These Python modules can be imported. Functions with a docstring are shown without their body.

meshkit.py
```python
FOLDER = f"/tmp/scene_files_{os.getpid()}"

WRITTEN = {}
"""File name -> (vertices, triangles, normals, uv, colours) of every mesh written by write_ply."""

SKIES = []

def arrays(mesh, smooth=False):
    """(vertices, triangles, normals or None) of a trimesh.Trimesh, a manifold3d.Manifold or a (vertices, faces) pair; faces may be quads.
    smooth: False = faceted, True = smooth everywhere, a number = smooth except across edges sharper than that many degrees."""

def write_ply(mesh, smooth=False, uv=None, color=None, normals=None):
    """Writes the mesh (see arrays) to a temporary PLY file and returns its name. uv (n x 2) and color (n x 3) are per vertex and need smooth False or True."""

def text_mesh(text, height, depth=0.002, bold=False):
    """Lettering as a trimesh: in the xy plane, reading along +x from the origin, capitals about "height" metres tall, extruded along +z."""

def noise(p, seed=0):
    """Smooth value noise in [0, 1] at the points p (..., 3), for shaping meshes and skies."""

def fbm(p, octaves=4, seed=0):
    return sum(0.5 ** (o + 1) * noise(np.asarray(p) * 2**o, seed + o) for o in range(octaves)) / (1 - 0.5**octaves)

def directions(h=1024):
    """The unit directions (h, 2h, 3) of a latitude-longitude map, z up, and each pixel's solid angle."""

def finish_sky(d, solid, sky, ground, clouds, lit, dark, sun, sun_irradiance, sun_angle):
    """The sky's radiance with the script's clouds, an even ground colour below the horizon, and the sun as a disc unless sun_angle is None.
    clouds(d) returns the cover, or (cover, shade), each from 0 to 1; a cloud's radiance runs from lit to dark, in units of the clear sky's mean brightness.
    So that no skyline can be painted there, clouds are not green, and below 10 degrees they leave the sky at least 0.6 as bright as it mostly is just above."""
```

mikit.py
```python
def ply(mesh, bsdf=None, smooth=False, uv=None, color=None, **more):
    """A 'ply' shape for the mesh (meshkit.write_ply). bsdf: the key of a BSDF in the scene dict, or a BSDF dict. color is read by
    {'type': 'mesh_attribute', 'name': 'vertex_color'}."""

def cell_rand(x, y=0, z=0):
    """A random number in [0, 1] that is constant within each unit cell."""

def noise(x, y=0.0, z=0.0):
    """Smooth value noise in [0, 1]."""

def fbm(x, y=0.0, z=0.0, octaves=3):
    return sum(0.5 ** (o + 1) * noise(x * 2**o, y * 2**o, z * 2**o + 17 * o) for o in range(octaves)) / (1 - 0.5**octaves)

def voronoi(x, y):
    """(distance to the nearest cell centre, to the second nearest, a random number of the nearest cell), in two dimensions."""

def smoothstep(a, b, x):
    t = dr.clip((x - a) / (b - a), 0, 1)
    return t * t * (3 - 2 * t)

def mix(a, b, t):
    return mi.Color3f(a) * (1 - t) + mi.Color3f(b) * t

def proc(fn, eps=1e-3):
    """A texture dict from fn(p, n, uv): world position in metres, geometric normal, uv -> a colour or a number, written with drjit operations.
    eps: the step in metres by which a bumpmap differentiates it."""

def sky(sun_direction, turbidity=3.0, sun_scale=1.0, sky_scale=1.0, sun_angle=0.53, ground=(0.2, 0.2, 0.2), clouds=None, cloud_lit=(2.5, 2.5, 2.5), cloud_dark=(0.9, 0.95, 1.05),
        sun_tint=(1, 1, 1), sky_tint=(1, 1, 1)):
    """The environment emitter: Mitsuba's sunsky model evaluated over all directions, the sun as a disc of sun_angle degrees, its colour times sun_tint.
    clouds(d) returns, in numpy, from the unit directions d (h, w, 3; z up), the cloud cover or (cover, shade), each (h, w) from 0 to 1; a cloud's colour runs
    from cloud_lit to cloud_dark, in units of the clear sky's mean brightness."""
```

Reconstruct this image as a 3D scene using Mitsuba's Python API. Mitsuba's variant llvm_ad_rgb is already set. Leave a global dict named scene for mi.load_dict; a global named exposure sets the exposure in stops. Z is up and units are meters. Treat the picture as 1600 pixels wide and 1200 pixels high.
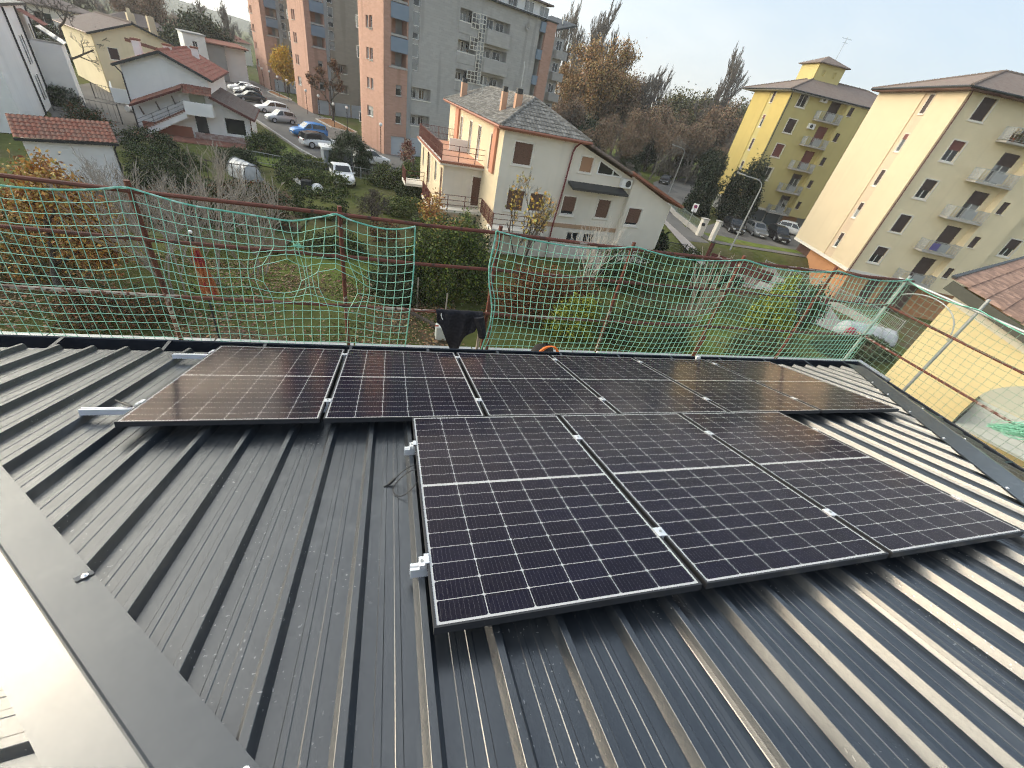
import math
import numpy as np, trimesh, drjit as dr, mitsuba as mi, mikit, manifold3d
from mikit import proc, noise, fbm, smoothstep, mix, cell_rand, voronoi
T4 = mi.ScalarTransform4f
rng = np.random.default_rng(11)
scene, labels = {}, {}

# ---------------------------------------------------------------- camera, sky, exposure
CAM = np.array([-0.15046, -0.61767, 1.54587])
FWD = np.array([0.28642592, 0.76099975, -0.58209929])
scene['camera'] = {'type': 'perspective', 'fov': math.degrees(2 * math.atan(800 / 633.53)), 'fov_axis': 'x', 'near_clip': 0.05, 'far_clip': 20000.0,
                   'to_world': T4().look_at(origin=CAM.tolist(), target=(CAM + FWD).tolist(), up=[-0.00641, 0.60906, 0.79310])}

SUN = (-0.86, 0.46, 0.25)
def clouds(d):
    """Thin veil of cloud, broken by noise; like any veil it scatters forward, so it is brighter around the sun behind it."""
    x, y, z = d[..., 0], d[..., 1], np.maximum(d[..., 2], 0.02)
    u, v = x / (z + 0.25), y / (z + 0.25)
    n = 0
    r = np.random.default_rng(3)
    for k in range(9):
        a, w = r.uniform(0, 6.28), 1.3 * 1.55 ** k
        n = n + np.sin(w * (u * math.cos(a) + v * math.sin(a)) + r.uniform(0, 6.28) + 1.3 * np.sin(w * .6 * (v * math.cos(a) - u * math.sin(a)))) / 1.4 ** k
    n = np.clip(0.5 + 0.16 * n, 0, 1)
    off = np.degrees(np.arccos(np.clip(d @ (np.array(SUN) / np.linalg.norm(SUN)), -1, 1)))
    low = np.exp(-np.degrees(np.arcsin(np.clip(d[..., 2], 0, 1))) / 13.0)        # more veil along the longer path near the horizon
    return np.clip(0.10 + 0.50 * n + 0.55 * low, 0, 1), np.clip(1 - np.exp(-off / 20.0) * (0.75 + 0.5 * n) + 0.02 * (0.5 - n), 0, 1)

scene['sky'] = mikit.sky(SUN, turbidity=6.5, sun_scale=0.055, sun_angle=12.0, clouds=clouds, cloud_lit=(22.0, 20.6, 17.8), cloud_dark=(0.86, 0.92, 0.94),
                         sun_tint=(1.0, 0.93, 0.80), sky_tint=(0.88, 0.98, 1.13), ground=(0.14, 0.14, 0.12))
exposure = 3.5

# ---------------------------------------------------------------- helpers
def col(c): return {'type': 'rgb', 'value': [float(x) for x in c]}
def mat(name, d):
    scene['mat_' + name] = {'type': 'twosided', 'bsdf': d}
    return 'mat_' + name
def pr(name, c, rough=0.6, spec=0.5, metal=0.0, **k):
    base = c if isinstance(c, dict) else col(c)
    return mat(name, {'type': 'principled', 'base_color': base, 'roughness': rough, 'specular': spec, 'metallic': metal, **k})
def number(k):
    if k not in scene and k not in labels: return k
    i = 1
    while f'{k}_{i:03d}' in scene or f'{k}_{i:03d}' in labels: i += 1
    return f'{k}_{i:03d}'
def thing(name, label, cat, group=None, kind=None):
    k = number(name)
    labels[k] = {'label': label, 'category': cat}
    if group: labels[k]['group'] = group
    if kind: labels[k]['kind'] = kind
    return k
def put(key, mesh, m, smooth=False, **kw):
    scene[key] = mikit.ply(mesh, m, smooth=smooth, **kw)
    return key
PIECES = {}
def part(parent, name, mesh, m, smooth=False, label=None, kind=None, **kw):
    if isinstance(mesh, MB): mesh = mesh.mesh()
    base = parent + '__' + name
    n = PIECES.get(base, 0); PIECES[base] = n + 1
    k = base if n == 0 else f'{base}_{n:03d}'
    if isinstance(mesh, dict): scene[k] = mesh
    else: put(k, mesh, m, smooth, **kw)
    if label or kind:
        labels[k] = {}
        if label: labels[k]['label'] = label
        if kind: labels[k]['kind'] = kind
    return k
def solo(name, mesh, m, label, cat, smooth=False, group=None, kind=None, **kw):
    if isinstance(mesh, MB): mesh = mesh.mesh()
    k = thing(name, label, cat, group, kind)
    return put(k, mesh, m, smooth, **kw)
def structure(name, mesh, m, smooth=False, label=None, **kw):
    if isinstance(mesh, MB): mesh = mesh.mesh()
    k = number(name); labels[k] = {'kind': 'structure'}
    if label: labels[k]['label'] = label
    return put(k, mesh, m, smooth, **kw)

class Frame:
    """Local axes: u along, v outward (or across), z up."""
    def __init__(s, o=(0, 0, 0), u=(1, 0, 0), v=None, z=(0, 0, 1)):
        s.o = np.array(list(o) + [0] * (3 - len(o)), float)
        u = np.array(list(u) + [0] * (3 - len(u)), float); s.u = u / np.linalg.norm(u)
        s.z = np.array(z, float)
        s.v = np.array([s.u[1], -s.u[0], 0]) if v is None else np.array(v, float) / np.linalg.norm(v)
        s.m = np.stack([s.u, s.v, s.z], 1)
    def __call__(s, p): return np.asarray(p, float) @ s.m.T + s.o
    def at(s, u, v=0.0, z=0.0): return Frame(s([u, v, z]), s.u, s.v, s.z)

class MB:
    def __init__(s, fr=None): s.V, s.F, s.n, s.fr = [], [], 0, fr
    def add(s, v, f):
        v = np.asarray(v, float)
        if s.fr is not None: v = s.fr(v)
        f = np.asarray(f, int)
        if f.ndim == 2 and f.shape[1] == 4: f = np.vstack([f[:, [0, 1, 2]], f[:, [0, 2, 3]]])
        s.V.append(v); s.F.append(f + s.n); s.n += len(v)
        return s
    def tm(s, m):
        if hasattr(m, 'to_mesh'):
            q = m.to_mesh(); return s.add(q.vert_properties[:, :3], q.tri_verts)
        return s.add(m.vertices, m.faces)
    BF = np.array([[0, 1, 3, 2], [4, 6, 7, 5], [0, 4, 5, 1], [2, 3, 7, 6], [0, 2, 6, 4], [1, 5, 7, 3]])
    def box(s, x0, x1, y0, y1, z0, z1):
        return s.add([[x, y, z] for x in (x0, x1) for y in (y0, y1) for z in (z0, z1)], s.BF)
    def hexa(s, p8): return s.add(p8, s.BF)
    def quad(s, a, b, c, d): return s.add([a, b, c, d], [[0, 1, 2, 3]])
    def poly(s, pts):
        n = len(pts); return s.add(pts, [[0, i, i + 1] for i in range(1, n - 1)])
    def prism(s, poly, axis, lo, hi):
        """polygon (2-D, convex or not too concave: fan from its centre) extruded along axis 0, 1 or 2"""
        n = len(poly); a = np.array(poly, float)
        def lift(t):
            o = np.zeros((n, 3)); o[:, [i for i in range(3) if i != axis]] = a; o[:, axis] = t; return o
        v = np.vstack([lift(lo), lift(hi)]); f = [[i, (i + 1) % n, n + (i + 1) % n, n + i] for i in range(n)]
        s.add(v, f)
        c = a.mean(0)
        for t in (lo, hi):
            o = lift(t); ctr = np.zeros(3); ctr[[i for i in range(3) if i != axis]] = c; ctr[axis] = t
            s.add(np.vstack([o, ctr]), [[i, (i + 1) % n, n] for i in range(n)])
        return s
    def tube(s, pts, r, sides=6, cap=True):
        p = np.asarray(pts, float); n = len(p); r = np.broadcast_to(np.asarray(r, float), (n,))
        t = np.gradient(p, axis=0); t /= np.linalg.norm(t, axis=1, keepdims=True) + 1e-12
        ref = np.array([0, 0, 1.0]) if abs(t[:, 2]).mean() < .8 else np.array([1.0, 0.13, 0])
        a = np.cross(t, ref); a /= np.linalg.norm(a, axis=1, keepdims=True) + 1e-12
        b = np.cross(t, a); ang = np.arange(sides) * 2 * np.pi / sides
        v = p[:, None] + r[:, None, None] * (np.cos(ang)[None, :, None] * a[:, None] + np.sin(ang)[None, :, None] * b[:, None])
        i, j = np.meshgrid(np.arange(n - 1), np.arange(sides), indexing='ij')
        q = np.stack([i * sides + j, i * sides + (j + 1) % sides, (i + 1) * sides + (j + 1) % sides, (i + 1) * sides + j], -1).reshape(-1, 4)
        s.add(v.reshape(-1, 3), q)
        if cap:
            for e, k in ((0, 0), (n - 1, (n - 1) * sides)):
                s.add(np.vstack([v[e], p[e:e + 1]]), [[m, (m + 1) % sides, sides] for m in range(sides)])
        return s
    def beam(s, p, q, w, h, up=(0, 0, 1)):
        p, q = np.array(p, float), np.array(q, float); d = (q - p) / np.linalg.norm(q - p)
        a = np.cross(d, up); a /= np.linalg.norm(a); b = np.cross(a, d)
        return s.hexa([c + a * x * w / 2 + b * y * h / 2 for c in (p, q) for x in (-1, 1) for y in (-1, 1)])
    def ball(s, c, r, sub=2, sc=(1, 1, 1)):
        m = trimesh.creation.icosphere(subdivisions=sub, radius=1)
        return s.add(np.asarray(c) + m.vertices * r * np.array(sc), m.faces)
    def mesh(s): return np.vstack(s.V), np.vstack(s.F)

# ---------------------------------------------------------------- materials
def P3(p): return p.x, p.y, p.z
def speck(scale, lo, hi):
    return lambda p: smoothstep(lo, hi, noise(p.x * scale, p.y * scale, p.z * scale))

def roof_metal(p, n, uv):
    x, y, z = P3(p)
    g = fbm(x * 2.1, y * 1.1, z * 2, 4)
    dust = smoothstep(.42, .8, fbm(x * 9, y * 5, z * 9 + 3, 4)) * smoothstep(.3, .75, g)
    streak = smoothstep(.62, .9, noise(x * 46, y * 2.2, 7.0)) * smoothstep(.42, .7, noise(x * 2.1, y * 1.7, 2.0))
    spot = smoothstep(.86, .92, noise(x * 120, y * 90, z * 110)) * smoothstep(.55, .8, noise(x * 3.1, y * 2.7, 5.0))
    base = mix([.012, .017, .024], [.017, .023, .031], g)
    c = mix(base, [.13, .135, .135], dust * .30 + streak * .22)
    return mix(c, [.36, .37, .37], spot * .6)
def roof_rough(p, n, uv):
    x, y, z = P3(p)
    return .22 + .12 * fbm(x * 9, y * 5, z * 9 + 3, 3)
def roof_wave(p, n, uv):
    return 0.0006 * fbm(p.x * 16, p.y * 9, p.z * 4, 3) + 0.0010 * noise(p.x * 5.0, p.y * 2.2, 1.0)
mat('roof_metal', {'type': 'bumpmap', 'arbitrary': proc(roof_wave), 'scale': 1.0,
                   'bsdf': {'type': 'roughplastic', 'distribution': 'ggx', 'int_ior': 2.0, 'alpha': .10, 'diffuse_reflectance': proc(roof_metal)}})
ROOF = 'mat_roof_metal'
def cap_metal(p, n, uv):
    x, y, z = P3(p)
    g = fbm(x * 3, y * 3, z * 3, 3)
    sm = smoothstep(.6, .85, fbm(x * 14, y * 14, z * 14, 3))
    return mix(mix([.020, .027, .035], [.024, .031, .039], g), [.07, .075, .08], sm * .14)
mat('cap_metal', {'type': 'bumpmap', 'arbitrary': proc(lambda p, n, uv: 0.0022 * noise(p.x * 3.1, p.y * 3.3, p.z * 3) + .00025 * fbm(p.x * 18, p.y * 18, p.z * 18, 2)), 'scale': 1.0,
                  'bsdf': {'type': 'roughplastic', 'distribution': 'ggx', 'int_ior': 1.95, 'alpha': .08, 'diffuse_reflectance': proc(cap_metal)}})
CAP = 'mat_cap_metal'
GUT = pr('gutter_metal', (.018, .022, .03), .33, .6)
def cell_col(p, n, uv):
    s = dr.abs(uv.x * 10 - dr.floor(uv.x * 10) - .5)
    line = smoothstep(.028, .012, s)
    tone = cell_rand(p.x * 5.48, p.y * 10.9, 3.0)
    c = mix([.0045, .0052, .0150], [.0062, .0072, .0215], tone)
    return mix(c, [.12, .12, .13], line)
AR = {'type': 'rgb', 'value': [1.0, .80, .66]}                        # anti-reflection coat: what it still mirrors is brownish
CELL = mat('solar_cell', {'type': 'roughplastic', 'distribution': 'ggx', 'int_ior': 1.32, 'alpha': .016, 'specular_reflectance': AR, 'diffuse_reflectance': proc(cell_col)})
BACK = mat('solar_backsheet', {'type': 'roughplastic', 'distribution': 'ggx', 'int_ior': 1.32, 'alpha': .016, 'specular_reflectance': AR, 'diffuse_reflectance': col((.50, .51, .52))})
FRAME = pr('solar_frame', (.022, .022, .024), .38, .6)
ALU = pr('aluminium', (.80, .82, .85), .32, .5, .55)
STEEL = pr('galvanised', proc(lambda p, n, uv: mix([.30, .32, .32], [.44, .45, .44], noise(p.x * 9, p.y * 9, p.z * 9))), .45, .5, .4)
def rust(p, n, uv):
    x, y, z = P3(p)
    a = fbm(x * 7, y * 7, z * 7, 3)
    c = mix([.085, .026, .017], [.17, .050, .030], a)
    c = mix(c, [.045, .022, .016], smoothstep(.55, .8, fbm(x * 21, y * 21, z * 21, 3)))
    w = smoothstep(.62, .70, fbm(x * 2.3 + 4, y * 30, z * 14, 3) * .55 + noise(x * .8 + 9.3, y, z * .9) * .5)
    return mix(c, [.40, .34, .29], w * smoothstep(.3, .5, noise(x * 40, y * 40, z * 40)) * .9)
RUST = pr('painted_scaffold', proc(rust), .6, .4)
NET = pr('net_cord', (.30, .62, .47), .6, .4)
ROPE = pr('net_rope', proc(lambda p, n, uv: mix([.16, .48, .36], [.42, .66, .56], smoothstep(.5, .8, noise(p.x * 30, p.y * 30, p.z * 30)))), .6, .4)
BLACK = pr('black_plastic', (.012, .012, .013), .45)
WHITE = pr('white_paint', (.74, .74, .72), .5)
LEAF = mat('leaf', {'type': 'principled', 'base_color': {'type': 'mesh_attribute', 'name': 'vertex_color'}, 'roughness': .6, 'specular': .25})
def bark(a, b):
    return proc(lambda p, n, uv: mix(a, b, noise(p.x * 5, p.y * 5, p.z * 3)))
BARK = pr('bark', bark([.055, .045, .037], [.115, .10, .085]), .9, .2)
PALE = pr('pale_bark', bark([.22, .19, .16], [.42, .38, .33]), .9, .2)

def plaster(name, c, var=.10, s=1.0):
    c = np.array(c)
    def fn(p, n, uv):
        x, y, z = P3(p)
        g = fbm(x * .55 * s, y * .55 * s, z * .4 * s, 4)
        st = smoothstep(.58, .85, noise(x * 3.3, y * 3.3, z * .25)) * .4
        return mix((c * (1 - var)).tolist(), (c * (1 + var * .6)).tolist(), dr.clip(g - .0 + .25 * (noise(x * 14, y * 14, z * 14) - .5) - st * .5, 0, 1))
    return pr(name, proc(fn), .85, .25)
def brick(name, c1, c2, cm, bw=.5, bh=.14):
    def fn(p, n, uv):
        x, y, z = P3(p)
        h = x * .914 + y * .405 + (y * .914 - x * .405)
        row = dr.floor(z / bh)
        q = h / bw + .5 * (row - 2 * dr.floor(row / 2))
        a = mix(c1, c2, cell_rand(q, row, 1.0) * .65 + .35 * fbm(x * .3, y * .3, z * .3, 3))
        f = z / bh - row
        m = smoothstep(.10, .04, f)
        a = mix(a, cm, m * .55)
        return mix(a, [v * .72 for v in c1], smoothstep(.62, .85, noise(x * 1.7, y * 1.7, z * .16)) * .5)
    return pr(name, proc(fn), .85, .25)
BRICK = brick('orange_brick', [.40, .235, .175], [.48, .295, .225], [.44, .31, .25])
GREYBLOCK = brick('grey_block', [.385, .37, .345], [.455, .44, .41], [.30, .29, .27], .6, .24)
OLIVE = brick('olive_block', [.31, .27, .215], [.37, .325, .26], [.25, .22, .18], .6, .24)
def tile(name, c1, c2, c3):
    def fn(p, n, uv):
        x, y, z = P3(p)
        a = mix(c1, c2, cell_rand(x * 3.9, y * 3.9, z * 7))
        return mix(mix(a, c3, smoothstep(.5, .6, cell_rand(x * 4.3 + 9, y * 4.3, z * 7)) * .6), c3, smoothstep(.55, .8, fbm(x * 5, y * 5, z * 5, 3)) * .5)
    return pr(name, proc(fn), .85, .25)
TILE_RED = tile('red_tile', [.22, .085, .060], [.30, .13, .09], [.20, .13, .10])
TILE_BRIGHT = tile('bright_red_tile', [.27, .085, .065], [.36, .14, .10], [.30, .19, .15])
TILE_GREY = tile('grey_tile', [.165, .155, .14], [.30, .285, .26], [.10, .095, .085])
TILE_BROWN = tile('brown_tile', [.15, .115, .10], [.19, .15, .13], [.17, .145, .13])
TILE_PALE = tile('pale_coppi', [.29, .185, .14], [.40, .26, .20], [.19, .125, .10])
CREAM = plaster('cream_plaster', (.62, .52, .36), .06)
CREAM_DK = plaster('beige_plaster', (.58, .46, .335))
YELLOW = plaster('yellow_plaster', (.56, .44, .155))
OCHRE = plaster('ochre_plaster', (.54, .46, .20))
IVORY = plaster('ivory_plaster', (.74, .69, .59))
WHITEWALL = plaster('white_plaster', (.77, .76, .73))
GREYWALL = plaster('concrete', (.33, .33, .32), .2)
LEMON = plaster('lemon_plaster', (.68, .56, .30))
ORANGE = plaster('orange_plaster', (.52, .26, .13))
BEIGE = plaster('tan_plaster', (.72, .62, .42))
DARKGLASS = pr('window_glass', (.018, .022, .026), .07, .6)
GREYGLASS = pr('curtained_glass', proc(lambda p, n, uv: mix([.05, .055, .06], [.26, .27, .27], smoothstep(.45, .55, noise(p.x * 2.1, p.y * 2.1, p.z * .7)))), .1, .55)
DARK = pr('dark_recess', (.025, .022, .020), .8)
SHUT = pr('brown_shutter', proc(lambda p, n, uv: mix([.145, .075, .05], [.085, .042, .03], smoothstep(.55, .9, dr.abs(p.z * 20 - dr.floor(p.z * 20) - .5) * 2))), .6)
SHUT_DK = pr('dark_shutter', proc(lambda p, n, uv: mix([.055, .034, .03], [.035, .022, .02], smoothstep(.55, .9, dr.abs(p.z * 20 - dr.floor(p.z * 20) - .5) * 2))), .6)
SHUT_RED = pr('red_shutter', (.16, .055, .045), .6)
SHUT_GREY = pr('grey_shutter', proc(lambda p, n, uv: mix([.30, .30, .29], [.21, .21, .20], smoothstep(.55, .9, dr.abs(p.z * 20 - dr.floor(p.z * 20) - .5) * 2))), .6)
TRIM = pr('pale_trim', (.68, .65, .58), .6)
BLUEPANEL = pr('blue_panel', proc(lambda p, n, uv: mix([.17, .225, .29], [.21, .265, .33], fbm(p.x, p.y, p.z * 2, 3))), .5)
GARAGE = pr('garage_door', proc(lambda p, n, uv: mix([.36, .40, .44], [.45, .48, .51], fbm(p.x * .9, p.y * .9, p.z * 3, 3))), .55)
GARAGE_DK = pr('slate_garage_door', proc(lambda p, n, uv: mix([.075, .095, .115], [.115, .135, .155], fbm(p.x * .9, p.y * .9, p.z * 3, 3))), .5)
GARAGE_BR = pr('brown_garage_door', (.09, .045, .035), .6)
BROWNMETAL = pr('brown_metal', (.10, .03, .024), .5)
DARKMETAL = pr('dark_metal', (.03, .032, .033), .5, .5)
COPPER = pr('copper_fascia', (.30, .12, .075), .55)
TERRACE = pr('terrace_tile', proc(lambda p, n, uv: mix([.50, .26, .17], [.60, .34, .23], noise(p.x * 3, p.y * 3, 0.))), .6)
STONE = pr('pale_stone', proc(lambda p, n, uv: mix([.34, .32, .29], [.46, .44, .41], fbm(p.x * 2, p.y * 2, p.z * 2, 4))), .85, .2)
def asphalt_fn(p, n, uv):
    x, y = p.x, p.y
    g = fbm(x * .35, y * .35, 0., 4); s = noise(x * 9, y * 9, 0.)
    c = mix([.115, .108, .10], [.165, .155, .14], g * .8 + s * .2)
    return mix(c, [.075, .072, .07], smoothstep(.58, .66, fbm(x * .22 + 5, y * .22, 0., 3)) * .5)
ASPHALT = pr('asphalt', proc(asphalt_fn), .85, .3)
PAVE = pr('pavement', proc(lambda p, n, uv: mix([.25, .225, .205], [.33, .30, .275], fbm(p.x * .8, p.y * .8, 0., 4))), .85, .25)
def ground_fn(p, n, uv):
    x, y = p.x, p.y
    a = fbm(x * .30, y * .30, 0., 4); b = fbm(x * 2.3, y * 2.3, 1., 4)
    g = mix([.060, .075, .022], [.115, .120, .038], b)
    d = mix([.085, .062, .042], [.135, .10, .07], b)
    near = smoothstep(30., 20., y) * smoothstep(-26., -22., x)
    return mix(g, d, dr.clip(smoothstep(.48, .62, a) * (.35 + .5 * near), 0, 1))
GROUND = pr('ground', proc(ground_fn), .95, .1)
LAWN = pr('lawn', proc(lambda p, n, uv: mix(mix([.085, .115, .026], [.14, .17, .045], fbm(p.x * 1.7, p.y * 1.7, 0., 4)), [.15, .125, .05], smoothstep(.55, .72, fbm(p.x * .5, p.y * .5, 4., 3)) * .6)), .95, .1)

# ================================================================ terrain
G = -8.0
def sstep(a, b, x):
    t = np.clip((np.asarray(x, float) - a) / (b - a), 0, 1); return t * t * (3 - 2 * t)
def ground_z(x, y):
    return G - 1.9 * sstep(24, 31, x) * sstep(36.2, 33.0, y) * sstep(-20, 0, y)
gx = np.unique(np.concatenate([np.linspace(-3000, -150, 12), np.linspace(-150, -30, 18), np.linspace(-30, 70, 101), np.linspace(70, 200, 18), np.linspace(200, 3000, 12)]))
gy = np.unique(np.concatenate([np.linspace(-2500, -40, 10), np.linspace(-40, 60, 101), np.linspace(60, 220, 30), np.linspace(220, 4000, 14)]))
X, Y = np.meshgrid(gx, gy, indexing='ij')
bump = sum(np.sin(X * a + Y * b + c) for a, b, c in ((.35, .22, 0), (-.27, .41, 1), (.13, -.37, 2))) * .05 * (np.hypot(X, Y - 20) < 30)
vv = np.stack([X, Y, ground_z(X, Y) + bump - .05], -1).reshape(-1, 3)
i, j = np.meshgrid(np.arange(len(gx) - 1), np.arange(len(gy) - 1), indexing='ij'); k = i * len(gy) + j
structure('ground', (vv, np.stack([k, k + len(gy), k + len(gy) + 1, k + 1], -1).reshape(-1, 4)), GROUND, True)

def sheet(pts, z):
    """flat polygon (2-D points) as triangles"""
    v, f = trimesh.creation.triangulate_polygon(__import__('shapely').Polygon(pts), engine='earcut')
    zz = np.full(len(v), z) if np.isscalar(z) else z(v[:, 0], v[:, 1])
    return np.c_[v, zz], f
def slab(mb, pts, z0, z1):
    m = trimesh.creation.extrude_polygon(__import__('shapely').Polygon(pts), z1 - z0, engine='earcut'); m.apply_translation([0, 0, z0]); return mb.tm(m)

# ================================================================ the house we stand on: hipped metal roof
PITCH = .256
APEX = np.array([1.743, -2.667, .680]); ZE = -1.133
FL, FR, BR_, BL = (np.array(p + (ZE,)) for p in ((-4.378, 3.377), (7.328, 3.377), (7.328, -8.71), (-4.378, -8.71)))
house = thing('metal_roofed_house', 'house under a dark grey ribbed metal hip roof that carries the solar panels', 'house')

class Slope:
    """One triangular roof face: e along the eave, d down the slope, n up."""
    def __init__(s, c1, c2):
        s.e = (c2 - c1) / np.linalg.norm(c2 - c1)
        a = c1 - APEX; dn = a - s.e * (a @ s.e); s.L = np.linalg.norm(dn); s.d = dn / s.L
        s.n = np.cross(s.e, s.d); s.n = s.n if s.n[2] > 0 else -s.n
        s.e1, s.e2 = (c1 - APEX) @ s.e, (c2 - APEX) @ s.e
        s.fr = Frame(APEX, s.e, s.d, s.n)
    def start(s, e): return s.L * (e / s.e2 if e > 0 else e / s.e1)
    def profile_strip(s, mb, prof):
        """prof: list of (e, height); swept from the hip to the eave"""
        e = np.array([p[0] for p in prof]); h = np.array([p[1] for p in prof])
        d0 = np.array([max(0.0, s.start(x)) for x in e]); n = len(e)
        keep = d0 < s.L - .01
        if keep.sum() < 2: return
        e, h, d0 = e[keep], h[keep], d0[keep]; n = len(e)
        ts = np.linspace(0, 1, 2)
        v = np.concatenate([np.stack([e, d0 + (s.L - d0) * t, h], -1) for t in ts])
        mb.add(s.fr.__call__(v) if mb.fr is None else v, [[r * n + i, r * n + i + 1, (r + 1) * n + i + 1, (r + 1) * n + i] for r in range(len(ts) - 1) for i in range(n - 1)])

def micro(c): return [(c - .013, 0), (c - .010, .0022), (c + .010, .0022), (c + .013, 0)]
def build_slope(s, phase, detail):
    k0, k1 = math.floor((s.e1 - phase) / PITCH) - 1, math.ceil((s.e2 - phase) / PITCH) + 1
    for k in range(k0 - k0 % 4, k1, 4):
        mb = MB(); got = 0
        for q in range(4):
            c = phase + (k + q) * PITCH; a, b = c + .0325, c + PITCH - .0325
            prof = [(a, 0)] + (micro(a + .064) + micro(a + .126) if detail else []) + [(b, 0)]
            n0 = mb.n; s.profile_strip(mb, prof); got += mb.n > n0
        if not got: continue
        sh = part(house, 'roof_sheet', mb, ROOF)
        for q in range(4):
            c = phase + (k + q) * PITCH; r = MB()
            lap = q == 0
            pf = [(c - .0325, 0), (c - .0145, .0385), (c - .0125, .040), (c + .0125, .040), (c + .0145, .0385), (c + .0325, 0)]
            if lap and detail: pf = [(c - .0345, -.0006), (c - .0315, .0035), (c - .0235, .0185), (c - .0225, .0212), (c - .0145, .0395), (c - .0125, .0412), (c + .0125, .0412), (c + .0145, .0392), (c + .0325, 0)]
            s.profile_strip(r, pf)
            if not r.n: continue
            mid = max(0, s.start(c)) < s.L - .02
            if mid: r.add(s.fr([[c - .0325, s.L, 0], [c - .0125, s.L, .04], [c + .0125, s.L, .04], [c + .0325, s.L, 0]]), [[0, 1, 2, 3]])
            part(sh, 'rib', r, ROOF)
front, right, back, left = Slope(FL, FR), Slope(FR, BR_), Slope(BR_, BL), Slope(BL, FL)
build_slope(front, -.022 - APEX[0], True)
build_slope(left, .05, True); build_slope(right, .11, False); build_slope(back, .05, False)

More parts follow.
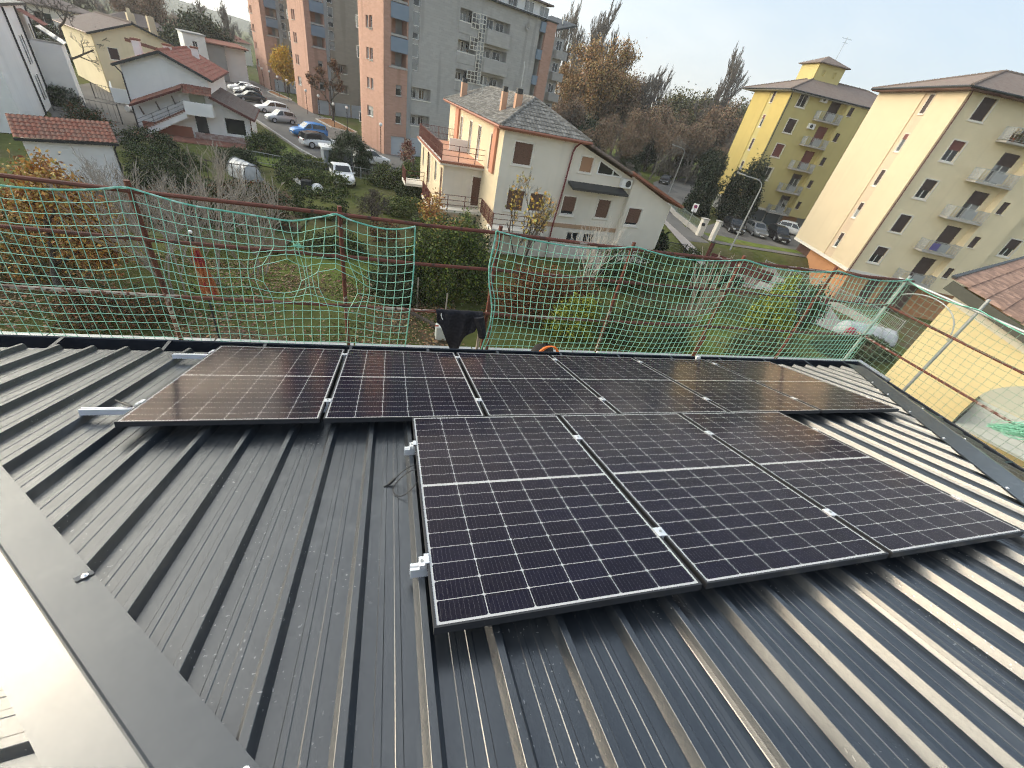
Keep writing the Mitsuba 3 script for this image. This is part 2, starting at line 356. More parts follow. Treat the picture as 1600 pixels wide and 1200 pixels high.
def hip_cap(corner, s1, s2, w1, w2):
    h = (corner - APEX); L = np.linalg.norm(h); h = h / L
    mn = s1.n + s2.n; mn /= np.linalg.norm(mn); up = .0445 / (mn @ s1.n)
    def flange(s, w):
        c = np.cross(h, s.n); c = c if c @ ((s.fr.o + s.d * s.L + s.e * (s.e1 + s.e2) / 2) - (APEX + h * L / 2)) > 0 else -c
        return c
    o1, o2 = flange(s1, w1), flange(s2, w2)
    pts = [o1 * w1 - s1.n * .012 + mn * up, o1 * w1 + mn * up, o1 * .006 + mn * (up + .0005), mn * (up + .0035), o2 * .006 + mn * (up + .0005), o2 * w2 + mn * up, o2 * w2 - s2.n * .012 + mn * up]
    st = np.linspace(-.05, L - .02, 40)
    wob = np.sin(st * 5.1) * .0012 + np.sin(st * 11.3 + 1) * .0008
    v = np.array([[APEX + h * t + q + mn * (wob[i] if 0 < j < 6 else wob[i] * 1.6) for j, q in enumerate(pts)] for i, t in enumerate(st)]).reshape(-1, 3)
    n = len(pts)
    cap = part(house, 'hip_cap', (v, np.array([[i * n + j, i * n + j + 1, (i + 1) * n + j + 1, (i + 1) * n + j] for i in range(len(st) - 1) for j in range(n - 1)])), CAP)
    return cap, h, L, o1, o2, mn, up
def screw(cap, p, n):
    mb = MB(); a = np.cross(n, [1, .2, 0]); a /= np.linalg.norm(a); b = np.cross(n, a)
    ang = np.arange(10) * np.pi / 5
    for r, z0, z1 in ((.011, 0, .0025), (.0055, .0025, .009)):
        ring = [p + (a * math.cos(t) + b * math.sin(t)) * r for t in ang]
        v = np.vstack([np.array(ring) + n * z0, np.array(ring) + n * z1, [p + n * (z1 + .001)]])
        mb.add(v, [[i, (i + 1) % 10, 10 + (i + 1) % 10, 10 + i] for i in range(10)]); mb.add(v[10:], [[i, (i + 1) % 10, 10] for i in range(10)])
    part(cap, 'screw', mb, ALU)
capL = hip_cap(FL, left, front, .150, .150)
capR = hip_cap(FR, front, right, .215, .19)
capB = hip_cap(BR_, right, back, .2, .2); capC = hip_cap(BL, back, left, .2, .2)
for cap, f0, side, w, s in ((capL, (3.35, 5.6), 4, .150, front), (capR, (3.1, 4.1, 5.1, 5.9, 6.6, 7.2), 3, .215, front), (capR, (3.3, 4.4, 5.5, 6.5), 4, .19, right)):
    c, h, L, o1, o2, mn, up = cap
    for t in f0: screw(c, APEX + h * t + (o1, o2)[side - 3] * (w - .025) + mn * (up + .001), s.n)
# the lap joint of two lengths of the left cap: a lifted corner tab with its screw
c, h, L, o1, o2, mn, up = capL; t = MB(); p = APEX + h * 4.42 + o2 * .10 + mn * (up + .003)
t.hexa([p + h * a + o2 * b + mn * z for a in (-.008, .014) for b in (.0, .052) for z in ((0, .002) if a < 0 else (.003, .006))]); part(c, 'joint_tab', t, CAP)
screw(c, p + o2 * .028 + mn * .004, mn)
# walls and gutters
w = MB(); w.box(-4.05, 7.0, -8.4, 3.05, G - .3, ZE - .16); part(house, 'wall', w, IVORY)
sof = MB(); sof.box(-4.33, 7.28, -8.66, 3.33, ZE - .16, ZE - .06); part(house, 'soffit', sof, TRIM)
def gutter(a, b, out):
    """box gutter from a to b (eave corners, at pan level), out = outward unit vector"""
    mb = MB(); o = np.array(out, float); d = (b - a) / np.linalg.norm(b - a)
    a2, b2 = a - d * .0 , b + d * .0
    pr_ = [(-.03, -.010), (.004, -.012), (.006, -.125), (.190, -.125), (.198, -.006), (.206, .004), (.216, .000), (.216, -.014), (.206, -.016), (.204, -.131), (-.002, -.131)]
    def P(c, sgn): return [c + o * u + np.array([0, 0, z]) + d * sgn * max(u, 0) for u, z in pr_]
    v = np.array(P(a2, -1) + P(b2, 1)); n = len(pr_)
    mb.add(v, [[i, i + 1, n + i + 1, n + i] for i in range(n - 1)])
    g = part(house, 'gutter', mb, GUT)
    for t in np.arange(.35, np.linalg.norm(b - a), .86):
        c = a + d * t; bk = MB(); bk.hexa([c + d * q + o * u + np.array([0, 0, z]) for q in (-.015, .015) for u, zz in ((-.02, .006), (.203, .000)) for z in (zz - .004, zz)]); part(g, 'bracket', bk, GUT)
gutter(FL, FR, (0, 1, 0)); gutter(FR, BR_, (1, 0, 0)); gutter(BL, FL, (-1, 0, 0)); gutter(BR_, BL, (0, -1, 0))

# ================================================================ solar panels
TH = math.radians(16.7)
RF = Frame((0, 0, 0), (1, 0, 0), (0, math.cos(TH), -math.sin(TH)), (0, math.sin(TH), math.cos(TH)))   # roof plane through the panel tops
PWD, PH, GAP = 1.134, 1.7117, .0257
def octagon(w, h, c):
    v = np.array([[c, 0, 0], [w - c, 0, 0], [w, c, 0], [w, h - c, 0], [w - c, h, 0], [c, h, 0], [0, h - c, 0], [0, c, 0]], float)
    f = [[0, i, i + 1] for i in range(1, 7)]
    return v, np.array(f), v[:, :2] / np.array([w, h])
MX, MY, CG = .019, .021, .0032
cw = (PWD - 2 * MX - 5 * CG) / 6; MID = .020
ch = (PH - 2 * MY - MID - 16 * CG) / 18
cv, cf, cuv = octagon(cw, ch, .006)
CELL_PLY = mikit.ply((cv, cf), CELL, uv=cuv)
fm = MB()
for x0, x1, y0, y1 in ((0, PWD, 0, .009), (0, PWD, PH - .009, PH), (0, .009, .009, PH - .009), (PWD - .009, PWD, .009, PH - .009)):
    fm.box(x0, x1, y0, y1, -.033, 0)
FRAME_PLY = mikit.ply(fm.mesh(), FRAME)
bs = MB(); bs.box(.009, PWD - .009, .009, PH - .009, -.006, -.0022); BACK_PLY = mikit.ply(bs.mesh(), BACK)
RM = np.eye(4); RM[:3, :3] = RF.m
def place(d, x, y, z=0.0, rot=0.0):
    m = RM.copy(); m[:3, 3] = RF([x, y, z])
    return {**d, 'to_world': T4(m)}
pos_words = ['leftmost', 'second from left', 'third from left', 'fourth from left', 'fifth from left', 'rightmost']
panels = [('near', i, i * (PWD + GAP), 0.0) for i in range(3)] + [('far', i, -1.7522 + i * (PWD + GAP), PH + .004) for i in range(6)]
for row, i, x, y in panels:
    word = (['leftmost', 'middle', 'rightmost'] if row == 'near' else pos_words)[i]
    p = thing('photovoltaic_module', f'black framed solar panel, {word} of the {"three in the row nearer the camera" if row == "near" else "six in the row along the gutter"}', 'solar panel', 'solar panels on the metal roof')
    part(p, 'frame', place(FRAME_PLY, x, y), None)
    part(p, 'backsheet', place(BACK_PLY, x, y), None)
    for r in range(18):
        yy = y + MY + r * (ch + CG) + (MID - CG if r > 8 else 0)
        for q in range(6):
            part(p, 'cell', place(CELL_PLY, x + MX + q * (cw + CG), yy, -.0019), None)
def rail(x0, x1, y, label):
    mb = MB(RF); z0, z1 = -.074, -.034
    for a, b, c, d in ((-.02, -.014, z0, z1), (.014, .02, z0, z1), (-.014, .014, z0, z0 + .004), (-.014, -.006, z1 - .006, z1), (.006, .014, z1 - .006, z1), (-.014, .014, -.058, -.055)):
        mb.box(x0, x1, y + a, y + b, c, d)
    return solo('mounting_rail', mb, ALU, label, 'rail', group='aluminium rails under the panels')
XB0, XB1 = -1.7522, -1.7522 + 6 * PWD + 5 * GAP
XF1 = 3 * PWD + 2 * GAP
rail(-2.075, XB1 + .05, 2.00, 'bright aluminium rail under the far panel row, its end jutting out near the connector')
rail(-2.07, XB1 + .05, 3.225, 'bright aluminium rail under the far panel row, the one closest to the gutter')
rail(-.068, XF1 + .06, .325, 'bright aluminium rail under the near panel row, lower one with the bolted end clamp')
rail(-.064, XF1 + .06, 1.325, 'short aluminium rail end under the near panel row, upper one above the black cable')
def clamp(x, y, kind, label):
    mb = MB(RF); b = MB(RF)
    if kind == 'mid':
        mb.box(x - .024, x + .024, y - .03, y + .03, .0012, .0045); mb.box(x - .008, x + .008, y - .028, y + .028, -.034, .001)
    else:
        s = 1 if kind == 'right' else -1
        def bx(a0, a1, z0, z1): mb.box(*(sorted((x + s * a0, x + s * a1))), y - .027, y + .027, z0, z1)
        bx(-.008, .012, .0012, .0045); bx(.008, .012, -.034, .0012); bx(.012, .032, -.012, -.008); bx(.028, .032, -.034, -.012)
        x = x + s * .02
    ang = np.arange(8) * np.pi / 4; z = .0045 if kind == 'mid' else -.008
    ring = np.array([[x + .007 * math.cos(t), y + .007 * math.sin(t), z] for t in ang])
    b.add(np.vstack([ring, ring + [0, 0, .006], [[x, y, z + .006]]]), [[i, (i + 1) % 8, 8 + (i + 1) % 8, 8 + i] for i in range(8)]); b.add(np.vstack([ring + [0, 0, .006], [[x, y, z + .004]]]), [[i, (i + 1) % 8, 8] for i in range(8)])
    c = thing('panel_clamp', label, 'clamp', 'clamps that hold the solar panels')
    part(c, 'body', mb, ALU); part(c, 'bolt', b, STEEL)
NR = ['first', 'second', 'third', 'fourth', 'fifth']
for yy, w_ in ((.325, 'closer to the camera'), (1.325, 'towards the far row')):
    clamp(0, yy, 'left', f'aluminium end clamp on the left edge of the near panel row, {w_}')
    clamp(XF1, yy, 'right', f'aluminium end clamp on the right edge of the near panel row, {w_}')
    for i in (1, 2): clamp(i * (PWD + GAP) - GAP / 2, yy, 'mid', f'aluminium clamp in the {NR[i-1]} gap of the near panel row, {w_}')
for yy, w_ in ((2.03, 'near its camera side'), (3.235, 'near the gutter')):
    clamp(XB0, yy, 'left', f'aluminium end clamp on the left edge of the far panel row, {w_}')
    clamp(XB1, yy, 'right', f'aluminium end clamp on the right edge of the far panel row, {w_}')
    for i in range(1, 6): clamp(XB0 + i * (PWD + GAP) - GAP / 2, yy, 'mid', f'aluminium clamp in the {NR[i-1]} gap of the far panel row, {w_}')
br = MB(RF); br.box(3.93, 3.965, 3.47, 3.50, -.07, .028); br.box(3.915, 3.98, 3.455, 3.475, .0, .026)
solo('end_bracket', br, WHITE, 'small white bracket standing up behind the far panel row at the gutter', 'bracket')

# black cable with plug at the near row's left edge, and a plug on the far rail
def smooth_path(pts, n=60):
    from scipy.interpolate import CubicSpline
    p = np.array(pts, float); t = np.r_[0, np.cumsum(np.linalg.norm(np.diff(p, axis=0), axis=1))]
    return CubicSpline(t, p)(np.linspace(0, t[-1], n))
cb = thing('solar_cable', 'thin black cable loop with a plug lying left of the near panels', 'cable')
loop = smooth_path([(.05, 1.09, -.045), (-.02, 1.10, -.025), (-.08, 1.09, -.055), (-.125, 1.062, -.085)], 30)
lp2 = smooth_path([(.05, 1.03, -.045), (-.03, 1.055, -.03), (-.10, 1.03, -.07), (-.135, .97, -.10), (-.10, .92, -.105), (-.04, .925, -.07), (.01, .98, -.03), (.02, 1.06, -.03), (.05, 1.10, -.04)], 60)
part(cb, 'wire', MB(RF).tube(loop, .0028).tube(lp2, .0028), BLACK, 40)
part(cb, 'plug', MB(RF).tube([(-.12, 1.065, -.082), (-.13, 1.059, -.088), (-.155, 1.044, -.104), (-.16, 1.041, -.107), (-.185, 1.026, -.111)], [.005, .0085, .008, .005, .0035], 8), BLACK, 40)
cb = thing('cable_plug', 'short black cable plug resting on the jutting end of the far rail', 'plug')
part(cb, 'body', MB(RF).tube([(-1.80, 2.00, -.022), (-1.83, 2.02, -.022), (-1.87, 2.05, -.02), (-1.88, 2.055, -.02), (-1.93, 2.09, -.014)], [.006, .011, .010, .006, .0045], 8), BLACK, 40)

# ================================================================ scaffold round the eaves
SY, SX, ZT = 4.25, 8.33, .15
sc = thing('scaffold', 'rusty red tube scaffold with guard rails just beyond the roof edge', 'scaffold')
for k, x in enumerate((-6.18, -4.36, -2.54, -.69, 1.10, 2.93, 4.77, 6.61)):
    part(sc, 'post', MB().tube([(x, SY, G), (x, SY, ZT + .05)], .0245, 10), RUST, 40)
    part(sc, 'inner_post', MB().tube([(x + .02, SY + .82, G), (x + .02, SY + .82, -2.2)], .0245, 8), RUST, 40)
    part(sc, 'transom', MB().tube([(x, SY, -2.1), (x + .02, SY + .82, -2.1)], .022, 8), RUST, 40)
for k, (x, y) in enumerate(((SX, SY), (SX, 3.13), (SX, 1.3), (SX, -.5), (SX, -2.3))):
    part(sc, 'galvanised_post', MB().tube([(x, y, G), (x, y, ZT + (.05 if k != 1 else .16))], .0245, 10), STEEL, 40, label='grey galvanised post')
for z in (.125, -.335, -.955):
    xs = (-6.9, -4.36, -.69, 1.10, 4.77, SX + .05)
    for a, b in zip(xs[:-1], xs[1:]):
        part(sc, 'guard_rail', MB().tube([(a - .05, SY - .045, z + .004 * math.sin(a * 7)), ((a + b) / 2, SY - .045, z - .006), (b + .05, SY - .045, z + .004 * math.sin(b * 7))], .0215, 8), RUST, 40)
    part(sc, 'guard_rail', MB().tube([(SX - .045, SY + .1, z - .01), (SX - .045, -3.0, z - .01)], .019, 8), RUST if z < 0 else STEEL, 40)
for x in (1.10, 4.77): part(sc, 'coupling', MB().tube([(x + .09, SY + .03, -1.9), (x + .085, SY + .03, -1.18)], .022, 8), RUST, 40)
part(sc, 'brace', MB().tube(smooth_path([(SX - .02, 4.15, -.10), (SX - .02, 3.55, .02), (SX - .02, 3.36, -.06), (SX - .02, 3.16, -.42)], 24), .010, 8), STEEL, 40)
for k, a in enumerate(np.arange(-6.18, SX + .9, 1.83)):
    dk = MB()
    for q in range(3): dk.box(a + .01, a + 1.82, SY + .06 + q * .26, SY + .30 + q * .26, -2.075, -2.03)
    part(sc, 'deck', dk, STEEL)
# sticks standing beyond the gutter
solo('white_pipe', MB().tube([(2.70, 3.86, -2.0), (2.74, 3.90, -1.30)], .016, 8), WHITE, 'short white pipe end poking up beyond the gutter behind the net', 'pipe', 40)
solo('timber_post', MB().box(1.0, 1.035, 4.16, 4.20, -2.0, -1.17), pr('old_timber', (.28, .235, .19), .85), 'weathered thin timber post beside the rusty pole at the net opening', 'post')

# ---------------------------------------------------------------- safety nets
def rnd_field(u, v, seed, amp, f):
    r = np.random.default_rng(seed); o = 0
    for _ in range(7):
        a, b, c = r.normal(0, f), r.normal(0, f), r.uniform(0, 6.28); o = o + np.sin(u * a + v * b + c)
    return amp * o / 7 ** .5
def net_mesh(P, skip=None, r=.0040):
    """P: (nu, nv, 3) grid of knots -> thin three-sided cords"""
    nu, nv, _ = P.shape
    a, b = [], []
    A = P[:-1].reshape(-1, 3); B = P[1:].reshape(-1, 3); C = P[:, :-1].reshape(-1, 3); D = P[:, 1:].reshape(-1, 3)
    a, b = np.vstack([A, C]), np.vstack([B, D])
    if skip is not None:
        s = np.concatenate([(skip[:-1] | skip[1:]).ravel(), (skip[:, :-1] | skip[:, 1:]).ravel()]); a, b = a[~s], b[~s]
    m = (a + b) / 2; m[:, 2] -= .004
    a, b = np.vstack([a, m]), np.vstack([m, b])
    t = b - a; t /= np.linalg.norm(t, axis=1, keepdims=True) + 1e-9
    s = np.cross(t, np.where(np.abs(t[:, 2:]) > .8, [1.0, 0, 0], [0, 0, 1.0])); s /= np.linalg.norm(s, axis=1, keepdims=True); q = np.cross(t, s)
    ang = np.arange(3) * 2.094
    ring = np.cos(ang)[None, :, None] * s[:, None] + np.sin(ang)[None, :, None] * q[:, None]
    v = np.stack([a[:, None] + ring * r, b[:, None] + ring * r], 1).reshape(-1, 3)
    base = np.arange(len(a))[:, None] * 6
    f = np.concatenate([np.concatenate([base + [i, (i + 1) % 3, 3 + (i + 1) % 3], base + [i, 3 + (i + 1) % 3, 3 + i]], 0) for i in range(3)])
    return v, f
def sag(x, posts, d):
    """height of the top rope: tied up at the posts, hanging between"""
    p = np.array(posts); i = np.clip(np.searchsorted(p, x) - 1, 0, len(p) - 2)
    t = (x - p[i]) / (p[i + 1] - p[i]); return -4 * d * t * (1 - t)
ny_l, nz = 64, 21
def left_net():
    n = thing('safety_net', 'green safety net with two torn holes, left of the opening', 'safety net', 'green safety nets on the scaffold')
    u = np.linspace(0, 1, 64); v = np.linspace(0, 1, 21); U, V = np.meshgrid(u, v, indexing='ij')
    xr = .10 - .13 * V
    x = -6.2 + (xr + 6.2) * U
    posts = (-6.3, -4.36, -2.54, -.69, .20)
    top = .155 + sag(-6.2 + 6.3 * U, posts, .115) + np.where(U > .88, -.0, 0)
    z = top + (-1.95 - top) * V ** 1.0
    y = SY - .085 - .10 * np.sin(V * 3.1) * (.6 + .4 * np.sin(x * 1.7)) 
    x = x + rnd_field(U * 9, V * 3, 1, .022, 2.0) * np.minimum(1, V * 5); z = z + rnd_field(U * 9, V * 3, 2, .020, 2.0) * np.minimum(1, V * 6); y = y + rnd_field(U * 9, V * 3, 3, .02, 2.0)
    def pull(cx, cz, R, k, xx, zz):       # gathers the knots towards (k>0) or away from (k<0) a point
        dx, dz = xx - cx, zz - cz; d2 = dx * dx + dz * dz; w = np.exp(-d2 / R ** 2)
        return xx - dx * k * w, zz - dz * k * w
    skip = np.zeros(x.shape, bool)
    for cx, cz, R0 in ((-1.36, -.60, .105), (-.73, -.66, .115)):
        dx, dz = x - cx, z - cz; r = np.hypot(dx, dz) + 1e-6
        skip |= r < .050
        push = np.clip(R0 * 1.35 - r * .40, 0, None) * (r < R0 * 3.2)
        x = x + dx / r * push; z = z + dz / r * push
    for cx, cz, R, k in ((-1.13, -.25, .20, .62), (-1.13, -.27, .42, .25), (-.95, -.70, .3, .2), (-.50, -.85, .3, .12)):
        x, z = pull(cx, cz, R, k, x, z)
    P = np.stack([x, y, z], -1)
    part(n, 'mesh', net_mesh(P, skip), NET, kind='stuff')
    top_r = np.stack([x[:, 0], y[:, 0] - .012, z[:, 0] + .008], -1)
    part(n, 'edge_rope', MB().tube(smooth_path(top_r, 200), .0088, 6), ROPE, 60)
    part(n, 'edge_rope', MB().tube(smooth_path(np.stack([x[-1], y[-1], z[-1]], -1), 60), .0085, 6), ROPE, 60)
    kn = MB(); r = np.random.default_rng(5)
    for _ in range(26):
        c = np.array([-1.13, SY - .09, -.24]); a, b, cc = r.normal(0, [.035, .02, .016], (3, 3)); kn.tube(smooth_path([c + a, c + b * .4, c + cc], 8), .0032, 3, False)
    part(n, 'knot', kn, NET, kind='stuff')
def right_net():
    n = thing('safety_net', 'green safety net right of the opening, running along the back and round the roof corner', 'safety net', 'green safety nets on the scaffold')
    u = np.linspace(0, 1, 76); v = np.linspace(0, 1, 22); U, V = np.meshgrid(u, v, indexing='ij')
    xl = 1.03 + .09 * V
    x = xl + (SX - .03 - xl) * U
    posts = (1.0, 2.93, 4.77, 6.61, SX)
    top = .165 + sag(1.03 + 7.3 * U, posts, .085)
    z = top + (-2.0 - top) * V
    gather = np.exp(-((U * 7.3) / .5) ** 2) * np.sin(V * 3.14159)
    x = x - .05 * gather * np.sin(V * 9); y = SY - .085 - .12 * np.sin(V * 3.1) * (.5 + .5 * np.sin(x * 1.9 + 1))
    x = x + rnd_field(U * 9, V * 3, 11, .016, 2.2) * np.minimum(1, V * 5) * (U < .97); z = z + rnd_field(U * 9, V * 3, 12, .017, 2.2) * np.minimum(1, V * 6); y = y + rnd_field(U * 9, V * 3, 13, .018, 2)
    P = np.stack([x, y, z], -1)
    part(n, 'mesh', net_mesh(P), NET, kind='stuff')
    part(n, 'edge_rope', MB().tube(smooth_path(np.stack([x[:, 0], y[:, 0] - .012, z[:, 0] + .008], -1), 200), .0085, 6), ROPE, 60)
    part(n, 'edge_rope', MB().tube(smooth_path(np.stack([x[0] - .004, y[0], z[0]], -1), 60), .0095, 6), ROPE, 60)
    part(n, 'edge_rope', MB().tube(smooth_path(np.stack([x[1] - .06 + .012 * np.sin(v * 21), y[1] - .01, z[1]], -1), 60), .006, 6), ROPE, 60)
    # round the corner, along the right-hand eave
    u = np.linspace(0, 1, 62); U, V = np.meshgrid(u, v, indexing='ij')
    y = SY - .02 - 7.0 * U; z = .15 + sag(7.0 * U, (0, 1.1, 2.95, 4.75, 7.0), .07); z = z + (-2.0 - z) * V
    x = SX - .085 + .05 * np.sin(V * 3.1) * np.sin(y * 1.9)
    y = y + rnd_field(U * 9, V * 3, 21, .015, 2.2); z = z + rnd_field(U * 9, V * 3, 22, .016, 2.2) * np.minimum(1, V * 6)
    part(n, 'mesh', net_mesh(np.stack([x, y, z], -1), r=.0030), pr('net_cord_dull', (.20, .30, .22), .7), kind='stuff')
    part(n, 'edge_rope', MB().tube(smooth_path(np.stack([x[:, 0] - .01, y[:, 0], z[:, 0] + .008], -1), 160), .0075, 6), ROPE, 60)
left_net(); right_net()
bn = MB(); r = np.random.default_rng(8)
for _ in range(170):
    a = np.array([SX - .10, 1.95, -1.13]); b = np.array([SX - .12, 1.35, -.78])
    s = sorted(r.uniform(-.05, 1.05, 3)); pts = [a + (b - a) * t + r.normal(0, [.03, .05, .055]) * (.35 + .9 * t) for t in s]
    bn.tube(smooth_path(pts, 7), .0034, 3, False)
solo('gathered_net', bn, NET, 'bunched end of green netting tied over the rail at the far right', 'netting', kind='stuff')

# ---------------------------------------------------------------- jacket on the guard rail
def jacket():
    t = thing('jacket', 'black work jacket hung over the guard rail in the net opening', 'jacket')
    zr, yr = -.955 + .0235, SY - .045
    def cloth(x0, x1, drop, seed, out, yoff=0.0, nu=44, nv=34):
        u = np.linspace(0, 1, nu); v = np.linspace(0, 1, nv); U, V = np.meshgrid(u, v, indexing='ij')
        L = drop(u)[:, None]; s = V * L
        r = .03; bend = np.minimum(s / r, 1.57)
        y = yr + out * r * np.sin(bend); z = zr + r * (np.cos(bend) - 1) + .006 - np.maximum(0, s - r * 1.57)
        c = (x0 + x1) / 2; w = 1 - .10 * V + rnd_field(U * 3, V * 3, seed + 5, .05, 1.5) * V
        x = c + (x0 + (x1 - x0) * U - c) * w + rnd_field(U * 4, V * 2, seed, .012, 2) * V
        y = y + out * (.018 + .03 * V) * (1 + np.sin(U * 19 + V * 2.2 + seed)) * np.minimum(1, s / .05) * .7 + yoff * V
        return np.stack([x, y, z], -1)
    def emit(P, mb):
        a, b, _ = P.shape; i, j = np.meshgrid(np.arange(a - 1), np.arange(b - 1), indexing='ij'); k = i * b + j
        mb.add(P.reshape(-1, 3), np.stack([k, k + b, k + b + 1, k + 1], -1).reshape(-1, 4))
    def drop_front(u): return np.interp(u, [0, .10, .22, .40, .55, .70, .80, 1], [.20, .24, .40, .62, .58, .40, .31, .22])
    def drop_back(u): return np.interp(u, [0, .3, .7, 1], [.22, .45, .40, .25])
    fab = pr('black_fabric', proc(lambda p, n, uv: mix([.010, .010, .014], [.022, .022, .028], noise(p.x * 40, p.y * 40, p.z * 40))), .85, .25, sheen=.3)
    mb = MB(); emit(cloth(.40, 1.03, drop_front, 2, -1), mb); emit(cloth(.43, 1.01, drop_back, 7, 1), mb)
    part(t, 'body', mb, fab, 50)
    sl = MB(); pts = smooth_path([(.97, yr - .06, zr - .04), (1.00, yr - .075, zr - .14), (1.035, yr - .08, zr - .25), (1.05, yr - .08, zr - .34)], 12)
    sl.tube(pts, np.linspace(.075, .050, 12), 10); sl.V[-1] = sl.V[-1]; part(t, 'sleeve', sl, fab, 50)
    co = MB(); co.tube(smooth_path([(.47, yr - .065, zr - .02), (.475, yr - .072, zr - .06), (.495, yr - .08, zr - .10)], 8), .006, 6); part(t, 'drawcord', co, WHITE, 40)
    lg = MB(); lg.box(.405, .45, yr - .083, yr - .078, zr - .205, zr - .185); part(t, 'printed_patch', lg, pr('red_patch', (.45, .12, .08), .7))
    lg = MB(); lg.box(.405, .45, yr - .083, yr - .078, zr - .222, zr - .210); part(t, 'printed_patch', lg, WHITE)
jacket()
# ---------------------------------------------------------------- dark bag with an orange band, its top just above the gutter
bag = thing('work_bag', 'dark rounded bag with an orange band, just showing above the gutter', 'bag')
U, V = np.meshgrid(np.linspace(0, 2 * np.pi, 41), np.linspace(0, 1, 22), indexing='ij')
prof = np.interp(V, [0, .12, .5, .8, .92, 1], [.80, .98, 1.0, .86, .62, 0.02])
bx = 1.95 + .20 * prof * np.sign(np.cos(U)) * np.abs(np.cos(U)) ** .8 + .01 * np.sin(V * 14 + U * 2); by = 4.0 + .15 * prof * np.sign(np.sin(U)) * np.abs(np.sin(U)) ** .8; bz = -2.02 + .755 * V + .015 * np.sin(U * 3)
i, j = np.meshgrid(np.arange(40), np.arange(21), indexing='ij'); k = i * 22 + j
part(bag, 'body', (np.stack([bx, by, bz], -1).reshape(-1, 3), np.stack([k, k + 22, k + 23, k + 1], -1).reshape(-1, 4)), pr('bag_cloth', (.030, .026, .024), .8), 50)
th = np.linspace(-1.1, 1.5, 30)
ob = MB()
for a, b in zip(th[:-1], th[1:]):
    def pt(t, off, w): return (1.985 + .178 * math.sin(t) * .95 + w * .7, 3.86 + .03 * off - .13 * (1 - math.cos(t * .5)) * -1, -1.51 + .285 * math.cos(t) + 0.0)
    ob.hexa([pt(t, o, w) for t in (a, b) for o in (0, 1) for w in (-.03, .03)])
part(bag, 'band', ob, pr('orange_band', (.85, .20, .035), .6), 40)

# ================================================================ building helpers
def facade(fr, u0, u1, z0, z1, holes, depth=.14, mb=None, clip=None):
    """wall face at v = 0 with rectangular holes (ua, ub, za, zb) and their reveals"""
    mb = mb or MB(fr)
    us = sorted({u0, u1, *[h[0] for h in holes], *[h[1] for h in holes]}); zs = sorted({z0, z1, *[h[2] for h in holes], *[h[3] for h in holes]})
    us = [u for u in us if u0 <= u <= u1]; zs = [z for z in zs if z0 <= z <= z1]
    for a, b in zip(us[:-1], us[1:]):
        for c, d in zip(zs[:-1], zs[1:]):
            m, n = (a + b) / 2, (c + d) / 2
            if any(h[0] < m < h[1] and h[2] < n < h[3] for h in holes): continue
            mb.quad([a, 0, c], [b, 0, c], [b, 0, d], [a, 0, d])
    for h in holes:
        a, b, c, d = h[:4]; D = h[4] if len(h) > 4 else depth
        for p, q in (((a, c), (a, d)), ((b, c), (b, d)), ((a, c), (b, c)), ((a, d), (b, d))):
            mb.quad([p[0], 0, p[1]], [q[0], 0, q[1]], [q[0], -D, q[1]], [p[0], -D, p[1]])
        mb.quad([a, -D, c], [b, -D, c], [b, -D, d], [a, -D, d])
    return mb
def window(parent, fr, a, b, c, d, shut=0.0, smat=None, glass=None, frame=None, surround=0.0, depth=.14, sill=.05, mull=1, name='window', smat_name='shutter', sm=None):
    frame = frame or WHITE; mb = MB(fr); w = .045; v0, v1 = -depth + .004, -depth + .05
    mb.box(a, a + w, v0, v1, c, d); mb.box(b - w, b, v0, v1, c, d); mb.box(a + w, b - w, v0, v1, c, c + w); mb.box(a + w, b - w, v0, v1, d - w, d)
    for k in range(mull):
        m = a + (b - a) * (k + 1) / (mull + 1); mb.box(m - w * .6, m + w * .6, v0, v1, c + w, d - w)
    k = part(parent, name, mb, frame)
    if sill or surround:
        s = MB(fr)
        if surround:
            q = surround
            s.box(a - q, a, .002, .03, c - q, d + q); s.box(b, b + q, .002, .03, c - q, d + q); s.box(a, b, .002, .03, d, d + q); s.box(a, b, .002, .03, c - q, c)
        if sill: s.box(a - .07 - surround, b + .07 + surround, -depth + .05, .07, c - .05 - surround, c - surround + .006)
        part(k, 'sill' if not surround else 'surround', s, sm or TRIM)
    zs = d - (d - c) * shut
    if shut < 1:
        part(k, 'pane', MB(fr).quad([a + w, -depth + .02, c + w], [b - w, -depth + .02, c + w], [b - w, -depth + .02, zs], [a + w, -depth + .02, zs]), glass or DARKGLASS)
    if shut > 0:
        part(k, smat_name, MB(fr).box(a + .01, b - .01, -depth + .052, -depth + .075, zs if shut < 1 else c + .01, d - .005), smat or SHUT)
    return k
def railing(parent, pts, h, m, step=.13, r=.009, name='railing', rails=1, fr=None):
    """posts, top rail and upright bars along a polyline of (x, y, z) points"""
    mb = MB(fr)
    for p, q in zip(pts[:-1], pts[1:]):
        p, q = np.array(p, float), np.array(q, float); L = np.linalg.norm(q - p)
        for z in [h] + [h * (i + 1) / (rails + 1) for i in range(rails)] + ([.08] if step else []): mb.beam(p + [0, 0, z], q + [0, 0, z], .035, .03)
        for t in np.linspace(0, 1, max(2, int(L / 1.6) + 2)): mb.beam(p + (q - p) * t, p + (q - p) * t + [0, 0, h + .02], .045, .045, (1, 0.2, 0))
        if step:
            for t in np.arange(step, L, step): mb.beam(p + (q - p) * t / L + [0, 0, .08], p + (q - p) * t / L + [0, 0, h], r * 2, r * 2, (1, .2, 0))
    return part(parent, name, mb, m)
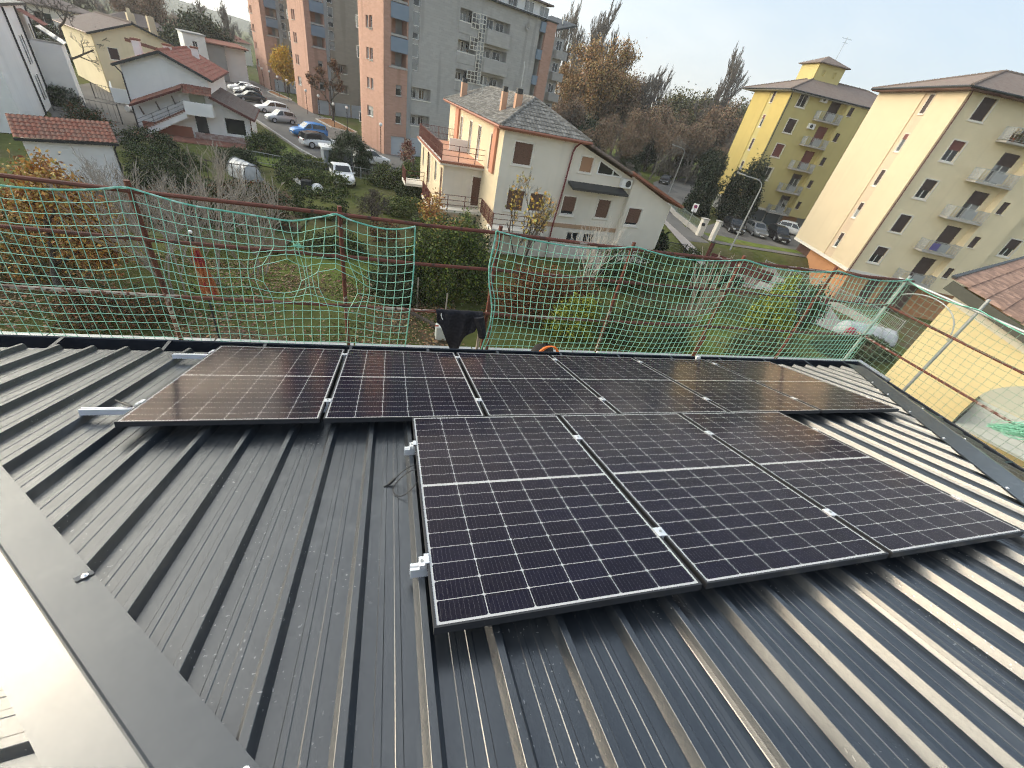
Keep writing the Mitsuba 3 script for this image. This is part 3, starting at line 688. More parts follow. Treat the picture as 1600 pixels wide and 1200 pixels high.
def tiled(p0, e, L, s, W, pitch=.22, course=.36, amp=.045, clip=None, seg=6):
    """roof plane of curved tiles: p0 eave corner, e along the eave, s up the slope (unit), rows of tiles with stepped courses"""
    p0, e, s = (np.array(q, float) for q in (p0, e, s)); n = np.cross(e, s); n = n if n[2] > 0 else -n
    nu = max(2, int(L / pitch)) * seg + 1; u = np.linspace(0, L, nu)
    nc = max(1, int(W / course)); vs, st = [], []
    for i in range(nc):
        vs += [i * W / nc, (i + 1) * W / nc - 1e-4]; st += [.03, 0.0]
    U, Vv = np.meshgrid(u, np.array(vs), indexing='ij'); S = np.broadcast_to(np.array(st), U.shape)
    hgt = amp * np.abs(np.sin(np.pi * U / pitch)) ** .8 + S + .01
    P = p0 + U[..., None] * e + Vv[..., None] * s + hgt[..., None] * n
    a, b = U.shape; i, j = np.meshgrid(np.arange(a - 1), np.arange(b - 1), indexing='ij')
    if clip is not None:
        um, vm = (U[:-1, :-1] + U[1:, 1:]) / 2, (Vv[:-1, :-1] + Vv[1:, 1:]) / 2; ok = clip(um, vm); i, j = i[ok], j[ok]
    k = (i * b + j).ravel()
    return P.reshape(-1, 3), np.stack([k, k + b, k + b + 1, k + 1], -1)
def ridge_tiles(parent, p, q, r, m, name='ridge_tiles'):
    p, q = np.array(p, float), np.array(q, float); L = np.linalg.norm(q - p); n = max(2, int(L / .4)); pts, rr = [], []
    for i in range(n):
        pts += [p + (q - p) * (i / n), p + (q - p) * ((i + 1) / n - .02 / n)]; rr += [r, r * .8]
    return part(parent, name, MB().tube(np.array(pts), np.array(rr), 8), m)
def pipe(parent, pts, r, m, name='downpipe'): return part(parent, name, MB().tube(pts, r, 8), m, 40)

# ================================================================ brick apartment towers
UA, UB = np.array([.914, .405]), np.array([-.405, .914])
STOREYS = [0.15, 3.0, 5.83, 8.66, 11.49, 14.32, 17.15, 19.98, 22.8]
def tower(O, llen, lwin, label, block, height, detail, brickw=2.85):
    t = thing('apartment_tower', label, 'apartment building', 'brick apartment towers along the parking lane')
    O = np.array(list(O) + [G], float); E = Frame(O, UA)             # v points towards the camera
    Lf = Frame(O, UB, [-UA[0], -UA[1], 0])
    # curved sunlit brick face
    mb = MB(Lf); flat = llen - 2.7
    holes = []
    for a, b, c, d in lwin:
        for s in range(-3, 5):
            z0, z1 = c + 2.83 * s, d + 2.83 * s
            if b - a > 1.3 and s != 0: continue
            if .5 < z0 and z1 < height - .6 and (b - a > 1.3 or (s >= 0)): holes.append((a, b, z0, z1))
    flath = [h for h in holes if h[1] < flat]
    facade(Lf, 0, flat, 0, height, flath, .22, mb)
    seg = 7; pv = [(flat + 2.7 * i / seg, -.55 * (i / seg) ** 2 * 1.3) for i in range(seg + 1)] + [(llen + .4, -2.5), (llen + .4, -6)]
    for (u, v), (u2, v2) in zip(pv[:-1], pv[1:]): mb.quad([u, v, 0], [u2, v2, 0], [u2, v2, height], [u, v, height])
    # brick return on the end face, with its two windows below the loggias
    eb = facade(E, 0, brickw, 0, height, [(1.47, 2.19, 6.25, 7.28), (1.47, 2.19, 3.45, 4.6), (.88, 2.75, 0.02, 2.08), (.88, 2.72, 9.0, height - .3, 1.35)], .2)
    # no wall closes the far sides of the block that the camera never sees but another view might
    mb.quad([0, 0, height], [llen, 0, height], [llen, -6, height], [0, -6, height])
    part(t, 'brick_wall', mb, BRICK); part(t, 'brick_wall', eb, BRICK)
    for h in flath: window(t, Lf, h[0], h[1], h[2], h[3], shut=(.45 if h[1] - h[0] > 1.3 else .0), smat=SHUT_GREY, glass=GREYGLASS, depth=.22, mull=1 if h[1] - h[0] > 1.3 else 0, sm=STONE)
    for s in range(-1, 3):                                            # slit windows on the curved part
        z = 8.98 + 2.83 * s - (2.83 if s < 0 else 0)
        q = .45; u0 = flat + 1.75
        fr = Frame(Lf([u0, -.55 * (1.75 / 2.7) ** 2 * 1.3 + .01, 0]), Lf.u - UAz * .37, [-UA[0] - UB[0] * -.37, -UA[1] - UB[1] * -.37, 0])
        window(t, fr, -.35, .35, z - (1.1 if s < 0 else 0), z + (0 if s < 0 else 1.15), depth=.02, mull=0, sill=0, glass=DARKGLASS)
    for c, d in ((6.25, 7.28), (3.45, 4.6)): window(t, E, 1.47, 2.19, c, d, shut=.35, smat=SHUT_GREY, depth=.2, mull=0, sm=STONE)
    part(t, 'garage_door', MB(E).box(.92, 2.70, -.19, -.14, .03, 2.03), GARAGE)
    # loggias
    k = 0
    for z in (8.95, 11.78, 14.6):
        if z + 1 > height: break
        back = facade(E.at(0, -1.33, 0), .88, 2.73, z, min(z + 2.75, height - .3), [(1.0, 1.95, z + .15, z + 2.25)], .1); part(t, 'loggia_wall', back, GREYWALL)
        window(t, E.at(0, -1.33, 0), 1.0, 1.95, z + .15, z + 2.25, shut=.75 if k % 2 else .3, smat=SHUT_GREY, depth=.1, mull=0, sill=0, name='loggia_door')
        part(t, 'loggia_slab', MB(E).box(.86, 2.74, -1.3, .012, z - .14, z + .06), STONE)
        if z > 9: part(t, 'balcony_panel', MB(E).box(.80, 2.80, .015, .07, z - 1.35 + .0, z + .05 + 0), BLUEPANEL) if False else None
        k += 1
    for z in (10.28, 13.1, 15.95):
        if z < height - .4: part(t, 'balcony_panel', MB(E).box(.80, 2.82, .004, .09, z, min(z + 1.28, height - .02)), BLUEPANEL)
    part(t, 'ledge', MB(E).box(.60, 2.84, .004, .10, 8.80, 8.93), STONE)
    # the block beside the stair
    W = 22.3; holes = [(3.52, 4.37, 8.95, height - .2, .12), (3.2, 6.15, 6.15, 7.38, .8), (3.2, 6.15, 3.42, 4.6, .8), (3.2, 6.15, .4, 1.75, .8)]
    if detail:
        for z in (8.95, 11.77, 14.6): holes += [(9.4, 11.95, z, z + 1.15, .8), (13.0, 16.75, z, z + 1.1, .8)]
        for z in (3.3, 6.1): holes += [(9.4, 16.75, z, z + 1.15, .8)]
        holes.append((21.55, 22.28, 8.9, height - .1, 1.2))
    part(t, 'block_wall', facade(E.at(0, -.35, 0), brickw, W, 0, height, holes, .12), block)
    part(t, 'pier', MB(E).box(2.852, 3.42, -.30, -.05, 0, height), GREYWALL)
    B = E.at(0, -.35, 0)
    for i, z in enumerate((9.0, 10.2, 11.83, 13.0, 14.66, 15.8)):
        if z + .9 < height: window(t, B, 3.55, 4.34, z, z + (1.05 if i % 2 == 0 else 1.2), depth=.12, sill=0, mull=0, shut=(.5 if i % 2 == 0 else 0.02), smat=WHITE if i % 2 else SHUT_GREY, glass=GREYGLASS, name='window')
    def deep(a, b, z, h, n):
        part(t, 'ledge', MB(B).box(a - .05, b + .05, -.02, .06, z - .06, z + .05), TRIM)
        q = B.at(0, -.78, 0); m = a + (b - a) * .38
        window(t, q, a + .35, m + .25, z + .08, z + h - .05, depth=.02, sill=0, mull=1, shut=.0 if n % 2 else .3, smat=SHUT_GREY, glass=GREYGLASS)
        if b - a > 2: window(t, q, m + .6, b - .5, z + .08, z + h - .05, depth=.02, sill=0, mull=1, shut=.15, smat=SHUT_GREY)
    for n, z in enumerate((3.42, 6.15)): deep(3.2, 6.15, z, 1.2, n)
    if not detail:
        for n, z in enumerate((3.25, 6.15)): pass
        part(t, 'garage_door', MB(B).box(3.75, 6.3, .004, .05, .03, 1.95), GARAGE)
        part(t, 'garage_door', MB(B).box(6.6, 9.0, .004, .05, .03, 1.95), GARAGE)
    if detail:
        part(t, 'garage_door', MB(B).box(3.6, 5.6, .004, .05, .03, 2.05), GARAGE)
        for n, z in enumerate((8.95, 11.77, 14.6)):
            deep(9.4, 11.95, z, 1.1, n); deep(13.0, 16.75, z, 1.05, n + 1)
            if z > 9: part(t, 'balcony', MB(B).box(13.05, 16.8, .004, .62, z - 1.42, z + .02), block)
            part(t, 'balcony', MB(B).box(9.3, 11.98, .004, .05, z - 1.05, z + .015), block)
        # white lattice of the stair between the balconies
        lat = MB(B); gl = MB(B)
        def grid(a, b, c, d, nu_, nz_):
            for i in range(nu_ + 1): x = a + (b - a) * i / nu_; lat.box(x - .035, x + .035, .08, .16, c, d)
            for i in range(nz_ + 1): z = c + (d - c) * i / nz_; lat.box(a - .035, b + .035, .085, .155, z - .035, z + .035)
            gl.box(a, b, .05, .11, c, d)
        grid(12.1, 13.0, 8.95, 15.75, 2, 16)
        for z, n in ((8.97, 2), (12.25, 2), (14.28, 3)): grid(11.0, 12.1, z, z + (1.2 if n == 2 else 1.4), 2, 3)
        k = part(t, 'stair_lattice', lat, TRIM); part(k, 'pane', gl, GREYGLASS)
        # brick column and blue balconies at the right corner
        part(t, 'brick_wall', MB(E).box(22.3, 24.05, -3.0, -.002, 0, height), BRICK)
        for z in (10.28, 13.1, 15.95): part(t, 'balcony_panel', MB(B).box(21.5, 22.29, .006, .3, z, min(z + 1.05, height)), BLUEPANEL)
        for z in (9.0, 11.8, 14.65): window(t, B.at(0, -1.1, 0), 21.6, 22.25, z, z + 1.2, depth=.02, mull=0, sill=0, glass=GREYGLASS)
        # attic, roof edge
        part(t, 'roof_edge', MB(E).box(-.15, 24.2, -12.5, .12, height, height + .16), DARKMETAL)
        at_ = part(t, 'attic', MB(E).box(5, 22.6, -11, -1.1, height + .16, height + 1.55), WHITEWALL)
        for u in np.arange(6, 22, 2.6): window(at_, E.at(0, -1.09, 0), u, u + 1.5, height + .35, height + 1.35, depth=.0, sill=0, mull=1, glass=GREYGLASS)
        part(t, 'attic_roof', MB(E).box(4.4, 23.4, -11.5, -.5, height + 1.55, height + 1.72), TILE_BROWN)
        # the wing behind, seen past the corner
        Wg = E.at(0, -10.0, 0)
        part(t, 'wing_wall', MB(Wg).box(26.0, 34.9, -6, 0, 0, 17.1), STONE)
        for z in (3.2, 6.05, 8.9, 11.75, 14.6):
            part(t, 'balcony', MB(Wg).box(32.9, 35.3, .003, .9, z - .15, z + .95), STONE)
            window(t, Wg, 33.2, 34.4, z + .98, z + 2.2, depth=-.02, sill=0, mull=1)
            window(t, Wg, 30.6, 31.8, z + .3, z + 1.9, depth=-.02, sill=0, mull=0, glass=GREYGLASS)
        part(t, 'wing_roof', MB(Wg).hexa([Wg2 for Wg2 in [[30.5, -6, 18.2], [30.5, -6, 18.45], [30.5, .7, 17.2], [30.5, .7, 17.45], [36.3, -6, 20.0], [36.3, -6, 20.25], [36.3, .7, 19.0], [36.3, .7, 19.25]]]), DARKMETAL)
        part(t, 'mast', MB(Wg).tube([(34.6, -1, 17), (34.7, -1, 20.2)], .12, 6), STEEL); part(t, 'antenna', MB(Wg).tube([(35.6, -1, 19), (35.7, -1, 22)], .03, 4), STEEL)
    else:
        part(t, 'roof', MB(E).box(-.1, W, -11, .1, height, height + .2), GREYWALL)
    return t
UAz = np.array([UA[0], UA[1], 0])
tower((-1.14, 58.72), 9.0, [(3.05, 4.0, 8.98, 10.15), (3.05, 3.85, 6.28, 7.34), (4.2, 5.0, 6.28, 7.34), (3.2, 5.1, 3.4, 4.5)],
      'apartment tower with orange brick face and grey block wall, right behind the ivory house', GREYBLOCK, 17.2, True)
tower((-12.93, 86.11), 11.0, [(6.2, 7.05, 8.9, 10.2), (5.15, 5.95, 6.1, 7.35), (6.3, 7.05, 6.1, 7.35), (5.0, 7.0, 3.2, 4.4)],
      'apartment tower with orange brick face and olive block wall, the middle one of three', OLIVE, 25.6, False)
tower((-24.25, 110.99), 12.0, [(9.0 - 2, 9.4 - 1.5, 8.98, 10.2), (7.0, 7.75, 6.2, 7.35), (8.1, 8.9, 6.2, 7.35), (7.2, 9.2, 3.3, 4.5)],
      'apartment tower with orange brick face farthest along the parking lane', OLIVE, 25.6, False, 2.3)

# ================================================================ ivory house with grey tiled roof
vh = thing('ivory_house', 'ivory three-storey house with grey hipped tile roof and brick-tiled terrace', 'house')
VA, VB = np.array([.995, .1]), np.array([-.1, .995]); VO = np.array([6.28, 27.14, G])
F = Frame(VO, VA); Lw = Frame(VO, VB, [-VA[0], -VA[1], 0])
holes = [(.80, 2.0, 5.72, 6.92), (.85, 2.0, 2.95, 4.2), (2.45, 3.4, 3.05, 4.15), (5.55, 6.45, 5.86, 6.74), (4.85, 5.85, 3.08, 4.26), (7.72, 8.75, 3.08, 4.3), (5.9, 6.85, 1.2, 1.85), (7.3, 8.2, 1.2, 1.85)]
fw = facade(F, 0, 9.85, -1.2, 7.42, holes); fw.poly([[0, -.001, 7.42], [9.85, -.001, 7.42], [9.85, -.001, 7.42]])
fw = MB(F); us = [0, 5.2, 9.85]
facade(F, 0, 5.2, -1.2, 7.5, [h for h in holes if h[1] < 5.2], mb=fw)
facade(F, 5.2, 9.85, -1.2, 5.85, [h for h in holes if h[0] > 5.2 and h[3] < 5.8], mb=fw)
# the gable-like part under the lean-to roof, with a window and a slanted pane
facade(F, 5.2, 6.6, 5.85, 6.95, [(5.55, 6.45, 5.86, 6.74)], mb=fw); fw.poly([[5.2, 0, 6.95], [6.6, 0, 6.95], [5.2, 0, 7.42]])
fw.quad([6.6, 0, 5.85], [9.85, 0, 5.85], [9.85, 0, 5.92], [6.6, 0, 6.95])
h45 = (4.85, 5.85, 3.08, 4.26)
fw2 = facade(F.at(0, .002, 0), 4.6, 5.2, 2.6, 4.8, [(4.85, 5.2, 3.08, 4.26)]); 
part(vh, 'wall', fw, IVORY)
for h, st in zip(holes, (1, 1, 1, 1, .8, 1, 0, 0)):
    if h is holes[4]: F5 = F.at(0, .16, 0); window(vh, F5, *h, shut=st, smat=SHUT, surround=.08, depth=.12, mull=0)
    else: window(vh, F, *h, shut=st, smat=(SHUT if h[0] != 5.55 else pr('tan_shutter', (.36, .20, .115), .6)), surround=.08 if h[2] > 2 else 0, depth=.14, mull=1 if st == 0 else 0)
sl = MB(F); sl.poly([[6.98, .012, 5.93], [8.12, .012, 5.93], [8.12, .012, 6.22], [7.0, .012, 6.62]]); sl.poly([[8.25, .012, 5.93], [8.8, .012, 5.93], [8.25, .012, 6.17]])
k = part(vh, 'slanted_window', MB(F).beam([6.9, .02, 5.88], [8.95, .02, 5.88], .06, .08).beam([6.95, .02, 5.88], [6.95, .02, 6.72], .06, .08, (0, 1, 0)).beam([6.92, .02, 6.70], [8.95, .02, 5.95], .06, .08).beam([8.18, .02, 5.9], [8.18, .02, 6.24], .06, .10, (0, 1, 0)), WHITE); part(k, 'pane', sl, DARKGLASS)
# right front block, set forward
P9 = F.at(9.85, .35, 0)
rb = facade(P9, 0, 3.95, -1.2, 4.55, [(.35, 1.5, 2.85, 4.05)]); rb.quad([0, 0, -1.2], [0, -.35, -1.2], [0, -.35, 6.1], [0, 0, 6.1]); rb.poly([[0, 0, 4.55], [3.95, 0, 4.55], [0, 0, 6.02]]); rb.quad([3.95, 0, -1.2], [3.95, -9, -1.2], [3.95, -9, 4.5], [3.95, 0, 4.5])
part(vh, 'wall', rb, IVORY); window(vh, P9, .35, 1.5, 2.85, 4.05, shut=.85, smat=SHUT, surround=.08, mull=0)
# left wall
lh = [(1.97, 2.45, 4.85, 6.9), (5.0, 5.7, 4.85, 6.95), (7.5, 8.2, 4.85, 6.95), (10.5, 11.2, 4.85, 6.9)]
part(vh, 'wall', facade(Lw, 0, 15.6, -1.2, 7.5, lh), LEMON if False else CREAM)
for i, h in enumerate(lh): window(vh, Lw, *h, shut=(1 if i == 0 else 0), smat=COPPER, glass=GREYGLASS, mull=0, sill=0, surround=.06, depth=.12)
for a, b in ((1.0, 1.75), (11.6, 12.7)): part(vh, 'pilaster', MB(Lw).box(a, b, .004, .16, 4.8, 7.46), COPPER if False else pr('terracotta_plaster', (.48, .22, .14), .8))
rear = MB(F); rear.quad([0, -15.6, -1.2], [13.8, -15.6, -1.2], [13.8, -15.6, 4.5], [0, -15.6, 7.4]); part(vh, 'wall', rear, IVORY)
part(vh, 'string_course', MB(F).box(3.6, 9.84, .004, .05, 2.15, 2.42), pr('tan_band', (.42, .27, .17), .8))
# hipped roof: eave at 7.63, apex line
def fp(u, v, z): return F([u, v, z])
ex = .45; zE = 7.60; W1 = 6.15; D1 = 16.1; rise = 1.55; half = 3.3
E0 = [(-ex, ex), (W1 - ex, ex), (W1 - ex, -D1), (-ex, -D1)]
ru, rv1, rv2 = (W1 - 2 * ex) / 2, ex - half * .95, -D1 + half
A0, A1 = fp(ru, rv1, zE + rise), fp(ru, rv2, zE + rise)
def roof_face(pa, pb, top, m, nm='roof', pitch=.23):
    pa, pb = np.array(pa), np.array(pb); e = pb - pa; L = np.linalg.norm(e); e = e / L
    s = top[0] - pa; s = s - e * (s @ e); Wd = np.linalg.norm(s); s = s / Wd
    t0, t1 = (top[0] - pa) @ e, (top[-1] - pa) @ e; lo, hi = min(t0, t1), max(t0, t1)
    cl = lambda u, v: (u > lo * v / Wd - .02) & (u < L - (L - hi) * v / Wd + .02)
    return part(vh if nm == 'roof' else nm, 'roof', tiled(pa, e, L, s, Wd, pitch=pitch, clip=cl, seg=4), m)
roof_face(fp(*E0[0], zE), fp(*E0[1], zE), [A0], TILE_GREY); roof_face(fp(*E0[3], zE), fp(*E0[0], zE), [A1, A0], TILE_GREY)
roof_face(fp(*E0[1], zE), fp(*E0[2], zE), [A0, A1], TILE_GREY); roof_face(fp(*E0[2], zE), fp(*E0[3], zE), [A1], TILE_GREY)
for a, b in ((fp(*E0[0], zE), A0), (fp(*E0[1], zE), A0), (A0, A1), (fp(*E0[3], zE), A1), (fp(*E0[2], zE), A1)): ridge_tiles(vh, a + [0, 0, .05], b + [0, 0, .05], .11, TILE_GREY)
part(vh, 'eaves', MB(F).box(-ex + .03, W1 - ex - .03, -D1 + .03, ex - .03, zE - .16, zE - .01), COPPER)
gt = [fp(-ex - .06, ex + .06, zE - .03), fp(W1 - ex + .06, ex + .06, zE - .03)]
pipe(vh, gt, .07, COPPER, 'gutter'); pipe(vh, [fp(-ex - .06, ex + .06, zE - .03), fp(-ex - .06, -D1, zE - .03)], .07, COPPER, 'gutter')
# lean-to roof falling to the right
lt = [fp(5.6, .5, 7.55), fp(9.3, .5, 6.35), fp(9.3, -9, 6.35), fp(5.6, -9, 7.55)]
def slab4(q, t): return [p + np.array([0, 0, z]) for p in (q[0], q[3], q[1], q[2]) for z in (-t, 0)]
part(vh, 'lean_to_roof', MB().hexa(slab4(lt, .1)), TILE_BROWN)
rf = MB()
for i in range(13): t = i / 12; c = fp(5.75 + 3.45 * t, .50, 7.47 - 1.12 * t); rf.beam(c, c + np.append(-VB, 0) * .30 - np.array([0, 0, .02]), .09, .13)
part(vh, 'rafters', rf, TILE_BROWN)
l2 = [fp(9.25, .75, 6.36), fp(14.55, .75, 4.62), fp(14.55, -9, 4.62), fp(9.25, -9, 6.36)]
part(vh, 'lean_to_roof', MB().hexa(slab4(l2, .12)), TILE_RED)
part(vh, 'verge', MB().beam(l2[0] + [0, 0, .02], l2[1] + [0, 0, .02], .22, .14), COPPER)
pipe(vh, [fp(5.0, .45, 7.52), fp(4.82, .18, 7.2), fp(4.74, .12, 6.9), fp(4.66, .12, 4.6), fp(4.5, .12, 2.2), fp(4.5, .12, -1)], .055, pr('oxblood_pipe', (.17, .035, .035), .5))
# dark awning roof over the right windows, air conditioner
aw = MB(F); aw.hexa([[4.95, .0, 5.22], [4.95, .0, 5.06], [4.95, .95, 4.98], [4.95, .95, 4.84], [9.35, .0, 5.22], [9.35, .0, 5.06], [9.35, .95, 4.98], [9.35, .95, 4.84]]); part(vh, 'awning_roof', aw, DARKMETAL)
ac = thing('air_conditioner', 'white air conditioner outdoor unit on the ivory house above the dark awning', 'air conditioner')
part(ac, 'case', MB(F).box(8.95, 9.75, .03, .36, 5.28, 5.86), WHITE)
fan = MB(F); c = np.array([9.45, .365, 5.57]); ang = np.linspace(0, 6.283, 21)[:-1]; fan.add(np.vstack([[c + [.22 * math.cos(t), 0, .22 * math.sin(t)] for t in ang], [c]]), [[i, (i + 1) % 20, 20] for i in range(20)]); part(ac, 'fan_grille', fan, DARKMETAL)
for u, v, s, h in ((.55, -3.0, .34, 1.0), (1.2, -2.2, .42, 1.05), (.4, -13.5, .45, .9)):
    zb = zE + .35 + .25
    c = part(vh, 'chimney', MB(F).box(u, u + s, v - s, v, zE + .1, zb + h), pr('chimney_plaster', (.50, .30, .20), .85)); part(c, 'cowl', MB(F).box(u + .04, u + s - .04, v - s + .04, v - .04, zb + h, zb + h + .28), DARKMETAL)
for u, v, h in ((2.4, -5, 2.2), (1.0, -9.5, 1.0)): part(vh, 'antenna', MB(F).tube([(u, v, zE + 1), (u, v, zE + 1.2 + h)], .025, 5), STEEL)
# terrace wing on the left
XO = np.array([2.95, 30.14, G]); XF = Frame(XO, VA); XL = Frame(XO, VB, [-VA[0], -VA[1], 0])
part(vh, 'wall', facade(XF.at(0, -.3, 0), .28, 3.7, -1.2, 4.55, [(2.42, 3.35, 2.08, 4.0), (1.9, 2.5, -.8, 1.3), (2.8, 3.4, -.8, 1.3)]), IVORY)
window(vh, XF.at(0, -.3, 0), 2.42, 3.35, 2.08, 4.0, shut=1, smat=SHUT, surround=.08, mull=0, sill=0, name='door')
window(vh, XF.at(0, -.3, 0), 1.9, 2.5, -.8, 1.3, mull=0, sill=0, name='door'); window(vh, XF.at(0, -.3, 0), 2.8, 3.4, -.8, 1.3, mull=0, sill=0, name='door')
part(vh, 'wall', facade(XL.at(0, -.28, 0), .3, 10, -1.2, 4.55, [(.5, 1.2, 2.1, 4.2), (2.6, 3.4, 2.9, 4.2), (5.3, 6.1, 2.1, 4.2), (8.3, 9, 2.8, 4.2)]), CREAM)
for a, b, c, d, s in ((.5, 1.2, 2.1, 4.2, 1), (2.6, 3.4, 2.9, 4.2, .6), (5.3, 6.1, 2.1, 4.2, .3), (8.3, 9, 2.8, 4.2, .2)): window(vh, XL.at(0, -.28, 0), a, b, c, d, shut=s, smat=SHUT_GREY if s < 1 else SHUT, mull=0, sill=0)
part(vh, 'terrace', MB(XF).box(-.02, 3.3, -10, .02, 4.52, 4.78), TRIM); part(vh, 'terrace_floor', MB(XF).box(.15, 3.2, -9.85, -.15, 4.782, 4.80), TERRACE)
part(vh, 'cornice', MB(XF).box(-.10, 3.3, .021, .10, 4.66, 4.80).box(-.10, -.021, -10, .10, 4.66, 4.80), COPPER)
railing(vh, [XF([3.5, -.05, 4.8]), XF([.06, -.05, 4.8])], .95, BROWNMETAL, step=0, rails=2); railing(vh, [XF([.06, -.05, 4.8]), XF([.06, -9.8, 4.8]), XF([3.2, -9.8, 4.8])], .95, BROWNMETAL, step=.12)
part(vh, 'terrace_wall', MB(XF).box(1.6, 3.2, -5.1, -5.0, 4.8, 5.6), WHITEWALL)
pipe(vh, [XL([4.6, .03, 4.5]), XL([4.6, .03, -1])], .045, BROWNMETAL)
# balconies one storey down
part(vh, 'balcony', MB(XF).box(-.05, 3.35, -.02, .75, 1.72, 1.9), TRIM); part(vh, 'balcony', MB(XL).box(-.0, 2.6, -.02, .72, 1.72, 1.9), TRIM)
part(vh, 'balcony', MB(F).box(-.30, 3.5, .004, 1.0, 1.72, 1.9), TRIM)
railing(vh, [XL([2.6, .68, 1.9]), XL([-.72, .68, 1.9])], .95, BROWNMETAL, step=.11); railing(vh, [XL([-.72, .68, 1.9]), XF([2.95, .70, 1.9])], .95, BROWNMETAL, step=0, rails=2)
railing(vh, [XF([2.95, .70, 1.9]), F([-.25, .95, 1.9])], .95, BROWNMETAL, step=.11); railing(vh, [F([-.25, .95, 1.9]), F([3.45, .95, 1.9])], .95, BROWNMETAL, step=0, rails=2)
part(vh, 'balcony', MB(XL).box(6.2, 8.2, -.02, 1.5, 1.62, 1.8), TRIM); railing(vh, [XL([8.2, 1.45, 1.8]), XL([6.2, 1.45, 1.8])], .95, BROWNMETAL, step=.10); railing(vh, [XL([6.2, 1.45, 1.8]), XL([6.2, .0, 1.8])], .95, BROWNMETAL, step=0, rails=2)

# ================================================================ the two plastered apartment blocks on the right
def apartment(O, ua, ub, depth, z0, ztop, zlow, storey, sills, left_m, front_m, strip_m, ground, label, zwin, balc_m, bays, roof_m, shut_pat, llen):
    t = thing('apartment_building', label, 'apartment building', 'plastered apartment buildings with small balconies')
    O = np.array([*O, z0]); E = Frame(O, ua); L = Frame(O, ub, [-ua[0], -ua[1], 0]); n = len(sills); H = ztop
    # left face with a recessed strip of windows
    a, b = 3.3, 4.72
    lw = MB(L); facade(L, 0, a, zlow, H, [], mb=lw); facade(L, b, llen, zlow, H, [], mb=lw)
    lw.quad([a, 0, zlow], [a, -.09, zlow], [a, -.09, H], [a, 0, H]); lw.quad([b, 0, zlow], [b, -.09, zlow], [b, -.09, H], [b, 0, H]); lw.quad([0, 0, zlow], [llen, 0, zlow], [llen, -.8, zlow], [0, -.8, zlow])
    lw.quad([llen, 0, zlow], [llen, -11, zlow], [llen, -11, H], [llen, 0, H])
    part(t, 'side_wall', lw, left_m)
    S = L.at(0, -.09, 0); hs = [(3.56, 4.10, s + .05, s + 1.42) for s in sills]
    part(t, 'side_strip', facade(S, a, b, zlow, H, hs, .06), strip_m)
    for i, h in enumerate(hs): window(t, S, *h, shut=(1, .3, .9, .45, .5)[i % 5], smat=SHUT_DK if i % 5 != 1 else SHUT_RED, glass=GREYGLASS, surround=.06, depth=.06, mull=0, name='stair_window')
    # front face: windows, balcony doors, then bays that step forward
    tot = bays[-1][1]
    for bi, (b0, b1, v, kind) in enumerate(bays):
        B = E.at(0, v, 0); holes = []
        for i, s in enumerate(sills):
            if kind == 'A': holes += [(b0 + zwin[0], b0 + zwin[1], s, s + 1.47), (b0 + 5.65, b0 + 7.05, s - .82, s + 1.42)]
            else: holes += [(b0 + .35, b0 + .95, s + .15, s + 1.1)]
        q = facade(B, b0, b1, zlow, H, holes, .16)
        nv = bays[bi + 1][2] if bi + 1 < len(bays) else -8
        q.quad([b1, 0, zlow], [b1, nv - v, zlow], [b1, nv - v, H], [b1, 0, H]); q.quad([b0, 0, zlow], [b1, 0, zlow], [b1, -.7 - v, zlow], [b0, -.7 - v, zlow])
        part(t, 'front_wall', q, front_m)
        for i, s in enumerate(sills):
            sp = shut_pat[(i + bi * 2) % len(shut_pat)]
            if kind == 'A':
                window(t, B, b0 + zwin[0], b0 + zwin[1], s, s + 1.47, shut=sp[0], smat=sp[1], surround=.09, depth=.16)
                sp = shut_pat[(i * 3 + 1 + bi) % len(shut_pat)]
                window(t, B, b0 + 5.65, b0 + 7.05, s - .82, s + 1.42, shut=max(.25, sp[0] * .8), smat=sp[1], sill=0, depth=.16, name='balcony_door', glass=GREYGLASS)
                bk = part(t, 'balcony', MB(B).box(b0 + 4.3, b0 + 7.42, .004, 1.0, s - .98, s - .84), STONE)
                rl = [B([b0 + 4.34, .02, s - .84]), B([b0 + 4.34, .96, s - .84]), B([b0 + 7.38, .96, s - .84]), B([b0 + 7.38, .02, s - .84])]
                mb = MB()
                for p, w in zip(rl[:-1], rl[1:]):
                    for z in (.9, .08): mb.beam(p + [0, 0, z], w + [0, 0, z], .05, .04)
                    for r in np.linspace(0, 1, 12): mb.beam(p + (w - p) * r + [0, 0, .04], p + (w - p) * r + [0, 0, .9], .03, .03, (1, .3, 0))
                part(bk, 'railing', mb, balc_m)
                if bi == 0: part(bk, 'railing_panel', MB(B).box(b0 + 5.3, b0 + 6.4, .94, .97, s - .72, s - .02), pr('frosted_panel', (.30, .31, .31), .3) if 'mat_frosted_panel' not in scene else 'mat_frosted_panel')
            else:
                window(t, B, b0 + .35, b0 + .95, s + .15, s + 1.1, shut=1, smat=SHUT_DK, depth=.16, mull=0, sill=.04)
    for u, v in [(.14, .09), (bays[1][1] + .12, .09)]:
        pipe(t, [E([u - .55, .75, H + .18]), E([u, v, H - .5]), E([u, v, zlow + .1])], .05, BROWNMETAL if 'cream' in label else DARKMETAL)
    # ground storey
    gz = ground_z(*O[:2]) - z0 - .6
    gw = MB(E); gw.box(.55, tot - .2, -8, -.72, gz, zlow); part(t, 'ground_floor_wall', gw, ground['wall'])
    gd = L.at(0, -.70, 0)
    for a_, b_, m_ in ground['left']: part(t, ground['names'][0], MB(gd).box(a_, b_, -.1, .05, gz, zlow - .12), m_)
    gf = E.at(0, -.70, 0)
    for a_, b_, m_ in ground['front']: part(t, ground['names'][1], MB(gf).box(a_, b_, -.1, .05, gz, zlow - .05), m_)
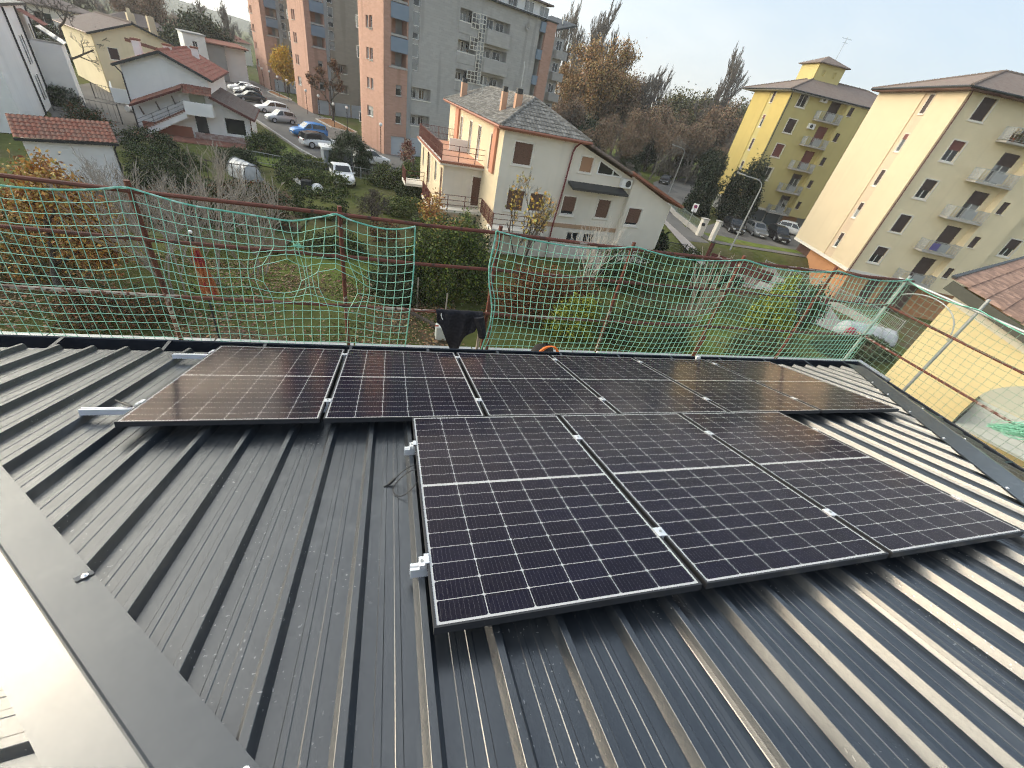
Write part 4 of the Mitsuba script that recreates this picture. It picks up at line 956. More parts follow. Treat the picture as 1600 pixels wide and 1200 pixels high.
    gl = MB(L); gl.box(.55, llen - .5, -3, -.75, gz, zlow); part(t, 'ground_floor_wall', gl, ground['wall'])
    bd = MB(E); bd.box(-.05, bays[0][1] - .01, .002, .05, zlow, zlow + .28); part(t, 'base_band', bd, TRIM)
    bd = MB(L); bd.box(-.05, llen, .002, .05, zlow - .05, zlow + .25); part(t, 'base_band', bd, TRIM)
    # hipped roof
    ov = .85; zr = H + .16; a0, a1 = E([-ov, ov + .1, zr]), E([tot + ov, ov + .1, zr]); b0, b1 = E([-ov, -depth - ov, zr]), E([tot + ov, -depth - ov, zr])
    hh = (depth + 2 * ov) / 2; rs = hh * .36; r0, r1 = E([hh - ov, ov + .1 - hh, zr + rs]), E([tot + ov - hh, ov + .1 - hh, zr + rs])
    q = MB()
    q.quad(a0, a1, r1, r0); q.quad(b0, b1, r1, r0); q.add([a0, b0, r0], [[0, 1, 2]]); q.add([a1, b1, r1], [[0, 1, 2]])
    part(t, 'roof', q, roof_m)
    for s_, e_ in ((a0, r0), (b0, r0), (r0, r1), (a1, r1)): ridge_tiles(t, s_, e_, .13, roof_m)
    part(t, 'eaves', MB(E).box(-ov + .05, tot + ov - .05, -depth - ov + .05, ov + .05, H - .02, zr - .02), GREYWALL if 'yellow' in label else BROWNMETAL)
    for p, w in ((a0, a1), (a0, b0)): pipe(t, [p + [0, 0, -.04], w + [0, 0, -.04]], .085, DARKMETAL, 'gutter')
    return t, E, L
pat = [(1, SHUT_DK), (.45, SHUT_RED), (.55, SHUT_DK), (1, SHUT_DK), (.5, SHUT_DK)]
cr, CE, CL = apartment((42.56, 29.05), (.94, -.337), (.337, .94), 10.5, G, 15.65, 1.1, 2.91, [14.03 - .02 - 2.92 * i for i in range(5)], CREAM, BEIGE, CREAM_DK,
    dict(wall=ORANGE, left=[(.3, 2.4, ORANGE), (3.8, 6.4, GARAGE_BR), (7.8, 10.8, GARAGE_BR)], front=[(1.0, 4.2, GARAGE_BR), (5.0, 8.0, GARAGE_BR), (9, 12, ORANGE)], names=('garage_door', 'ground_floor_opening')),
    'cream apartment building with warm sunlit side wall, nearest on the right', (1.28, 2.33), STEEL, [(0, 7.6, 0, 'A'), (7.6, 10.3, .7, 'B'), (10.3, 18.3, 0, 'A')], TILE_BROWN, pat, 11.28)
pat2 = [(.15, SHUT_DK), (1, SHUT_DK), (1, SHUT_RED), (.0, SHUT_DK), (1, SHUT_RED)]
yl, YE, YL = apartment((47.42, 52.09), (.98, -.2), (.2, .98), 10.5, G, 15.3, 1.85, 2.83, [14.02 - 2.81 * i for i in range(5)], YELLOW, OCHRE, OCHRE,
    dict(wall=GREYWALL, left=[(.5, 3, GREYWALL)], front=[(.7, 2.6, GARAGE_DK), (2.85, 5.0, GARAGE_DK), (5.3, 7.4, GARAGE_DK), (7.9, 10.2, ORANGE)], names=('ground_floor_panel', 'garage_door')),
    'yellow and olive apartment building behind the dark conifers', (1.3, 2.45), STEEL, [(0, 7.6, 0, 'A'), (7.6, 10.3, .7, 'B'), (10.3, 18.3, 0, 'A')], TILE_BROWN, pat2, 9.0)
for s, dz in ((0, 14.95), (1, 12.1)):
    ac = thing('air_conditioner', ('white air conditioner unit high on the yellow building beside the top balcony', 'white air conditioner unit on the yellow building above the second balcony from the top')[s], 'air conditioner')
    part(ac, 'case', MB(YE).box(4.0 + .1 * s, 4.85 + .1 * s, .02, .35, dz, dz + .6), WHITE)
    c = np.array([4.35 + .1 * s, .356, dz + .3]); fan = MB(YE); fan.add(np.vstack([[c + [.2 * math.cos(q), 0, .2 * math.sin(q)] for q in ang], [c]]), [[i, (i + 1) % 20, 20] for i in range(20)]); part(ac, 'fan_grille', fan, DARKMETAL)
tw = thing('hanging_cloth', 'blue violet cloth hung over a balcony railing of the cream building', 'cloth'); pts = np.linspace(0, 1, 14); cm = MB(CE)
cm.add([[4.75 + .75 * q, 1.03 + .025 * math.sin(q * 17) + .02 * z, 14.03 - 2.92 * 3 - .08 - .62 * z] for q in pts for z in (0, .5, 1)], [[i * 3 + j, i * 3 + j + 1, i * 3 + j + 4, i * 3 + j + 3] for i in range(13) for j in range(2)]); part(tw, 'cloth', cm, pr('violet_cloth', (.10, .09, .24), .8), 60)
bx = thing('balcony_plants', 'mass of potted plants on the top balcony of the cream building', 'plants'); rr0 = np.random.default_rng(4)
c_ = CE(np.c_[rr0.uniform(4.5, 7.0, 900), rr0.uniform(.3, 1.05, 900), 13.2 + np.abs(rr0.normal(0, .32, 900))]); BALCONY_PLANTS = (bx, c_)
dsh = thing('satellite_dish', 'small white satellite dish on the grey tower wall near its right end', 'satellite dish'); TFq = Frame([-1.14, 58.72, G], UA); q_ = np.linspace(0, 6.283, 17)[:-1]; dm = MB(TFq)
dm.add([[19.3 + .36 * math.cos(a_), -.05, 16.0 + .36 * math.sin(a_)] for a_ in q_] + [[19.3, -.20, 16.0]], [[i, (i + 1) % 16, 16] for i in range(16)]); part(dsh, 'dish', dm, STONE); part(dsh, 'arm', MB(TFq).tube([(19.3, -.34, 15.9), (19.3, -.1, 15.9), (19.3, .1, 15.85)], .03, 5), DARKMETAL)
# roof-top stair house of the yellow building, and the one further right
for E_, u, lab in ((YE, 4.6, 'yellow'), (CE, 13.5, 'cream')):
    own = yl if lab == 'yellow' else cr; fr = E_.at(u, -4.4, 16.2)
    ph = part(own, 'stair_house', facade(fr, 0, 3.6, 0, 2.9, [(.7, 1.15, 1.7, 2.3), (2.2, 2.65, 1.7, 2.3)]).box(0, 3.6, -4, -.2, 0, 2.9), OCHRE if lab == 'yellow' else BEIGE)
    part(ph, 'roof', MB(fr).hexa([[-.4, -4.4, 2.9], [-.4, -4.4, 3.0], [-.4, .4, 2.9], [-.4, .4, 3.0], [4, -4.4, 2.9], [4, -4.4, 3.0], [4, .4, 2.9], [4, .4, 3.0]]).add([[-.4, .4, 3.0], [4, .4, 3.0], [4, -4.4, 3.0], [-.4, -4.4, 3.0], [1.8, -2, 4.0]], [[0, 1, 4], [1, 2, 4], [2, 3, 4], [3, 0, 4]]), TILE_BROWN)
    part(own, 'antenna', MB(fr).tube([(2.9, -2, 3.5), (3.0, -2, 6.2)], .03, 5).beam((2.3, -2, 6.0), (3.7, -2, 6.0), .03, .03).beam((2.6, -2, 5.6), (3.4, -2, 5.6), .03, .03), STEEL)

# ================================================================ lemon house at the right edge, its tiled roof
nh = thing('lemon_house', 'lemon yellow house with pale coppi tile roof at the right edge, behind the net', 'house')
NO = np.array([13.3, 6.1, 0]); na = np.array([.35, -.936]); nb = np.array([.936, .35])
NF = Frame(NO, na, [-nb[0], -nb[1], 0]); zt = -.62
S = .26; zr_ = lambda u: -.34 - S * u                                # rake of the roof
wl = MB(NF); wl.quad([.15, 0, G], [9, 0, G], [9, 0, zr_(9) - .40], [.15, 0, zr_(.15) - .40]); part(nh, 'wall', wl, LEMON)
part(nh, 'frieze', MB(NF).quad([.15, .012, zr_(.15) - .42], [9, .012, zr_(9) - .42], [9, .012, zr_(9) - .02], [.15, .012, zr_(.15) - .02]), pr('pale_frieze', (.58, .54, .44), .8))
wl = MB(NF); wl.quad([.15, 0, G], [.15, -12, G], [.15, -12, zr_(.15) - .02], [.15, 0, zr_(.15) - .02]); part(nh, 'wall', wl, LEMON)
sp = np.array([na[0], na[1], -S]); sp /= np.linalg.norm(sp); e3 = np.append(nb, 0)
part(nh, 'roof', tiled(NF([9.3, .20, zr_(9.3) + .03]), e3, 12.5, -sp, 9.75, pitch=.235, course=.40, amp=.07, seg=8), TILE_PALE, 50)
part(nh, 'rafter_board', MB().beam(NF([-.1, .19, zr_(-.1) - .10]), NF([9.3, .19, zr_(9.3) - .10]), .05, .24), pr('bitumen_board', (.075, .075, .06), .8))
part(nh, 'ridge_flashing', MB().beam(NF([-.10, .25, zr_(-.1) + .10]), NF([-.10, -12.3, zr_(-.1) + .10]), .10, .05), DARKMETAL)
gp_ = MB(NF); st = np.linspace(0, math.pi / 2, 9); pts_ = [[3.4 - 1.5 * math.sin(q), .006, -2.55 + .95 * math.cos(q)] for q in st] + [[9, .006, -2.55], [9, .006, -1.6]]
gp_.poly([[4.5, .006, -2.2]] + pts_ + [pts_[0]]); part(nh, 'grey_render_patch', gp_, pr('grey_green_render', (.42, .42, .34), .8))
part(nh, 'canopy', MB(NF).hexa([[1.95, .01, -2.62], [1.95, .01, -2.56], [1.95, 1.25, -3.0], [1.95, 1.25, -2.94], [5.5, .01, -2.62], [5.5, .01, -2.56], [5.5, 1.25, -3.0], [5.5, 1.25, -2.94]]), pr('canopy_sheet', (.44, .45, .40), .5))
part(nh, 'canopy_edge', MB(NF).box(1.90, 1.948, .0, 1.27, -3.05, -2.52), DARKMETAL)

# ================================================================ houses on the left
def gable_house(label, name, O, a, w, dp, he, rise, wall_m, roof_m, over=.4, windows=(), sides=(), tiles=True, pitch=.24, sw=None):
    t = thing(name, label, 'house'); E = Frame([*O, G], a)
    ap = w / 2
    f = facade(E, 0, w, 0, he, [x[:4] for x in windows]); f.poly([[0, 0, he], [w, 0, he], [ap, 0, he + rise]])
    f.quad([0, 0, 0], [0, -dp, 0], [0, -dp, he], [0, 0, he]); f.poly([[0, -dp, he], [w, -dp, he], [ap, -dp, he + rise]]); f.quad([0, -dp, 0], [w, -dp, 0], [w, -dp, he], [0, -dp, he])
    part(t, 'wall', f, wall_m)
    R = Frame(E([w, 0, 0]), [-E.v[0], -E.v[1]], E.u)
    part(t, 'wall', facade(R, 0, dp, 0, he, [x[:4] for x in sides]), sw or wall_m)
    for x in windows: window(t, E, *x[:4], shut=x[4], smat=x[5] if len(x) > 5 else SHUT, mull=1 if x[4] == 0 else 0, surround=.06)
    for x in sides: window(t, R, *x[:4], shut=x[4], smat=x[5] if len(x) > 5 else SHUT, mull=1 if x[4] == 0 else 0)
    sl = rise / ap
    for s in (-1, 1):
        u0 = -over if s < 0 else w + over
        p0 = E([u0, over, he - over * sl]); up = E.u * (-s) * 1.0 + np.array([0, 0, sl]); W = np.linalg.norm(up) * (ap + over); up = up / np.linalg.norm(up); e = -E.v
        if tiles: part(t, 'roof', tiled(p0, e, dp + 2 * over, up, W, pitch=pitch, course=.4, seg=4), roof_m)
        else:
            q = [p0, p0 + e * (dp + 2 * over), p0 + e * (dp + 2 * over) + up * W, p0 + up * W]; part(t, 'roof', MB().quad(*q), roof_m)
        part(t, 'verge_board', MB().beam(p0 + [0, 0, -.06], p0 + up * W + [0, 0, -.06], .08, .2), DARKMETAL)
        pipe(t, [p0 + [0, 0, -.04], p0 + e * (dp + 2 * over) + [0, 0, -.04]], .07, BROWNMETAL, 'gutter')
    ridge_tiles(t, E([ap, over, he + rise + .05]), E([ap, -dp - over, he + rise + .05]), .13, roof_m)
    return t, E, R
# white house with outside stair
ga = (.985, .17)
wh, WE, WR = gable_house('white house with bright red tiled roof and an outside stair with red treads', 'white_house', (-22.75, 50.35), ga, 6.2, 13, 5.15, 1.35, WHITEWALL, TILE_BRIGHT, over=.45, tiles=True)
LX = 4.15                                                         # stair landing
sk = MB(WE)                                                       # tiled skirt roof over stair and landing
def skirt(p, q, w): return [p, q, [q[0], q[1] + w, q[2] - .25], [p[0], p[1] + w, p[2] - .25]]
a_, b_, c_ = [.1, .0, 2.45], [4.2, .0, 4.35], [6.35, .0, 4.05]
part(wh, 'skirt_roof', MB(WE).quad(*skirt(a_, b_, 1.1)).quad(*[[x[0], x[1], x[2] - .12] for x in skirt(a_, b_, 1.1)]), TILE_RED)
p0 = WE([b_[0], 1.15, b_[2] - .62]); e = WE.u; part(wh, 'skirt_roof', tiled(p0, e, 2.2, np.array([-WE.v[0], -WE.v[1], .52]) / math.hypot(1, .52), 1.3, pitch=.22, course=.33, seg=4), TILE_RED)
part(wh, 'skirt_board', MB(WE).beam([.05, 1.1, 2.12], [4.2, 1.1, 4.02], .1, .16), BROWNMETAL)
for u, z in ((.7, 2.0), (2.0, 2.55), (3.3, 3.2)): part(wh, 'bracket', MB(WE).beam([u, .03, z - .55], [u, .75, z + .12], .09, .09), TILE_BROWN)
n = 16
stp = MB(WE); trd = MB(WE)
for i in range(n):
    u = .25 + i * (LX - .25) / n; z = .15 + (i + 1) * 2.15 / n
    stp.box(u, u + (LX - .25) / n + .02, .05, 1.15, max(0, z - .55), z - .03); trd.box(u - .03, u + (LX - .25) / n + .03, .04, 1.22, z - .03, z + .03)
part(wh, 'stair', stp, WHITEWALL); part(wh, 'stair_treads', trd, TILE_RED)
railing(wh, [WE([.25, 1.18, .25]), WE([LX, 1.18, 2.3])], .85, DARKMETAL, step=0, rails=2)
part(wh, 'landing', MB(WE).box(LX, 6.3, .0, 1.3, 2.1, 2.28).box(LX, 6.3, 1.2, 1.3, 2.28, 3.15).box(6.2, 6.3, 0, 1.2, 2.28, 3.15), WHITEWALL)
part(wh, 'door', MB(WE).box(4.5, 5.7, .003, .06, 2.3, 4.0), pr('pale_green_door', (.33, .34, .25), .6))
part(wh, 'understair', MB(WE).box(.4, LX, .02, .06, 0, .9), COPPER)
for u, z, s in ((1.0, 7.0 - 1.6, 0), (3.4, 6.5 - .3, 1)): pass
for u, v in ((.6, -3), (2.7, -4), (4.1, -9)):
    c = part(wh, 'chimney', MB(WE).box(u, u + .55, v - .55, v, 5.2, 6.75), WHITEWALL); part(c, 'cowl', MB(WE).box(u - .05, u + .6, v - .6, v + .05, 6.75, 6.9), TILE_RED)
pipe(wh, [WE([-.35, .3, 4.95]), WE([.0, .06, 4.4]), WE([.0, .06, 0])], .05, DARKMETAL)
lbal = MB(Frame(WE([0, 0, 0]), UB, [-.985, -.17, 0])); lbal.box(.5, 5, .0, 1.2, 2.0, 2.15).box(.5, 5, 1.12, 1.2, 2.15, 3.1).box(.5, .6, 0, 1.2, 2.15, 3.1); part(wh, 'balcony', lbal, WHITEWALL)
# lower wing
WO = WE([6.2, 0, 0]); W2 = Frame(WO, ga)
wg = facade(W2, 0, 2.85, 0, 2.45, [(.75, 2.45, .72, 2.1)]); wg.poly([[0, 0, 2.45], [2.85, 0, 2.45], [0, 0, 3.6]]); wg.quad([2.85, 0, 0], [2.85, -8, 0], [2.85, -8, 2.45], [2.85, 0, 2.45]); part(wh, 'wall', wg, WHITEWALL)
window(wh, W2, .75, 2.45, .72, 2.1, depth=.14, mull=0, sill=0, glass=DARKGLASS)
part(wh, 'stone_plinth', MB(W2).box(-1.9, 2.87, .01, .12, 0, .55), tile('plinth_stone', [.30, .16, .13], [.50, .42, .38], [.36, .25, .21]))
part(wh, 'door', MB(W2).box(-1.6, -.7, .004, .06, .05, 2.0), DARKMETAL)
sl2 = np.array([-ga[0], -ga[1], .42]); sl2 /= np.linalg.norm(sl2)
part(wh, 'roof', tiled(W2([3.35, .9, 2.33]), np.array([-W2.v[0], -W2.v[1], 0]), 9, sl2, 3.75, pitch=.24, seg=4), TILE_BROWN); part(wh, 'verge_board', MB(W2).beam([3.4, .9, 2.28], [-.02, .9, 3.72], .1, .22), BROWNMETAL)
pipe(wh, [W2([3.4, .95, 2.3]), W2([3.4, -8, 2.3])], .07, BROWNMETAL, 'gutter'); pipe(wh, [W2([2.95, .05, 2.2]), W2([2.95, .05, 0])], .045, BROWNMETAL)
pv = MB(W2); pv.box(-6.5, 4, .12, 2.6, -.1, .03); part(wh, 'brick_terrace', pv, TILE_RED)

# low white garage with tiled roof
gr = thing('garage_shed', 'low white garage with red tile roof behind the autumn tree on the left', 'garage')
ga2 = np.array([.87, .49]); GF = Frame([-19.75, 30.35, G], ga2)
gw = MB(GF); gw.box(.15, 3.85, -3.2, 0, 0, 2.5); part(gr, 'wall', gw, WHITEWALL)
s1 = np.array([-GF.v[0], -GF.v[1], .40]); s1 /= np.linalg.norm(s1)
part(gr, 'roof', tiled(GF([-.1, .25, 2.52]), GF.u, 4.25, s1, 2.1, pitch=.215, course=.34, amp=.06, seg=8), TILE_RED, 50)
s2 = np.array([GF.v[0], GF.v[1], .40]); s2 /= np.linalg.norm(s2)
part(gr, 'roof', tiled(GF([4.15, -3.65, 2.52]), -GF.u, 4.25, s2, 2.1, pitch=.215, course=.34, amp=.06, seg=8), TILE_RED, 50)
part(gr, 'fascia', MB(GF).box(-.12, 4.17, .2, .26, 2.40, 2.54), DARKMETAL); part(gr, 'gable', MB(GF).poly([[3.85, 0, 2.5], [3.85, -3.2, 2.5], [3.85, -1.6, 3.15]]), WHITEWALL); pipe(gr, [GF([4.0, .2, 2.4]), GF([3.9, .05, 2.2]), GF([3.9, .05, 0])], .045, DARKMETAL)

# white row house at the left edge, with a tiled canopy that carries a dark solar sheet
lw_ = thing('white_row_house', 'tall white row house at the left edge with sloping tiled strip and solar sheet', 'house')
LO = np.array([-34.5, 62.3, G]); ld = np.array([.37, -.93]); LE = Frame(LO, ld, [.93, .37, 0])
part(lw_, 'wall', MB(LE).box(0, 21, -9, 0, 0, 7.35), WHITEWALL)
part(lw_, 'roof_edge', MB(LE).box(-.2, 21.2, -9.2, .18, 7.35, 7.55), DARKMETAL)
for u in (.5, 6.1, 11.6): pipe(lw_, [LE([u, .08, 7.3]), LE([u, .08, 0])], .07, DARKMETAL)
for u in (7.6, 8.7): part(lw_, 'slot_window', MB(LE).box(u, u + .35, .004, .05, 3.4, 5.4), GREYGLASS)
for u in (7.9, 9.0): part(lw_, 'slot_window', MB(LE).box(u, u + .35, .004, .05, .8, 2.6), GREYGLASS)
for u in (1.4,): part(lw_, 'slot_window', MB(LE).box(u, u + .4, .004, .05, 4.2, 6), GREYGLASS); part(lw_, 'slot_window', MB(LE).box(u, u + .4, .004, .05, .8, 2.6), GREYGLASS)
part(lw_, 'canopy', tiled(LE([2.5, 1.5, 6.2]), -np.append(ld, 0) * -1, 3.4, np.array([-.93 * .86, -.37 * .86, .5]), 1.75, pitch=.3, seg=4), TILE_BRIGHT)
part(lw_, 'solar_sheet', MB(LE).hexa([[2.6, .9, 6.05], [2.6, .9, 6.12], [2.6, 2.4, 5.0], [2.6, 2.4, 5.07], [5.8, .9, 6.05], [5.8, .9, 6.12], [5.8, 2.4, 5.0], [5.8, 2.4, 5.07]]), GREYGLASS)
part(lw_, 'bay', MB(LE).box(2.7, 5.7, .004, 2.2, 0, 4.95), CREAM if False else WHITEWALL)

# tan house behind the white one, ivory houses farther away
th_, TE, TR = gable_house('tan gabled house with brown roof between the white house and the row house', 'tan_house', (-33.6, 70.6), (.80, .60), 8.2, 14, 5.9, 1.5, BEIGE, TILE_BROWN, over=.5, windows=[(1.1, 2.0, 3.5, 4.6, 1, SHUT_DK)], sides=[(2, 3, 3.2, 4.4, .5), (5, 6, 3.2, 4.4, 1)], tiles=False)
part(th_, 'corner_strip', MB(Frame(TE.o, UB, [-.8, -.6, 0])).box(0, 1.2, .003, .05, 0, 5.7), ORANGE if False else YELLOW)
part(th_, 'brick_band', MB(TE).beam([3.0, .02, 5.7], [6.2, .02, 5.2], .05, .35), TILE_RED)
for u, v in ((4.2, -1), (7.3, -5)): part(th_, 'chimney', MB(TE).box(u, u + .7, v - .6, v, 6.2, 8.3), CREAM)
def box_house(name, label, O, a, w, dp, h, wall_m, roof_m, wins, flat=False, rise=1.6):
    t = thing(name, label, 'house'); E = Frame([*O, G], a)
    f = facade(E, 0, w, 0, h, [x[:4] for x in wins]); f.quad([w, 0, 0], [w, -dp, 0], [w, -dp, h], [w, 0, h]); f.quad([0, 0, 0], [0, -dp, 0], [0, -dp, h], [0, 0, h]); f.quad([0, -dp, 0], [w, -dp, 0], [w, -dp, h], [0, -dp, h]); f.quad([0, 0, h], [w, 0, h], [w, -dp, h], [0, -dp, h])
    part(t, 'wall', f, wall_m)
    for x in wins: window(t, E, *x[:4], shut=x[4], smat=SHUT_DK, mull=1)
    o = .6
    if flat: part(t, 'roof', MB(E).box(-.2, w + .2, -dp - .2, .2, h, h + .2), roof_m)
    else:
        r0, r1 = E([min(w, dp) / 2, -dp / 2, h + rise]), E([w - min(w, dp) / 2, -dp / 2, h + rise]); c = [E([-o, o, h]), E([w + o, o, h]), E([w + o, -dp - o, h]), E([-o, -dp - o, h])]
        part(t, 'roof', MB().quad(c[0], c[1], r1, r0).quad(c[2], c[3], r0, r1).add([c[1], c[2], r1], [[0, 1, 2]]).add([c[3], c[0], r0], [[0, 1, 2]]), roof_m); part(t, 'eaves', MB(E).box(-o, w + o, -dp - o, o, h - .15, h - .01), TILE_BROWN)
        part(t, 'chimney', MB(E).box(w * .4, w * .4 + .6, -dp * .4, -dp * .4 + .6, h + .5, h + rise + .7), wall_m)
    return t, E
box_house('ivory_villa', 'ivory villa with dark shuttered windows and brown hip roof at the top left', (-59.5, 96.0), (.955, .297), 12.2, 10, 6.5, IVORY, TILE_BROWN,
          [(2.6, 3.9, 4.2, 5.5, 0), (4.6, 5.2, 4.9, 5.4, 0), (6.6, 8.6, 4.2, 5.6, 0), (3.2, 4.5, 1.2, 2.6, 1), (8.0, 9.8, 1.2, 2.6, .3)])
mw, ME = box_house('modern_house', 'white modern house with tall window strip and flat roof beyond the red roofs', (-37.2, 108.6), (.914, .405), 3.4, 8, 6.6, WHITEWALL, GREYWALL, [(1.3, 2.0, 2.0, 5.6, 0)], flat=True)
part(mw, 'grey_wing', MB(ME).box(3.4, 6.4, -8, -1, 0, 5.6), GREYWALL); part(mw, 'wing_roof', MB(ME).hexa([[1, -9, 6.1], [1, -9, 6.3], [3.2, -.2, 5.7], [3.2, -.2, 5.9], [10, -9, 6.1], [10, -9, 6.3], [10.5, -.2, 5.7], [10.5, -.2, 5.9]]), TILE_RED)
part(mw, 'side_wing', MB(ME).box(6.42, 10, -8, -2, 0, 5.6), WHITEWALL)
far = [((-66, 158), (.97, .25), 12, 'pale house with red roof low on the far left horizon', CREAM, TILE_RED), ((-52, 170), (.9, .4), 11, 'cream house under the far hill, left of the towers', IVORY, TILE_RED), ((-78, 185), (.95, .3), 13, 'distant white house among the bare trees at the left', WHITEWALL, TILE_BROWN),
       ((-95, 140), (.9, .43), 12, 'brown-roofed house behind the ivory villa', BEIGE, TILE_BROWN), ((-58, 128), (.9, .43), 12, 'long low tan house behind the tan gable, with brown roof', BEIGE, TILE_BROWN)]
for O, a, w, lab, wm, rm in far:
    box_house('distant_house', lab, O, a, w, 9, 5.4, wm, rm, [(1.5, 2.6, 3.2, 4.4, 1), (5, 6.1, 3.2, 4.4, 0), (8.5, 9.6, 3.2, 4.4, 1)], rise=2)

# ================================================================ streets and paved ground
lane = [(-33, 123), (-30.9, 97), (-26.3, 87.2), (-20.8, 74.9), (-16.4, 67.0), (-13.1, 60.3), (-9.4, 52.9), (-7.0, 49.0), (-4.2, 46.2), (2.6, 46.2), (2.6, 60.9), (-1.0, 58.9), (-5.0, 70.6), (-5.6, 71.0), (-11.6, 79.2), (-9.8, 82.5), (-13.1, 86.3), (-17.9, 98.6), (-23.8, 106), (-24.4, 111.2), (-30.3, 124.2)]
v, f = sheet(lane, G + .012); structure('parking_lane', (v, f), ASPHALT)
k = MB(); c = [(-31.2, 97), (-26.5, 87.1), (-21.0, 74.8), (-16.6, 66.9), (-13.3, 60.2), (-9.6, 52.8), (-7.2, 48.9), (-4.3, 46.0), (2.6, 46.0)]
for a, b in zip(c[:-1], c[1:]): k.beam((*a, G + .05), (*b, G + .05), .22, .26)
structure('lane_kerb', k, STONE)
for pts in ([(-11.5, 79.2), (-8.6, 73.0), (-5.6, 71.2), (-5.2, 72.5), (-9.9, 82.3)], [(-23.7, 105.8), (-20.7, 100.3), (-18.2, 98.3), (-18.6, 100), (-23.9, 110)]):
    m = MB(); slab(m, pts, G - .05, G + .12); structure('leaf_strewn_bed', m, pr('leaf_bed', proc(lambda p, n, uv: mix([.16, .075, .035], [.26, .135, .06], fbm(p.x * 3, p.y * 3, 0., 4))), .95))
    kb = MB()
    for a, b in zip(pts, pts[1:] + pts[:1]): kb.beam((*a, G + .07), (*b, G + .07), .2, .18)
    structure('bed_kerb', kb, STONE)
v, f = sheet([(-40, 90), (-36, 60), (-30, 52), (-26, 44), (-21, 44.5), (-23.3, 50), (-24, 58), (-33, 71), (-26, 79), (-40, 100)], G + .006); structure('courtyard', (v, f), ASPHALT)
road = [(26, 27.5), (29.2, 37), (31.4, 46), (35.6, 54.5), (42, 65.5), (46.5, 74.0), (49, 77), (62, 88), (80, 100), (86, 94), (62, 78), (50, 65.5), (42.5, 57.5), (36.4, 50.5), (33.3, 43), (32.6, 37.2), (32.0, 33.5), (31, 29)]
v, f = sheet(road, lambda x, y: ground_z(x, y) + .012); structure('street', (v, f), ASPHALT)
v, f = sheet([(27.2, 28.5), (29.6, 36.6), (31.6, 44.6), (31.0, 45.0), (28.4, 37), (25.8, 29)], G + .05); structure('pavement', (v, f), PAVE)
v, f = sheet([(33.4, 43), (33.0, 37.6), (34.2, 37.2), (46, 36.2), (57, 38), (60, 47), (47.3, 51.8), (38.5, 45.5)], G + .010); structure('car_park', (v, f), ASPHALT)
v, f = sheet([(34.5, 41.5), (41.0, 39.4), (47.5, 38.8), (47.0, 37.3), (36, 38.0), (34.3, 38.6)], G + .03); structure('grass_strip', (v, f), LAWN)
n = 40
def drape(poly, off, step=1.2):
    """ground-hugging sheet: the polygon is cut into small pieces that follow the ground"""
    import shapely
    P = shapely.Polygon(poly); x0, y0, x1, y1 = P.bounds; V, Fq, c = [], [], 0
    for x in np.arange(x0, x1, step):
        for y in np.arange(y0, y1, step):
            q = P.intersection(shapely.box(x, y, x + step, y + step))
            if q.is_empty or q.geom_type != 'Polygon': continue
            a = np.array(q.exterior.coords)[:-1]; V.append(np.c_[a, ground_z(a[:, 0], a[:, 1]) + off]); Fq += [[c, c + i, c + i + 1] for i in range(1, len(a) - 1)]; c += len(a)
    return np.vstack(V), np.array(Fq)
structure('alley', drape([(31.3, 33.6), (40, 34.5), (43, 29.0), (40.5, 26.8), (37.5, 22.5), (35.5, 21.5), (33.5, 24), (35, 29.5), (31.5, 30.5)], .03), PAVE)
v, f = sheet([(-18.6, 66.9), (-13.7, 58.9), (-7.8, 48.2), (-5.0, 45.3), (-8, 42.5), (-12.5, 44), (-13.5, 52), (-17.3, 60)], G + .012); structure('lawn', (v, f), LAWN)
v, f = sheet([(44, 84), (52, 79), (64, 90), (80, 101), (130, 120), (130, 170), (60, 150)], G + .008); structure('park_grass', (v, f), LAWN)
v, f = sheet([(-9, 22), (-1.0, 24.5), (-.5, 20.5), (-3, 15.5), (-8.5, 17)], G + .04); structure('garden_grass', (v, f), LAWN)
v, f = sheet([(13, 17.5), (21, 20), (23, 15), (16, 11), (11, 13)], G + .04); structure('garden_grass', (v, f), LAWN)

# ================================================================ plants
def tone(cols, n, r, jit=.25):
    c = np.array(cols); q = c[r.integers(0, len(c), n)]; return np.clip(q * (1 + r.normal(0, jit, (n, 1))) * (1 + r.normal(0, jit * .3, (n, 3))), .004, .9)
def leaf_quads(c, size, r, cols, flat=0.0, lab=1.0):
    """a small folded leaf at every centre: 4 points, 2 triangles"""
    n = len(c); a = r.normal(size=(n, 3)); a /= np.linalg.norm(a, axis=1, keepdims=True)
    b = r.normal(size=(n, 3)); b[:, 2] *= 1 - flat; a[:, 2] *= 1 - flat; b -= a * (a * b).sum(1, keepdims=True); b /= np.linalg.norm(b, axis=1, keepdims=True) + 1e-9
    nn = np.cross(a, b); s = (size * r.uniform(.6, 1.35, n))[:, None]
    v = np.stack([c - a * s, c + b * s * .55 + nn * s * .15, c + a * s, c - b * s * .55 + nn * s * .15], 1).reshape(-1, 3)
    k = np.arange(n)[:, None] * 4; f = np.vstack([k + [0, 1, 2], k + [0, 2, 3]])
    return v, f, np.repeat(tone(cols, n, r), 4, axis=0)
